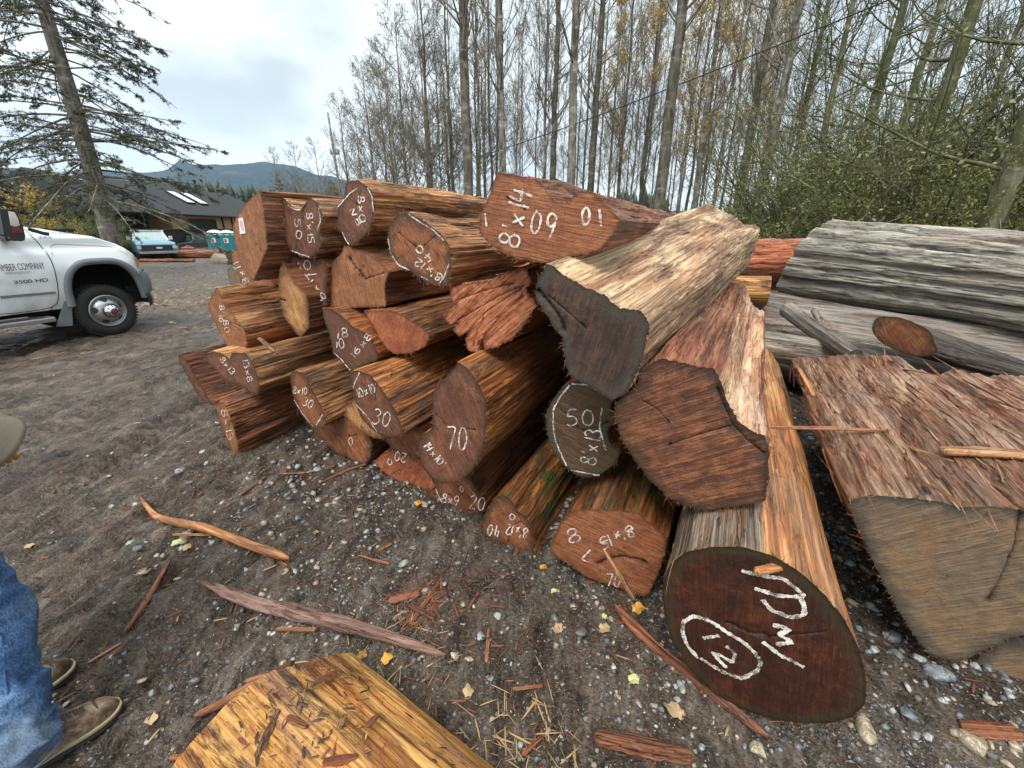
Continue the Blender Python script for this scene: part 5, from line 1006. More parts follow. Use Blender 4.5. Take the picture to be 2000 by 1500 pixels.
cone = np.array(cone); cF = np.array([(0, 1+i, 1+(i+1) % k, 1+(i+1) % k) for i in range(k)]+[(1+l*k+i, 1+(l+1)*k+i, 1+(l+1)*k+(i+1) % k, 1+l*k+(i+1) % k) for l in range(7) for i in range(k)])
hh = np.interp(pxs, [p[0] for p in HP], [p[1] for p in HP]); rays = np.array([ray(a, b) for a, b in zip(pxs, hh)]); hd = np.hypot(rays[:, 0], rays[:, 1]); u = (ds-120)/400
Tt = np.stack([rays[:, 0]/hd*ds, rays[:, 1]/hd*ds, rays[:, 2]/hd*520*u**1.5-1.5], 1); hgt = r.uniform(9, 20, n); sh = r.normal(1, .15, n)
P, Fc = batch(cone, cF, rot_batch(r, n, .03), np.stack([hgt*sh, hgt*sh, hgt], 1), Tt); mkstuff('distant_conifer_wood', [(P, Fc, 0)], [LM['needle']], 'far conifer wood covering the hill behind the house', 'wood')
# ------------------------------------------------------------------ utility pole and cable
up = empty('utility_pole', gpt(676, 40), 0, label='bare wooden utility pole standing left of the wood', cat='utility pole')
MB().tube([(0, 0, 0), (-.1, 0, 6), (-.25, 0, 11.9)], [.13, .11, .09], 10).build('pole', BK[0], up, True)
MB().box((-.5, -.08, 8.6), (.3, .08, 8.75)).build('crossarm', BK[3], up)
for x in (-.45, .0, .25): MB().lathe([(0, 8.75), (.06, 8.75), (.10, 8.85), (.05, 8.95), (.09, 9.03), (0, 9.1)], 10, Matrix.Translation((x, 0, 0))).build('insulator', plain('insulator', (.3, .3, .28, 1), .3), up, True)
A = CAM+ray(690, 352)*46; B = CAM+ray(2000, -110)*8; t = np.linspace(0, 1, 60)[:, None]; cab = A*(1-t)+B*t; cab[:, 2] -= 1.1*4*(t*(1-t))[:, 0]
tag(MB().tube(cab, .017, 6).build('overhead_cable', plain('cable_rubber', (.012, .012, .012, 1), .5), None, True), 'thin black overhead cable rising to the right across the trees', 'cable')
# ------------------------------------------------------------------ house
def boards(name, base, n=.3):
    q = NT(name); v = q.vec((1, 1, 1), rnd=False); s = q.n('ShaderNodeSeparateXYZ'); q.l(v, s.inputs[0]); fr = q.math('FRACT', q.math('MULTIPLY', s.outputs[1], 1/n)); g = q.step(q.math('ABSOLUTE', q.math('SUBTRACT', fr, .5)), .44, .48)
    c = q.mix(q.noise(q.vec((3, 3, .6)), 2, 5, .6), base, tuple(x*.65 for x in base[:3])+(1,)); c = q.mix(g, c, tuple(x*.35 for x in base[:3])+(1,)); return q.fin(c, .7, None, .3)
RF = NT('asphalt_shingles'); v = RF.vec((1, 1, 1), rnd=False); br = RF.n('ShaderNodeTexBrick'); RF.l(RF.vec((.0, 1, 1.4), rot=(0, 0, 0), rnd=False), br.inputs[0])
c = RF.ramp(RF.noise(v, 9, 5, .7), [(.35, H(.030, .031, .034)), (.65, H(.060, .062, .066))]); c = RF.mix(RF.math('MULTIPLY', RF.step(RF.noise(v, .5, 4), .45, .65), .4), c, H(.045, .05, .042)); RF.fin(c, .9, None, .2)
house = empty('timber_house', (-31.4, 33, -.05), rad(3.4), label='long timber house with a dark shingle roof and tan board walls beyond the yard', cat='house')
DK = plain('dark_stained_timber', (.018, .014, .012, 1), .7); GL = plain('dark_window_glass', (.02, .028, .022, 1), .15, spec=.8); TR = plain('dark_trim', (.02, .018, .016, 1), .6)
TAN = boards('tan_vertical_boards', (.66, .40, .19, 1)); WH = plain('white_frame', (.62, .64, .64, 1), .4)
def hb(nm, a, b, m, p=None): return MB().box(a, b).build(nm, m, p or house)
hb('wall', (-9, 8.5, -.6), (0, 27, 3.0), TAN); hb('porch_wall', (-9, 1.0, -.6), (-2.2, 8.5, 3.0), DK); hb('porch_post', (-.25, 2.2, 0), (0, 2.45, 3), DK); hb('porch_post', (-.3, 8.2, 0), (.05, 8.5, 3), TAN)
hb('porch_beam', (-.3, 1.0, 2.75), (-.02, 8.2, 3.0), DK)
rv = [(.7, .2, 2.92), (.7, 28.5, 2.92), (-4.2, 26.0, 5.75), (-4.2, .6, 5.75), (-9.7, .2, 2.92), (-9.7, 28.5, 2.92)]; rv2 = [(x, y, z+.16) for x, y, z in rv]
rf = mkobj('roof', rv+rv2, [(6, 7, 8, 9), (11, 10, 9, 8), (7, 11, 8), (10, 6, 9), (0, 3, 2, 1), (5, 2, 3, 4), (1, 2, 5), (4, 3, 0), (0, 1, 7, 6), (5, 4, 10, 11), (1, 5, 11, 7), (4, 0, 6, 10)], RF.m, house)
MB().tube([(.76, .2, 2.98), (.76, 28.5, 2.98)], .09, 8).build('gutter', TR, rf)
for y0 in (9.2, 17.3): pass
for (y0, y1) in ((10.6, 14.9), (19.6, 23.4)):
    w_ = hb('window', (.0, y0, 1.0), (.03, y1, 2.55), GL)
    fr = MB()
    for a, b in (((.0, y0-.12, .9), (.07, y0, 2.65)), ((.0, y1, .9), (.07, y1+.12, 2.65)), ((.0, y0, 2.55), (.07, y1, 2.65)), ((.0, y0, .9), (.07, y1, 1.0))): fr.box(a, b)
    fr.build('frame', TR, w_)
for y0 in (16.2, 18.0, 26.9): MB().tube([(.08, y0, 2.95), (.08, y0, .1)], .09, 8).build('downspout', TR, house)
hb('door', (-2.19, 3.2, 0), (-2.1, 5.6, 2.3), plain('dark_door', (.035, .014, .010, 1), .5)); hb('porch_rail', (-.1, 1.2, .9), (-.05, 8, 1.0), DK)
def onroof(u0, u1, y0, y1, lift, th=.1):
    f = lambda u, y, l: (.7-4.9*u+l*.5, y, 3.08+2.83*u+l*.86)
    return [f(u0, y0, lift), f(u0, y1, lift), f(u1, y1, lift), f(u1, y0, lift), f(u0, y0, lift+th), f(u0, y1, lift+th), f(u1, y1, lift+th), f(u1, y0, lift+th)]
bx = [(0, 3, 2, 1), (4, 5, 6, 7), (0, 1, 5, 4), (1, 2, 6, 5), (2, 3, 7, 6), (3, 0, 4, 7)]
for y0, y1 in ((12.8, 14.1), (14.9, 16.2)):
    s_ = mkobj('skylight', onroof(.36, .74, y0, y1, .0, .16), bx, TR, rf); mkobj('pane', onroof(.37, .73, y0+.08, y1-.08, .162, .02), bx, plain('white_skylight_dome', (.62, .66, .68, 1), .25), s_)
mkobj('roof_vent', onroof(.72, .88, 2.0, 3.6, .0, .3), bx, plain('vent_metal', (.33, .34, .34, 1), .5, .3), rf)
MB().tube([(-4.0, 19.6, 5.6), (-4.0, 19.6, 6.75)], .13, 10).build('chimney_pipe', TR, rf); MB().lathe([(0, 7.05), (.2, 6.95), (.22, 6.8), (0, 6.75)], 10, Matrix.Translation((-4.0, 19.6, 0))).build('cowl', TR, rf)
shed = empty('outbuilding', gpt(45, 36), rad(20), label='small outbuilding with a dark roof glimpsed left of the golden shrub', cat='building')
MB().box((-3, -2, 0), (3.0, 2, 2.3)).build('wall', plain('tan_block_wall', (.24, .2, .15, 1), .8), shed)
mkobj('roof', [(-3.6, -2.6, 2.25), (3.6, -2.6, 2.25), (3.6, 0, 3.9), (-3.6, 0, 3.9), (-3.6, 2.6, 2.25), (3.6, 2.6, 2.25)], [(0, 1, 2, 3), (3, 2, 5, 4), (0, 3, 4), (1, 5, 2)], RF.m, shed)
# fence of dark pickets in front of the house
fn = empty('picket_fence', (-27.2, 8, 0), rad(3), label='long dark picket fence running in front of the timber house', cat='fence')
pk = MB()
for i in range(330): pk.box((-.02, i*.14, -.5), (.02, i*.14+.085, 1.58))
o = pk.build('pickets', DK, fn)
MB().box((-.06, -.1, 1.56), (.08, 46.3, 1.66)).box((.022, -.1, .35), (.06, 46.3, .45)).build('rail', plain('rail_timber', (.035, .028, .024, 1), .6), fn)
for i in range(16): MB().box((.062, i*3.05, 0), (.18, i*3.05+.12, 1.70)).build('post', DK, fn)
# ------------------------------------------------------------------ long log and boulders at the yard's far side
dl = lambda a, b, ta, tb: (at_z(*a), at_z(*b))
Pa = at_z(262, 506, -.52); Pb = at_z(475, 502, -.52)
def far_log(a, b, r_, lab, side='black', ra=None): 
    a = np.array(a, float)+[0, 0, r_*.8]; b = np.array(b, float)+[0, 0, r_*.8]; return log3(lab, a, b, r_, r_*.9, side, 'greygreen', 'felled_log', 'felled logs at the far side of the yard', n=60, NL=50, amp=.02)
far_log(Pb, Pa, .36, 'long dark felled log lying in front of the parked vehicles', 'brown')
far_log(at_z(380, 512, -.52), at_z(275, 512, -.52), .12, 'thin felled pole in front of the long dark log', 'brown')
a = at_z(455, 512, -.4); far_log(a, a+np.array([1.5, 6, .3]), .42, 'pale felled log end at the left of the pile, upper', 'bleach')
a = at_z(462, 562, -.1); far_log(a, a+np.array([3.0, 5, 0]), .36, 'pale gnarled log end lying low behind the pile', 'bleach')
a = at_z(385, 500, -.5); log3('reddish board stack piece on the long felled log', a+np.array([0, 0, .62]), a+np.array([-2.6, .1, .62]), .09, .09, 'red', 'rust', 'felled_log', None, n=50, NL=20)
stone(None, .75, STONES[3], 'pale boulder in front of the teal toilets, left', .7, 'boulders by the toilets', nm='boulder', T=gpt(421, 27), sub=3)
stone(None, .65, STONES[3], 'pale boulder in front of the teal toilets, right', .8, 'boulders by the toilets', nm='boulder', T=gpt(449, 27), sub=3)
# ------------------------------------------------------------------ portable toilets
def toilet(px, d, rz, label):
    t = empty('portable_toilet', gpt(px, d), rz, label=label, cat='portable toilet', group='teal portable toilets'); teal = plain('teal_plastic', (.012, .26, .28, 1), .4); wht = plain('white_plastic', (.72, .76, .76, 1), .35)
    MB().box((-.56, -.56, .12), (.56, .56, 1.86), bev=.05).build('cabin', teal, t); MB().box((-.6, -.6, 0), (.6, .6, .12), bev=.02).build('base', TR, t)
    MB().box((-.40, -.60, .2), (.40, -.562, 1.72), bev=.015).build('door', plain('teal_door', (.010, .20, .22, 1), .4), t)
    V = []; m = 9
    for i in range(m):
        for j in range(m):
            x = -1+2*i/(m-1); y = -1+2*j/(m-1); V.append((x*.6, y*.6, 1.88+.24*(1-x*x*.8)*(1-y*y*.8)))
    F_ = [(i*m+j, (i+1)*m+j, (i+1)*m+j+1, i*m+j+1) for i in range(m-1) for j in range(m-1)]; rfo = mkobj('roof', V, F_, wht, t, True); s = rfo.modifiers.new('s', 'SOLIDIFY'); s.thickness = .06
    MB().box((-.30, -.612, 1.15), (.02, -.602, 1.5)).build('notice', wht, t); MB().box((-.26, -.617, 1.2), (-.1, -.613, 1.45)).build('notice_mark', plain('notice_red', (.5, .05, .06, 1), .5), t)
    for x in (-.42, 0, .42): MB().box((x-.12, -.575, 1.74), (x+.12, -.565, 1.80)).build('air_vent', wht, t)
toilet(417, 33, rad(28), 'teal portable toilet with white roof, left one of the pair'); toilet(442, 33, rad(28), 'teal portable toilet with white roof, right one of the pair')
# ------------------------------------------------------------------ vehicles
def M3(rows, T=(0, 0, 0)): return Matrix.Translation(T) @ Matrix(rows).to_4x4()
CHR = plain('chrome', (.62, .64, .66, 1), .18, 1); ALU = plain('dull_alloy', (.50, .51, .52, 1), .32, .9, dirt=.3); RUB = plain('tyre_rubber', (.022, .021, .020, 1), .75, dirt=.4, bump=.3, sc=90); BLK = plain('black_plastic', (.02, .021, .023, 1), .5, dirt=.2)
GLS = plain('tinted_glass', (.012, .016, .018, 1), .08, spec=.9); GRY = plain('grey_plastic', (.15, .165, .18, 1), .45, dirt=.25); AMB = plain('amber_lens', (.75, .22, .02, 1), .15); LENS = plain('clear_lens', (.5, .55, .6, 1), .1, spec=.8)
def wheel(parent, x, y, z, R=.405, w=.25, dually=True, out=-1, steer=0):
    """wheel whose outer face looks along local -Y (out=-1)"""
    Mw = Matrix.Translation((x, y, z)) @ Matrix.Rotation(steer, 4, 'Z') @ Matrix(((1, 0, 0, 0), (0, 0, out, 0), (0, -out, 0, 0), (0, 0, 0, 1)))
    # lathe axis local z -> outward
    rr = .245 if dually else R*.6
    t = MB().lathe([(rr, -.02), (rr+.02, 0), (rr+.06, .012), (R-.05, .008), (R-.018, -.012), (R, -.045), (R, -w+.03), (R-.03, -w), (rr, -w)], 64, Mw).build('tyre', RUB, parent, True)
    tr = MB(); nb = 54
    for i in range(nb):
        a = 2*math.pi*i/nb
        for (z0, z1, da) in ((-.075, -.012, 0), (-.14, -.085, .5), (-.20, -.15, 0), (-w+.0, -.21, .5)):
            tr.box((R-.012, -.015, z0), (R+.009, .015, z1), Mw @ Matrix.Rotation(a+da*2*math.pi/nb, 4, 'Z'))
    tr.build('tread', RUB, t)
    if dually:
        rim = MB().lathe([(rr+.004, -.02), (rr+.008, .006), (rr-.012, .010), (rr-.022, -.004), (rr-.03, -.03), (.21, -.02), (.17, .035), (.13, .065), (.105, .070), (.10, .05)], 48, Mw).build('rim', ALU, parent, True)
        MB().lathe([(.115, .06), (.112, .10), (.085, .135), (.060, .145), (.056, .150), (.03, .155), (0, .155)], 32, Mw).build('hub', CHR, rim, True)
        MB().lathe([(.045, .151), (.045, .158), (0, .159)], 24, Mw).build('hub_cap', BLK, rim, True)
        MB().lathe([(.028, .160), (.0, .161)], 16, Mw).build('hub_emblem', plain('emblem_red', (.25, .03, .03, 1), .4), rim)
        for i in range(5):
            a = 2*math.pi*(i+.35)/5; mb = MB(); k = 20; c = Vector((.178*math.cos(a), .178*math.sin(a), 0)); ur = Vector((math.cos(a), math.sin(a), 0)); ut = Vector((-math.sin(a), math.cos(a), 0)); pts = []
            for j in range(k):
                b = 2*math.pi*j/k; ro = .028*math.cos(b); p = c+ur*ro+ut*(.046*math.sin(b)*(1+.35*math.cos(b))); p.z = np.interp(p.length, [.10, .13, .17, .21, .25], [.05, .065, .035, -.02, -.03])+.004; pts.append(Mw @ p)
            c.z = np.interp(c.length, [.10, .13, .17, .21], [.05, .065, .035, -.02])+.0035
            mb.add([tuple(p) for p in pts]+[tuple(Mw @ c)], [(j, (j+1) % k, k) for j in range(k)]).build('hand_hole', BLK, rim)
        for i in range(8):
            a = 2*math.pi*i/8; p0 = Vector((.10*math.cos(a), .10*math.sin(a), .104)); p1 = Vector((.075*math.cos(a), .075*math.sin(a), .142)); MB().tube([tuple(Mw @ p0), tuple(Mw @ p1)], [.012, .007], 8).build('hub_slot', BLK, rim)
    else:
        rim = MB().lathe([(rr+.004, -.02), (rr, .004), (rr-.03, -.03), (.12, -.035), (.07, .0), (0, .005)], 28, Mw).build('rim', ALU, parent, True)
        for i in range(6):
            a = 2*math.pi*i/6; MB().lathe([(0, .0), (.025, 0), (.025, -.03)], 10, Mw @ Matrix.Translation((.16*math.cos(a), .16*math.sin(a), -.02))).build('hand_hole', BLK, rim)
    return t
def paint(name, col, rough=.28, dirt=(.20, .165, .125), amt=.85, zd=(.45, 1.25)):
    q = NT(name); v = q.vec((1, 1, 1), rnd=False); s = q.n('ShaderNodeSeparateXYZ'); q.l(v, s.inputs[0]); n = q.noise(v, 2.4, 6, .65, .4); lo = q.step(s.outputs[2], zd[1], zd[0])
    c = q.mix(q.math('MULTIPLY', q.math('MULTIPLY', lo, q.step(n, .30, .65)), amt), col, dirt+(1,)); c = q.mix(q.math('MULTIPLY', q.step(q.noise(v, 30, 4, .7), .6, .8), .10), c, dirt+(1,))
    q.fin(c, q.math('ADD', q.math('MULTIPLY', lo, .3), rough), None, .5); q.b.inputs['Coat Weight'].default_value = .5; q.b.inputs['Coat Roughness'].default_value = .06; return q.m
O = at_z(210, 659); HD = rad(24); TRK = empty('pickup_truck', (O[0], O[1], 0), math.pi/2-HD, label='white heavy duty pickup truck lettered TIMBER COMPANY, its front end in view', cat='truck')
def tl(px, py, y=0.0):
    """pixel -> truck coordinates on the plane local y"""
    ax = np.array([math.sin(HD), math.cos(HD), 0]); ay = np.array([-math.cos(HD), math.sin(HD), 0]); d = ray(px, py); o = np.array([O[0], O[1], 0])
    t = (y-(CAM-o).dot(ay))/d.dot(ay); P = CAM+d*t-o; return P.dot(ax), P[2]
WP = paint('white_truck_paint', (.74, .78, .80, 1)); WID = 2.04
def side_y(x, z):
    """depth of the flank inward from its widest plane"""
    y = .05*np.clip((.75-z)/.3, 0, 1)**1.5
    y = y+.055*np.clip((z-1.02)/.4, 0, 1)**1.6+(.035*np.clip((z-1.335)/.03, 0, 1))*np.clip((x+.72)/.12, 0, 1)*np.clip((.66-x)/.1, 0, 1)
    y = y-.030*np.exp(-((np.abs((np.abs(x-.21)-.0))/.56)**4))*np.clip((1.33-z)/.2, 0, 1)       # swelling round the arch
    y = y+.55*np.clip((x-.56)/.42, 0, 1)**2.3                                                # nose wraps round
    return y
def arch(x, c=.21, a=.46, hgt=.70):
    u = np.abs((x-c)/a); return np.where(u < 1, .44+hgt*(1-np.minimum(u, 1)**3.2)**(1/2.6), 0)
def build_truck():
    xs = np.unique(np.r_[np.linspace(-5.6, -.75, 60), np.linspace(-.75, -.56, 8), np.linspace(-.56, .75, 80), np.linspace(.76, .94, 10)])
    hood = lambda x: np.interp(x, [-5.6, -1.5, -.95, -.6, -.1, .3, .55, .72, .82, .9], [1.52, 1.52, 1.77, 1.75, 1.67, 1.57, 1.46, 1.31, 1.13, 1.0])
    rear = -4.0; N = 30; V = []; idx = []
    for x in xs:
        top = hood(x); sh = min(1.52, top-.05); zb = max(.53, float(arch(x)), float(arch(x, rear, .46, .66))); zz = np.linspace(zb, sh, 22)
        sec = [(side_y(x, z), z) for z in zz]; y0 = sec[-1][0]
        for a in np.linspace(.12, 1, 8): sec.append((y0+(1.02-y0)*(1-math.cos(a*math.pi/2))*.98 if a < 1 else 1.02, sh+(top-sh)*math.sin(a*math.pi/2)))
        V.append([(x, s[0], s[1]) for s in sec])
    V = np.array(V); n, m, _ = V.shape; V2 = V.copy(); V2[..., 1] = WID-V[..., 1]
    I, J = np.meshgrid(np.arange(n-1), np.arange(m-1), indexing='ij'); I = I.ravel(); J = J.ravel(); f = np.stack([I*m+J, (I+1)*m+J, (I+1)*m+J+1, I*m+J+1], 1)
    Vv = np.concatenate([V.reshape(-1, 3), V2.reshape(-1, 3)]); ff = np.concatenate([f, f[:, ::-1]+n*m])
    body = mkobj('body', Vv, ff, WP, TRK, True)
    # nose and tail closures
    e = V[-1]; e2 = V2[-1]; mkobj('grille', np.concatenate([e, e2]), [(i, i+1, m+i+1, m+i) for i in range(m-1)], CHR, TRK)
    e = V[0]; e2 = V2[0]; mkobj('tailgate', np.concatenate([e, e2]), [(i, i+1, m+i+1, m+i) for i in range(m-1)], WP, TRK)
    # greenhouse
    st = [(-3.3, 1.38), (-3.15, 1.9), (-2.6, 1.98), (-1.9, 1.98), (-1.55, 1.90), (-.92, 1.44)]
    Vc = []; 
    for x, z in st:
        ins = .10+.16*max(0, (z-1.38)/.6); Vc.append([(x, .10, 1.38), (x, ins, z-.06), (x, ins+.12, z), (x, 1.02, z+.02), (x, WID-ins-.12, z), (x, WID-ins, z-.06), (x, WID-.10, 1.38)])
    Vc = np.array(Vc); a, b, _ = Vc.shape; cabo = mkobj('cab', Vc.reshape(-1, 3), [(i*b+j, (i+1)*b+j, (i+1)*b+j+1, i*b+j+1) for i in range(a-1) for j in range(b-1)]+[tuple(range(b)), tuple(range((a-1)*b, a*b))[::-1]], WP, TRK)
    for (x0, x1) in ((-1.78, -1.05), (-2.75, -1.88)):
        q_ = lambda x, z: (x, .10+.27*(z-1.38)-.006, z)
        zt = 1.88; mkobj('side_window', [q_(x0, 1.42), q_(x1 if x1 > -1.2 else x1, 1.42), q_(x1-.45 if x1 > -1.2 else x1, zt), q_(x0, zt)], [(0, 1, 2, 3)], GLS, TRK)
    mkobj('windscreen', [(-.93, .2, 1.46), (-.93, WID-.2, 1.46), (-1.52, WID-.36, 1.90), (-1.52, .36, 1.90)], [(0, 1, 2, 3)], GLS, TRK)
    # wheel housings: dark inner liners
    for c in (0, rear):
        mb = MB(); c += .21*(c == 0); k = 24; aa = np.linspace(-.50, .50, k); rows = []
        for x in aa:
            z = max(float(arch(np.array(x), 0, .51, .74)), .40); rows += [(c+x, .03, z+.01), (c+x, .62, z+.01)]
        mb.add(rows, [(2*i, 2*i+2, 2*i+3, 2*i+1) for i in range(k-1)]); mb.add([(c-.5, .62, .3), (c+.5, .62, .3), (c+.5, .62, 1.2), (c-.5, .62, 1.2)], [(0, 1, 2, 3)]); mb.build('wheel_housing', plain('housing_black', (.006, .006, .006, 1), .9), TRK)
        # flare moulding
        pts = [(c+x, side_y(np.array(x), 1.0)*0-.02, max(float(arch(np.array(x), 0, .49, .735)), .46)) for x in np.linspace(-.489, .489, 60)]
        V_ = []
        for i, p in enumerate(pts):
            t = np.array(pts[min(i+1, 59)])-np.array(pts[max(i-1, 0)]); t /= np.linalg.norm(t); nn = np.array([-t[2], 0, t[0]]); 
            wrap = .55*max(0, (p[0]-.56)/.42)**2.3 if c > -1 and p[0] > .56 else 0
            for (o_, y_) in ((-.045, .03), (-.040, -.030), (.0, -.042), (.045, -.030), (.055, .02)): V_.append(np.array(p)+nn*o_+np.array([0, y_+.02+wrap, 0]))
        mkobj('arch_flare', V_, [(i*5+j, i*5+j+1, (i+1)*5+j+1, (i+1)*5+j) for i in range(59) for j in range(4)], GRY, TRK, True)
    # underbody, frame, rear flank skirt
    MB().box((-5.5, .25, .45), (.75, WID-.25, .62)).build('chassis', plain('chassis_black', (.008, .008, .008, 1), .9), TRK)
    # bumper
    def bump_sec(z0, z1, mat, nm, x_in=.69, bul=.0):
        ys = np.linspace(-.012, WID+.012, 40); V_ = []
        for y in ys:
            e_ = min(y, WID-y); xf = .97-.20*max(0, 1-(e_+.012)/.55)**2.2+bul; 
            for (zz, k_) in ((z0, -.02), (z0+.03, .01), ((z0+z1)/2, .02), (z1-.03, .01), (z1, -.03)): V_.append((xf+k_, y, zz))
        f_ = [(i*5+j, (i+1)*5+j, (i+1)*5+j+1, i*5+j+1) for i in range(39) for j in range(4)]
        # side returns
        n0 = len(V_); V_ += [(x_in, -.010, z0), (x_in, -.010, z1)]; f_ += [(n0, 0, 1, 2, 3, 4, n0+1)]; 
        return mkobj(nm, V_, f_, mat, TRK, True)
    bump_sec(.62, .98, GRY, 'bumper'); bump_sec(.40, .615, BLK, 'air_dam', .70, -.05)
    # headlight wrapping the corner
    V_ = []; 
    for x in np.linspace(.70, .86, 8):
        for z in (1.02, 1.12, 1.24, 1.30): V_.append((x, side_y(np.array(x), np.array(z))-.012, min(z, hood(x)-.08)))
    hl = mkobj('headlight', V_, [(i*4+j, (i+1)*4+j, (i+1)*4+j+1, i*4+j+1) for i in range(7) for j in range(3)], LENS, TRK, True)
    V_ = []
    for x in np.linspace(.71, .77, 4):
        for z in (1.06, 1.20): V_.append((x, side_y(np.array(x), np.array(z))-.018, z))
    mkobj('side_marker', V_, [(i*2, i*2+2, i*2+3, i*2+1) for i in range(3)], AMB, hl)
    MB().tube([(.92, .5, .55), (.98, .5, .55)], .03, 8).build('tow_hook', BLK, TRK)
    # panel gaps, traced on the flank
    def strip(pts, w, mat, nm, off=.004, th=.0):
        P = np.array([tl(*p) for p in pts]); P = resample(P, 50, False); V_ = []
        t = np.gradient(P, axis=0); t /= np.linalg.norm(t, axis=1)[:, None]
        for p, d in zip(P, t):
            for s in (-1, 1): x, z = p[0]-d[1]*w/2*s, p[1]+d[0]*w/2*s; V_.append((x, float(side_y(np.array(x), np.array(z)))-off, z))
        return mkobj(nm, V_, [(2*i, 2*i+1, 2*i+3, 2*i+2) for i in range(49)], mat, TRK, True)
    Z6 = lambda pts: [(x/5, 380+y/5) for x, y in pts]
    GAP = plain('panel_gap', (.02, .02, .022, 1), .8)
    strip(Z6([(265,335),(330,400),(400,470),(455,545),(500,640),(530,740),(552,850),(566,950),(568,1020),(556,1070),(512,1100)]), .010, GAP, 'door_gap')
    strip(Z6([(0,1170),(150,1160),(300,1142),(430,1122),(512,1100)]), .010, GAP, 'sill_gap')
    strip(Z6([(512,1100),(513,1135)]), .008, GAP, 'sill_gap')
    strip(Z6([(0,1004),(270,980),(540,956)]), .035, GRY, 'door_moulding', .014)
    strip(Z6([(515,585),(518,530),(530,498),(570,485),(700,490),(850,495),(1000,500),(1100,510),(1180,545),(1250,590)]), .016, plain('crease_shadow_line', (.50, .53, .56, 1), .4), 'fender_crease_shade', .002)  # flat grey strip, paints the shade of the crease onto the white fender
    strip(Z6([(300,335),(450,380),(510,388)]), .05, BLK, 'cowl_trim', .006)
    # side step
    a = tl(110, 634, -.10); b = tl(0, 652, -.10)
    MB().box((-3.1, -.17, .385), (a[0], .06, .455), bev=.02).build('side_step', ALU, TRK); MB().box((-3.0, -.15, .456), (a[0]-.09, .03, .462)).build('step_pad', BLK, bpy.data.objects['side_step'])
    # mud guard
    P = [tl(*p, .0) for p in [(129, 565), (140, 565), (142, 636), (112, 638), (121, 610)]]; mkobj('mud_flap', [(x, .0, z) for x, z in P]+[(x, .05, z) for x, z in P], [(0, 1, 2, 3, 4), (9, 8, 7, 6, 5)]+[(i, (i+1) % 5, (i+1) % 5+5, i+5) for i in range(5)], GRY, TRK)
    # mirror
    def poly(pts, y0, y1, mat, nm, par):
        P = [tl(*p, y0) for p in pts]; n = len(P); mbv = [(x, y0, z) for x, z in P]+[(x, y1, z) for x, z in P]
        o = mkobj(nm, mbv, [tuple(range(n)), tuple(range(n, 2*n))[::-1]]+[(i, (i+1) % n, (i+1) % n+n, i+n) for i in range(n)], mat, par); b_ = o.modifiers.new('b', 'BEVEL'); b_.width = .012; b_.segments = 2; return o
    mi = poly(Z6([(10,160),(30,152),(100,156),(150,172),(180,230),(215,320),(235,400),(230,440),(200,448),(110,440),(95,400),(50,395),(35,300)]), -.24, -.10, BLK, 'mirror', TRK)
    poly(Z6([(85,165),(140,175),(175,240),(190,300),(150,312),(110,300)]), -.247, -.2405, CHR, 'mirror_cap', mi); poly(Z6([(118,318),(200,320),(228,378),(130,372)]), -.248, -.2405, plain('red_lens', (.14, .025, .010, 1), .2), 'mirror_lamp', mi)
    MB().box((tl(8, 462)[0]-.03, -.12, 1.50), (tl(8, 462)[0]+.06, .16, 1.56)).build('mirror_arm', BLK, mi)
    MB().tube([(tl(86, 450)[0], .18, 1.45), (tl(86, 450)[0]-.25, .20, 2.05)], [.006, .003], 6).build('aerial', BLK, TRK)
    MB().box((-1.62, -.03, 1.06), (-1.40, .0, 1.10), bev=.008).build('door_handle', CHR, TRK)
    wheel(TRK, .15, .055, .405, steer=rad(4)); wheel(TRK, rear, .055, .405); wheel(TRK, .15, WID-.055, .405, out=1); wheel(TRK, rear, WID-.055, .405, out=1)
build_truck()
def text(body, size, mat, parent, M, name='lettering', ext=.0, sx=1, align='LEFT', weight=0):
    c = bpy.data.curves.new('t', 'FONT'); c.body = body; c.size = size; c.align_x = align; c.extrude = ext; c.offset = weight; o = bpy.data.objects.new('t', c); COL.objects.link(o)
    dg = bpy.context.evaluated_depsgraph_get(); me = bpy.data.meshes.new_from_object(o.evaluated_get(dg)); bpy.data.objects.remove(o); me.transform(M @ Matrix.Diagonal((sx, 1, 1, 1))); me.materials.append(mat)
    ob = bpy.data.objects.new(name, me); COL.objects.link(ob); ob.parent = parent; return ob
def flank(px, py, off=.012, tilt=0):
    x, z = tl(px, py); y = float(side_y(np.array(x), np.array(z)))-off; return Matrix.Translation((x, y, z)) @ Matrix.Rotation(tilt, 4, 'Y') @ Matrix.Rotation(math.pi/2, 4, 'X')
INK = plain('dark_lettering', (.035, .04, .05, 1), .5)
text('TIMBER COMPANY', .128, INK, TRK, flank(88, 524.5), 'door_lettering', sx=.43, align='RIGHT', weight=.0)
text('oldtimbercompany.com'[3:], .06, plain('grey_lettering', (.25, .27, .29, 1), .5), TRK, flank(60, 533), 'web_lettering', sx=.5, align='RIGHT')
text('3500 HD', .062, plain('badge_grey', (.12, .12, .14, 1), .3, .6), TRK, flank(93, 549, .035), 'badge', sx=1.5, align='RIGHT', weight=.0015)
text('4X4', .055, ALU, TRK, flank(81, 467), 'badge', sx=1.5); text('DURAMAX', .045, plain('hood_badge', (.3, .32, .36, 1), .4), TRK, flank(107, 458), 'badge', sx=1.3)

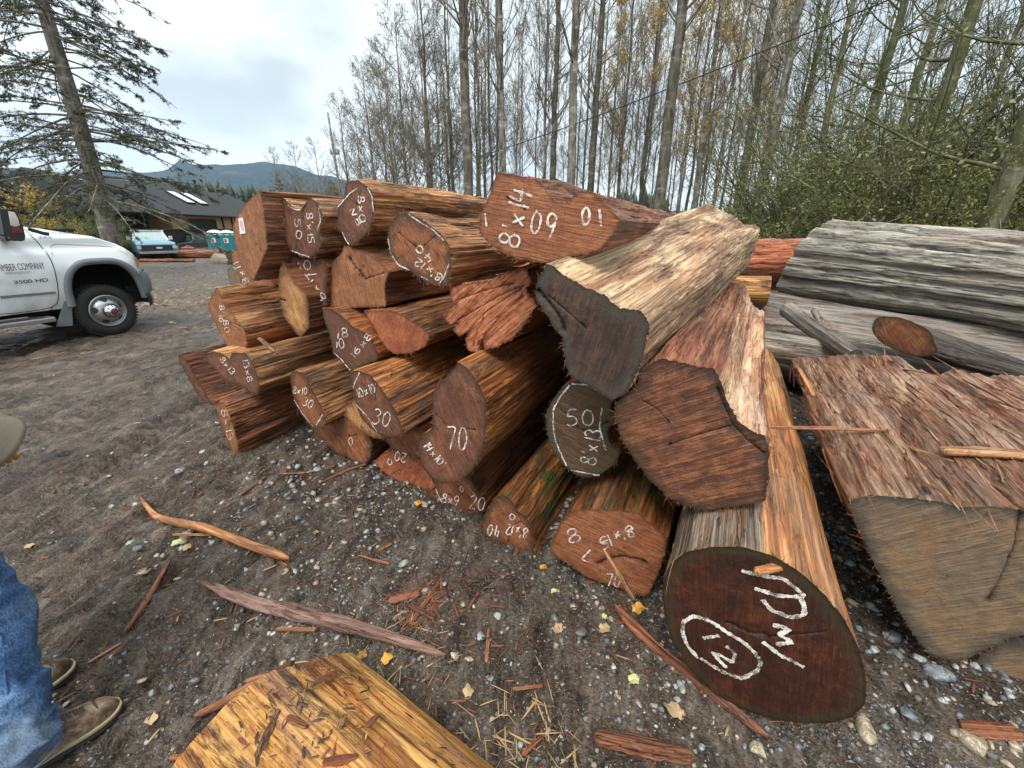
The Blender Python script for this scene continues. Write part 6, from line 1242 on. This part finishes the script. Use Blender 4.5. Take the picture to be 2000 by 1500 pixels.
def car(name, label, loc, heading, L, Wd, prof, roofp, col, wheels, mats, sc=1, glass=GLS, group=None):
    """prof: side outline of the lower body (x,z) ; roofp: greenhouse outline; heading = direction of the nose"""
    root = empty(name, loc, math.pi/2-heading, label=label, cat={'parked_pickup': 'pickup truck', 'parked_suv': 'suv'}[name]); root.scale = (sc,)*3; h = Wd/2
    def shell(pr, ins, nm, mat, par=root, ytop=0):
        n = len(pr); zmax = max(z for _, z in pr); zmin = min(z for _, z in pr); V = []
        for s in (-1, 1):
            for x, z in pr:
                k = ytop*((z-zmin)/(zmax-zmin)); V.append((x, s*(h-ins-k), z))
        o = mkobj(nm, V, [tuple(range(n)), tuple(range(n, 2*n))[::-1]]+[(i, i+n, (i+1) % n+n, (i+1) % n) for i in range(n)], mat, par); b = o.modifiers.new('b', 'BEVEL'); b.width = .05; b.segments = 3; b.limit_method = 'ANGLE'; b.angle_limit = rad(20); return o
    body_ = shell(prof, 0, 'body', col); shell(roofp, .08, 'cabin', glass, ytop=.16)
    rx = [p for p in roofp if p[1] > max(z for _, z in roofp)-.05]; x0, x1 = min(p[0] for p in rx), max(p[0] for p in rx); zt = max(z for _, z in roofp)
    MB().box((x0-.05, -h+.22, zt-.02), (x1+.05, h-.22, zt+.05), bev=.03).build('roof', col, root)
    for x in wheels:
        for s in (-1, 1): wheel(root, x, s*(h-.02), .38, R=.38, dually=False, out=s)
    return root, h
BLU = paint('faded_blue_paint', (.10, .27, .38, 1), .4, amt=.3); BLKP = paint('black_suv_paint', (.012, .013, .016, 1), .2, amt=.3)
g = gpt(285, 31.0); az = math.atan2(-g[0], -g[1])
pk, h = car('parked_pickup', 'old pale blue pickup facing the camera, its windscreen fogged', g, az-.12, 5, 2.0,
    [(-2.6,.5),(2.25,.5),(2.35,.6),(2.35,1.02),(2.2,1.12),(.75,1.2),(-2.6,1.2)], [(-1.0,1.18),(-.85,1.76),(.15,1.78),(.85,1.18)], BLU, (-1.6, 1.5), None, sc=1.14, glass=plain('fogged_glass', (.30, .40, .40, 1), .25, spec=.7))
MB().box((2.34, -.8, .62), (2.40, .8, .96)).build('grille', BLK, pk); MB().box((2.40, -.98, .45), (2.52, .98, .60), bev=.02).build('bumper', CHR, pk)
MB().box((.1, -.86, 1.77), (.2, .86, 1.86)).build('visor', WH, pk)
for s in (-1, 1):
    MB().box((2.35, s*.88-.1, .74), (2.42, s*.88+.1, .92), bev=.02).build('headlight', LENS, pk); MB().box((.55, s*1.08-.10, 1.25), (.62, s*1.08+.10, 1.48), bev=.02).build('mirror', WH, pk)
    for x, z, x2, z2 in ((.85, 1.2, .17, 1.76),): MB().tube([(x, s*.90, z), (x2, s*.75, z2)], .05, 6).build('pillar', WH, pk)
MB().lathe([(0, 0), (.12, 0), (.12, .02), (0, .02)], 20, Matrix.Translation((2.40, .1, .8)) @ Matrix.Rotation(math.pi/2, 4, 'Y') @ Matrix.Diagonal((.5, 1.4, 1, 1))).build('oval_badge', WH, pk)
g = gpt(374, 36)
sv, h = car('parked_suv', 'black suv with chrome grille parked nose left beside the teal toilets', g, math.atan2(-g[0], -g[1])+rad(52), 5, 1.95,
    [(-2.7,.45),(2.3,.42),(2.4,.6),(2.38,1.0),(2.25,1.1),(1.05,1.2),(-2.7,1.2)], [(-2.6,1.18),(-2.45,1.80),(.25,1.82),(1.05,1.18)], BLKP, (-1.75, 1.55), None, sc=.95)
MB().box((2.38, -.75, .62), (2.45, .75, .95)).build('grille', CHR, sv); MB().box((2.44, -.97, .42), (2.56, .97, .58), bev=.02).build('bumper', CHR, sv)
for s in (-1, 1):
    MB().box((2.36, s*.84-.12, .66), (2.44, s*.84+.12, .94), bev=.02).build('headlight', LENS, sv); MB().box((.75, s*1.07-.08, 1.2), (.9, s*1.07+.08, 1.38), bev=.02).build('mirror', BLK, sv)
    for x in (-1.75, 1.55):
        MB().tube([(x+.5*math.cos(a), s*.985, .38+.5*math.sin(a)) for a in np.linspace(0, math.pi, 14)], .04, 6).build('arch_trim', ALU, sv)
    MB().box((-2.6, s*.975-.02, .60), (2.2, s*.975+.02, .66)).build('side_trim', ALU, sv)
# ------------------------------------------------------------------ person at the left edge
t1 = at_z(238, 1378); t2 = at_z(150, 1308); AZP = rad(33); fd = np.array([math.sin(AZP), math.cos(AZP), 0]); sdv = np.array([math.cos(AZP), -math.sin(AZP), 0])   # sdv: the person's right
PER = empty('person', ((t1+t2)[0]/2, (t1+t2)[1]/2, 0), label='person in worn blue jeans, tan jacket and muddy brown boots at the left edge', cat='person')
PO = np.array(PER.location)
DEN = NT('worn_denim'); v = DEN.vec((1, 1, 1), rnd=False); a = DEN.noise(v, 4.5, 5, .6, .3); b = DEN.noise(DEN.vec((260, 260, 90), rnd=False), 1, 3, .6); d_ = DEN.noise(v, 2.2, 5, .6)
c = DEN.ramp(DEN.math('ADD', DEN.math('MULTIPLY', a, .6), DEN.math('MULTIPLY', b, .4)), [(.38, H(.022, .052, .13)), (.50, H(.060, .125, .26)), (.60, H(.16, .26, .40)), (.68, H(.30, .39, .48))]); c = DEN.mix(DEN.math('MULTIPLY', DEN.step(d_, .52, .68), .45), c, H(.15, .14, .12)); DEN.fin(c, .85, DEN.bump(DEN.math('ADD', b, a), .5, .004), .2)
lq = NT('worn_brown_leather'); lv_ = lq.vec((1, 1, 1), rnd=False); ln1 = lq.noise(lv_, 11, 6, .7, .4); lc_ = lq.ramp(ln1, [(.38, H(.035, .024, .017)), (.48, H(.10, .066, .045)), (.56, H(.20, .145, .095)), (.66, H(.33, .26, .18))]); LEA = lq.fin(lc_, .8, lq.bump(lq.noise(lv_, 70, 5, .7), .7, .004), .25); SOLE = plain('dark_rubber_sole', (.03, .027, .024, 1), .7, dirt=.3); WELT = plain('cream_welt', (.42, .34, .20, 1), .7, dirt=.5); LACE = plain('brown_lace', (.05, .03, .02, 1), .7)
CAN = plain('tan_canvas', (.26, .22, .17, 1), .85, dirt=.35, bump=.4, sc=200); SKN = plain('skin', (.52, .29, .20, 1), .5, dirt=.1); GLV = plain('yellow_work_glove', (.70, .36, .03, 1), .7, dirt=.3, bump=.4)
def boot(toe, az, nm='boot'):
    f = np.array([math.sin(az), math.cos(az), 0]); s = np.array([math.cos(az), -math.sin(az), 0]); L = .305; toe = np.array([toe[0], toe[1], gh(toe[0], toe[1])])-PO*np.array([1, 1, 0])
    P = lambda u, w, z: toe-f*L*(1-u)+s*w+np.array([0, 0, z+.004])
    us = np.array([0, .03, .10, .2, .32, .45, .58, .7, .8, .88, .94, .98, 1.0]); hw = np.array([.010, .025, .036, .038, .037, .040, .047, .052, .051, .045, .034, .019, .004]); ht = np.array([.12, .145, .165, .175, .165, .13, .105, .092, .082, .074, .064, .05, .035])
    cx = np.interp(us, [0, .4, .75, 1], [0, 0, .006, .012]); k = 18; V = []
    for u, w, h_, c_ in zip(us, hw, ht, cx):
        for j in range(k):
            a = math.pi*j/(k-1); x = math.cos(a); z = math.sin(a); V.append(P(u, c_+w*np.sign(x)*abs(x)**.75, .026+(h_-.026)*abs(z)**.65+.003*fbm(np.array([[u*9, x*2, z*2]]), 3, 4)[0]))
    n = len(us); up = mkobj(nm, V, [(i*k+j, (i+1)*k+j, (i+1)*k+j+1, i*k+j+1) for i in range(n-1) for j in range(k-1)], LEA, PER, True); sm = up.modifiers.new('s', 'SUBSURF'); sm.levels = sm.render_levels = 1
    for (z0, z1, ex, m, nm2) in ((0, .020, .006, SOLE, 'sole'), (.020, .029, .008, WELT, 'welt')):
        us2 = np.linspace(0, 1, 40); w2 = np.interp(us2, us, hw)+ex; w2[0] = .02; w2[-1] = .014; c2 = np.interp(us2, us, cx); R = [(u*1.0+(.012 if u > .5 else -.012)*abs(u-.5)*2, c_+w) for u, w, c_ in zip(us2, w2, c2)]+[(u+(.012 if u > .5 else -.012)*abs(u-.5)*2, c_-w) for u, w, c_ in list(zip(us2, w2, c2))[::-1]]; q = len(R)
        mkobj(nm2, [P(u, w, z0) for u, w in R]+[P(u, w, z1) for u, w in R], [tuple(range(q))[::-1], tuple(range(q, 2*q))]+[(i, (i+1) % q, (i+1) % q+q, i+q) for i in range(q)], m, up)
    la = MB()
    for i in range(6):
        u = .47+.048*i; h_ = np.interp(u, us, ht)+.004
        for sg in (-1, 1): la.tube([P(u, .006+sg*.024, h_-.014), P(u+.02, .006, h_+.003), P(u+.04, .006-sg*.024, h_-.018)], .0028, 6)
    la.tube([P(.40, .006, .15), P(.38, .03, .155), P(.42, .055, .13), P(.46, .045, .10)], .0025, 6).tube([P(.40, .006, .15), P(.37, -.02, .16), P(.43, -.05, .13)], .0025, 6)
    la.build('laces', LACE, up)
    MB().tube([P(.86, .006-.05, .04), P(.83, -.02, .078), P(.825, .006, .085), P(.83, .03, .078), P(.86, .006+.050, .04)], .0028, 6).build('toe_seam', LACE, up)
    return P
B1 = boot(t1, AZP); B2 = boot(t2, AZP-.15)
a1 = B1(.20, 0, .10); a2 = B2(.20, 0, .10)
def limb(pts, r, nm_k, mat, seed, wr=.015, k=64, nn=140, hem=True):
    P = resample(np.array(pts, float), nn, False)
    for _ in range(10): P[1:-1] = .25*P[:-2]+.5*P[1:-1]+.25*P[2:]
    R = np.interp(np.linspace(0, 1, nn), np.linspace(0, 1, len(r)), r); t = np.gradient(P, axis=0); t /= np.linalg.norm(t, axis=1)[:, None]; V = []
    for i in range(nn):
        a = np.cross(t[i], fd); a /= np.linalg.norm(a); b = np.cross(a, t[i]); th = np.arange(k)*2*np.pi/k
        c, s = np.cos(th), np.sin(th); q = np.stack([c*1.3+i*.03, s*1.3, np.full(k, i*.085)+c*.9], 1)
        ww = fbm(q*1.3, 3, seed); fold = 1-2*np.abs(fbm(np.stack([c*.9, s*.9, np.full(k, i*.11)+.8*c], 1), 2, seed+7)); e = wr*(1.9 if i < nn*.25 else 1)
        V.append(P[i]+(R[i]*(1+.0*c)+e*ww+e*.9*fold*.6)[:, None]*(c[:, None]*a+s[:, None]*b*1.0))
    return np.concatenate(V), [(i*k+j, i*k+(j+1) % k, (i+1)*k+(j+1) % k, (i+1)*k+j) for i in range(nn-1) for j in range(k)]
k1 = CAM+ray(0, 1180)*1.44-PO*np.array([1, 1, 0]); k1 = a1+np.array([-.045, .15, .40]); h1 = a1+np.array([-.10, .12, .80])
k2 = a2+np.array([-.08, .10, .40]); h2 = a2+np.array([-.12, .02, .80]); mid = (h1+h2)/2+np.array([0, 0, .08])
jm = MB()
for A_, K_, H_, sd_ in ((a1, k1, h1, 3), (a2, k2, h2, 8)):
    v, f = limb([A_+np.array([0, 0, -.035])+fd*.02, A_+np.array([0, 0, .06])+fd*.01, (A_+K_)/2, K_, (K_+H_)/2, H_, mid], [.088, .080, .078, .088, .098, .105, .11], 'leg', DEN.m, sd_); jm.add(v, f)
v, f = limb([mid-np.array([0, 0, .05]), mid+np.array([0, 0, .1]), mid+np.array([0, 0, .2])], [.15, .17, .165], 'hip', DEN.m, 5, nn=20); jm.add(v, f)
jn = jm.build('jeans', DEN.m, PER, True)
mb = MB(); mb_pts = [a1+np.array([0, 0, -.03])+fd*.02+.091*(math.cos(t)*sdv+math.sin(t)*fd) for t in np.linspace(0, 6.283, 30)]; mb.tube(mb_pts, .004, 6).build('hem', DEN.m, jn, True)
# body: one continuous skinned figure
SH_ = mid+np.array([0, 0, .60]); rS = SH_+sdv*.19; lS = SH_-sdv*.19; wr_ = CAM+ray(-12, 872)*1.33-PO*np.array([1, 1, 0]); el = (rS+wr_)/2+np.array([-.06, -.05, -.03]); lh = lS+np.array([-.03, .02, -.58]); le = lS+np.array([-.04, -.02, -.30])
pts = [mid, mid+np.array([0, 0, .28]), SH_-np.array([0, 0, .05]), SH_+np.array([0, 0, .06]), SH_+np.array([0, 0, .13])+fd*.015, SH_+np.array([0, 0, .25])+fd*.03, rS, el, wr_, lS, le, lh, h1, k1, a1, h2, k2, a2]
rd = [.14, .13, .13, .065, .07, .10, .06, .045, .030, .06, .045, .030, .09, .06, .045, .09, .06, .045]
ed = [(0, 1), (1, 2), (2, 3), (3, 4), (4, 5), (2, 6), (6, 7), (7, 8), (2, 9), (9, 10), (10, 11), (0, 12), (12, 13), (13, 14), (0, 15), (15, 16), (16, 17)]
me = bpy.data.meshes.new('body'); me.from_pydata([tuple(p) for p in pts], ed, []); me.materials.append(SKN); bo = bpy.data.objects.new('body', me); COL.objects.link(bo); bo.parent = PER
sk = bo.modifiers.new('skin', 'SKIN'); 
if not me.skin_vertices: me.attributes.new('skin_vertices', 'FLOAT2', 'POINT') if 0 else None
try:
    for i, v in enumerate(me.skin_vertices[0].data): v.radius = (rd[i], rd[i]); v.use_root = (i == 0)
except Exception as e_: print('skin', e_)
ss = bo.modifiers.new('s', 'SUBSURF'); ss.levels = ss.render_levels = 2
HC = SH_+np.array([0, 0, .24])+fd*.03
bm = bmesh.new(); bmesh.ops.create_uvsphere(bm, u_segments=28, v_segments=20, radius=1)
hv = []
for v in bm.verts:
    x, y, z = v.co; p = np.array([x*.078, y*.098, z*.118]); p[1] += .012*max(0, -z)*(y > 0); p[0] *= 1-.22*max(0, -z)
    p[1] += .022*math.exp(-((x/.16)**2+((z+.12)/.16)**2))*(y > 0)-.008*math.exp(-(((abs(x)-.38)/.18)**2+((z-.08)/.12)**2))*(y > 0)+.006*math.exp(-((x/.3)**2+((z+.48)/.07)**2))*(y > 0); hv.append(p)
Rf = np.stack([sdv, fd, [0, 0, 1.]]); hd = mkobj('head', [HC+p@Rf for p in hv], [[v.index for v in f.verts] for f in bm.faces], SKN, PER, True); bm.free()
for s in (-1, 1):
    v_, f_ = ico(2); mkobj('eye', v_*.012+HC+fd*.080+sdv*.031*s+np.array([0, 0, .010]), f_, plain('eye_white', (.7, .7, .68, 1), .2), hd, True); mkobj('ear', v_*np.array([.012, .022, .032])@Rf+HC+sdv*.078*s, f_, SKN, hd, True)
hv2 = [np.array(p)*1.07+np.array([0, -.012, .014]) for p in hv]; bmv = [i for i, p in enumerate(hv) if p[2] > .01 or p[1] < -.03]
st_ = set(bmv); mkobj('hair', [HC+p@Rf for p in hv2], [tuple(v.vertices) for v in hd.data.polygons if all(i in st_ for i in v.vertices)], plain('brown_hair', (.05, .03, .02, 1), .7), PER, True)
# jacket
jk = MB(); v, f = limb([mid+np.array([0, 0, .02]), mid+np.array([0, 0, .28]), SH_-np.array([0, 0, .1]), SH_+np.array([0, 0, .03])], [.185, .18, .19, .10], 'torso', CAN, 12, nn=50); jk.add(v, f)
for S_, E_, W_, sd_ in ((rS, el, wr_, 14), (lS, le, lh, 15)):
    v, f = limb([SH_+(S_-SH_)*.3, S_, (S_+E_)/2, E_, (E_+W_)/2, W_], [.09, .082, .075, .072, .080, .098], 'sleeve', CAN, sd_, wr=.005, nn=60); jk.add(v, f)
jko = jk.build('jacket', CAN, PER, True); so = jko.modifiers.new('t', 'SOLIDIFY'); so.thickness = .004
# gloved hands: palm and five bent fingers each
for W_, E_, s in ((wr_, el, 1), (lh, le, -1)):
    d = (W_-E_); d /= np.linalg.norm(d); d = d-sdv*1.7*s*(s > 0)-fd*.5*(s > 0)-np.array([0, 0, .35]); d /= np.linalg.norm(d); gl = MB(); x_ = np.cross(d, sdv); x_ /= np.linalg.norm(x_); y_ = np.cross(x_, d); pc = W_+d*.0
    gl.tube([pc-d*.04, pc+d*.01, pc+d*.05, pc+d*.085], [.032, .036, .042, .038], 14, flat=.6)
    for i, ln in enumerate((.070, .080, .075, .058)):
        b_ = pc+d*.08+x_*(.027-.018*i); gl.tube([b_, b_+d*ln*.4+y_*.006*s, b_+d*ln*.75+y_*.020*s, b_+d*ln+y_*.036*s], [.0105, .010, .009, .007], 8)
    b_ = pc+d*.02+x_*.034; gl.tube([b_, b_+d*.025+x_*.022, b_+d*.052+x_*.028+y_*.01*s], [.013, .012, .009], 8)
    gl.build('glove', GLV, PER, True)
# tag on the squared log
rootA, tA = LOGS['A']; P4 = [tA(*p, .004) for p in z1([(408, 345), (437, 338), (455, 437), (420, 443)])]
tg = mkobj('paper_tag', P4, [(0, 1, 2, 3)], plain('white_paper', (.78, .78, .76, 1), .7), rootA)
p0, p1, p3 = np.array(P4[1]), np.array(P4[2]), np.array(P4[0]); X_ = (p1-p0); Lx = np.linalg.norm(X_); X_ /= Lx; Y_ = p0-p3; Y_ -= X_*Y_.dot(X_); Y_ /= np.linalg.norm(Y_); Z_ = np.cross(X_, Y_)
org = np.array(P4[0])*.72+np.array(P4[1])*.28+X_*Lx*.14+np.array([0, 0, -.0025])
text('SQT', Lx*.36, plain('pink_ink', (.70, .10, .14, 1), .6), tg, Matrix(((X_[0], Y_[0], Z_[0], org[0]), (X_[1], Y_[1], Z_[1], org[1]), (X_[2], Y_[2], Z_[2], org[2]), (0, 0, 0, 1))), 'tag_lettering')
# outer seams down the jeans legs
for A_, K_, H_ in ((a1, k1, h1), (a2, k2, h2)):
    P = resample(np.array([A_+sdv*.088+np.array([0, 0, -.03]), (A_+K_)/2+sdv*.085, K_+sdv*.095, H_+sdv*.11]), 30, False)
    MB().tube(P, .0035, 5).build('side_seam', DEN.m, jn, True)
# ------------------------------------------------------------------ haze
hz = bpy.data.materials.new('haze'); hz.use_nodes = True; nt = hz.node_tree; nt.nodes.clear()
o_ = nt.nodes.new('ShaderNodeOutputMaterial'); pv = nt.nodes.new('ShaderNodeVolumePrincipled'); pv.inputs['Color'].default_value = (.48, .70, 1.0, 1); pv.inputs['Density'].default_value = .00013; pv.inputs['Anisotropy'].default_value = .2
nt.links.new(pv.outputs[0], o_.inputs['Volume'])
hb_ = MB().box((-5200, -60, -2.2), (5200, 3300, 560)).build('haze', hz); hb_['kind'] = 'stuff'; tag(hb_, 'pale blue air haze over the valley', 'haze')
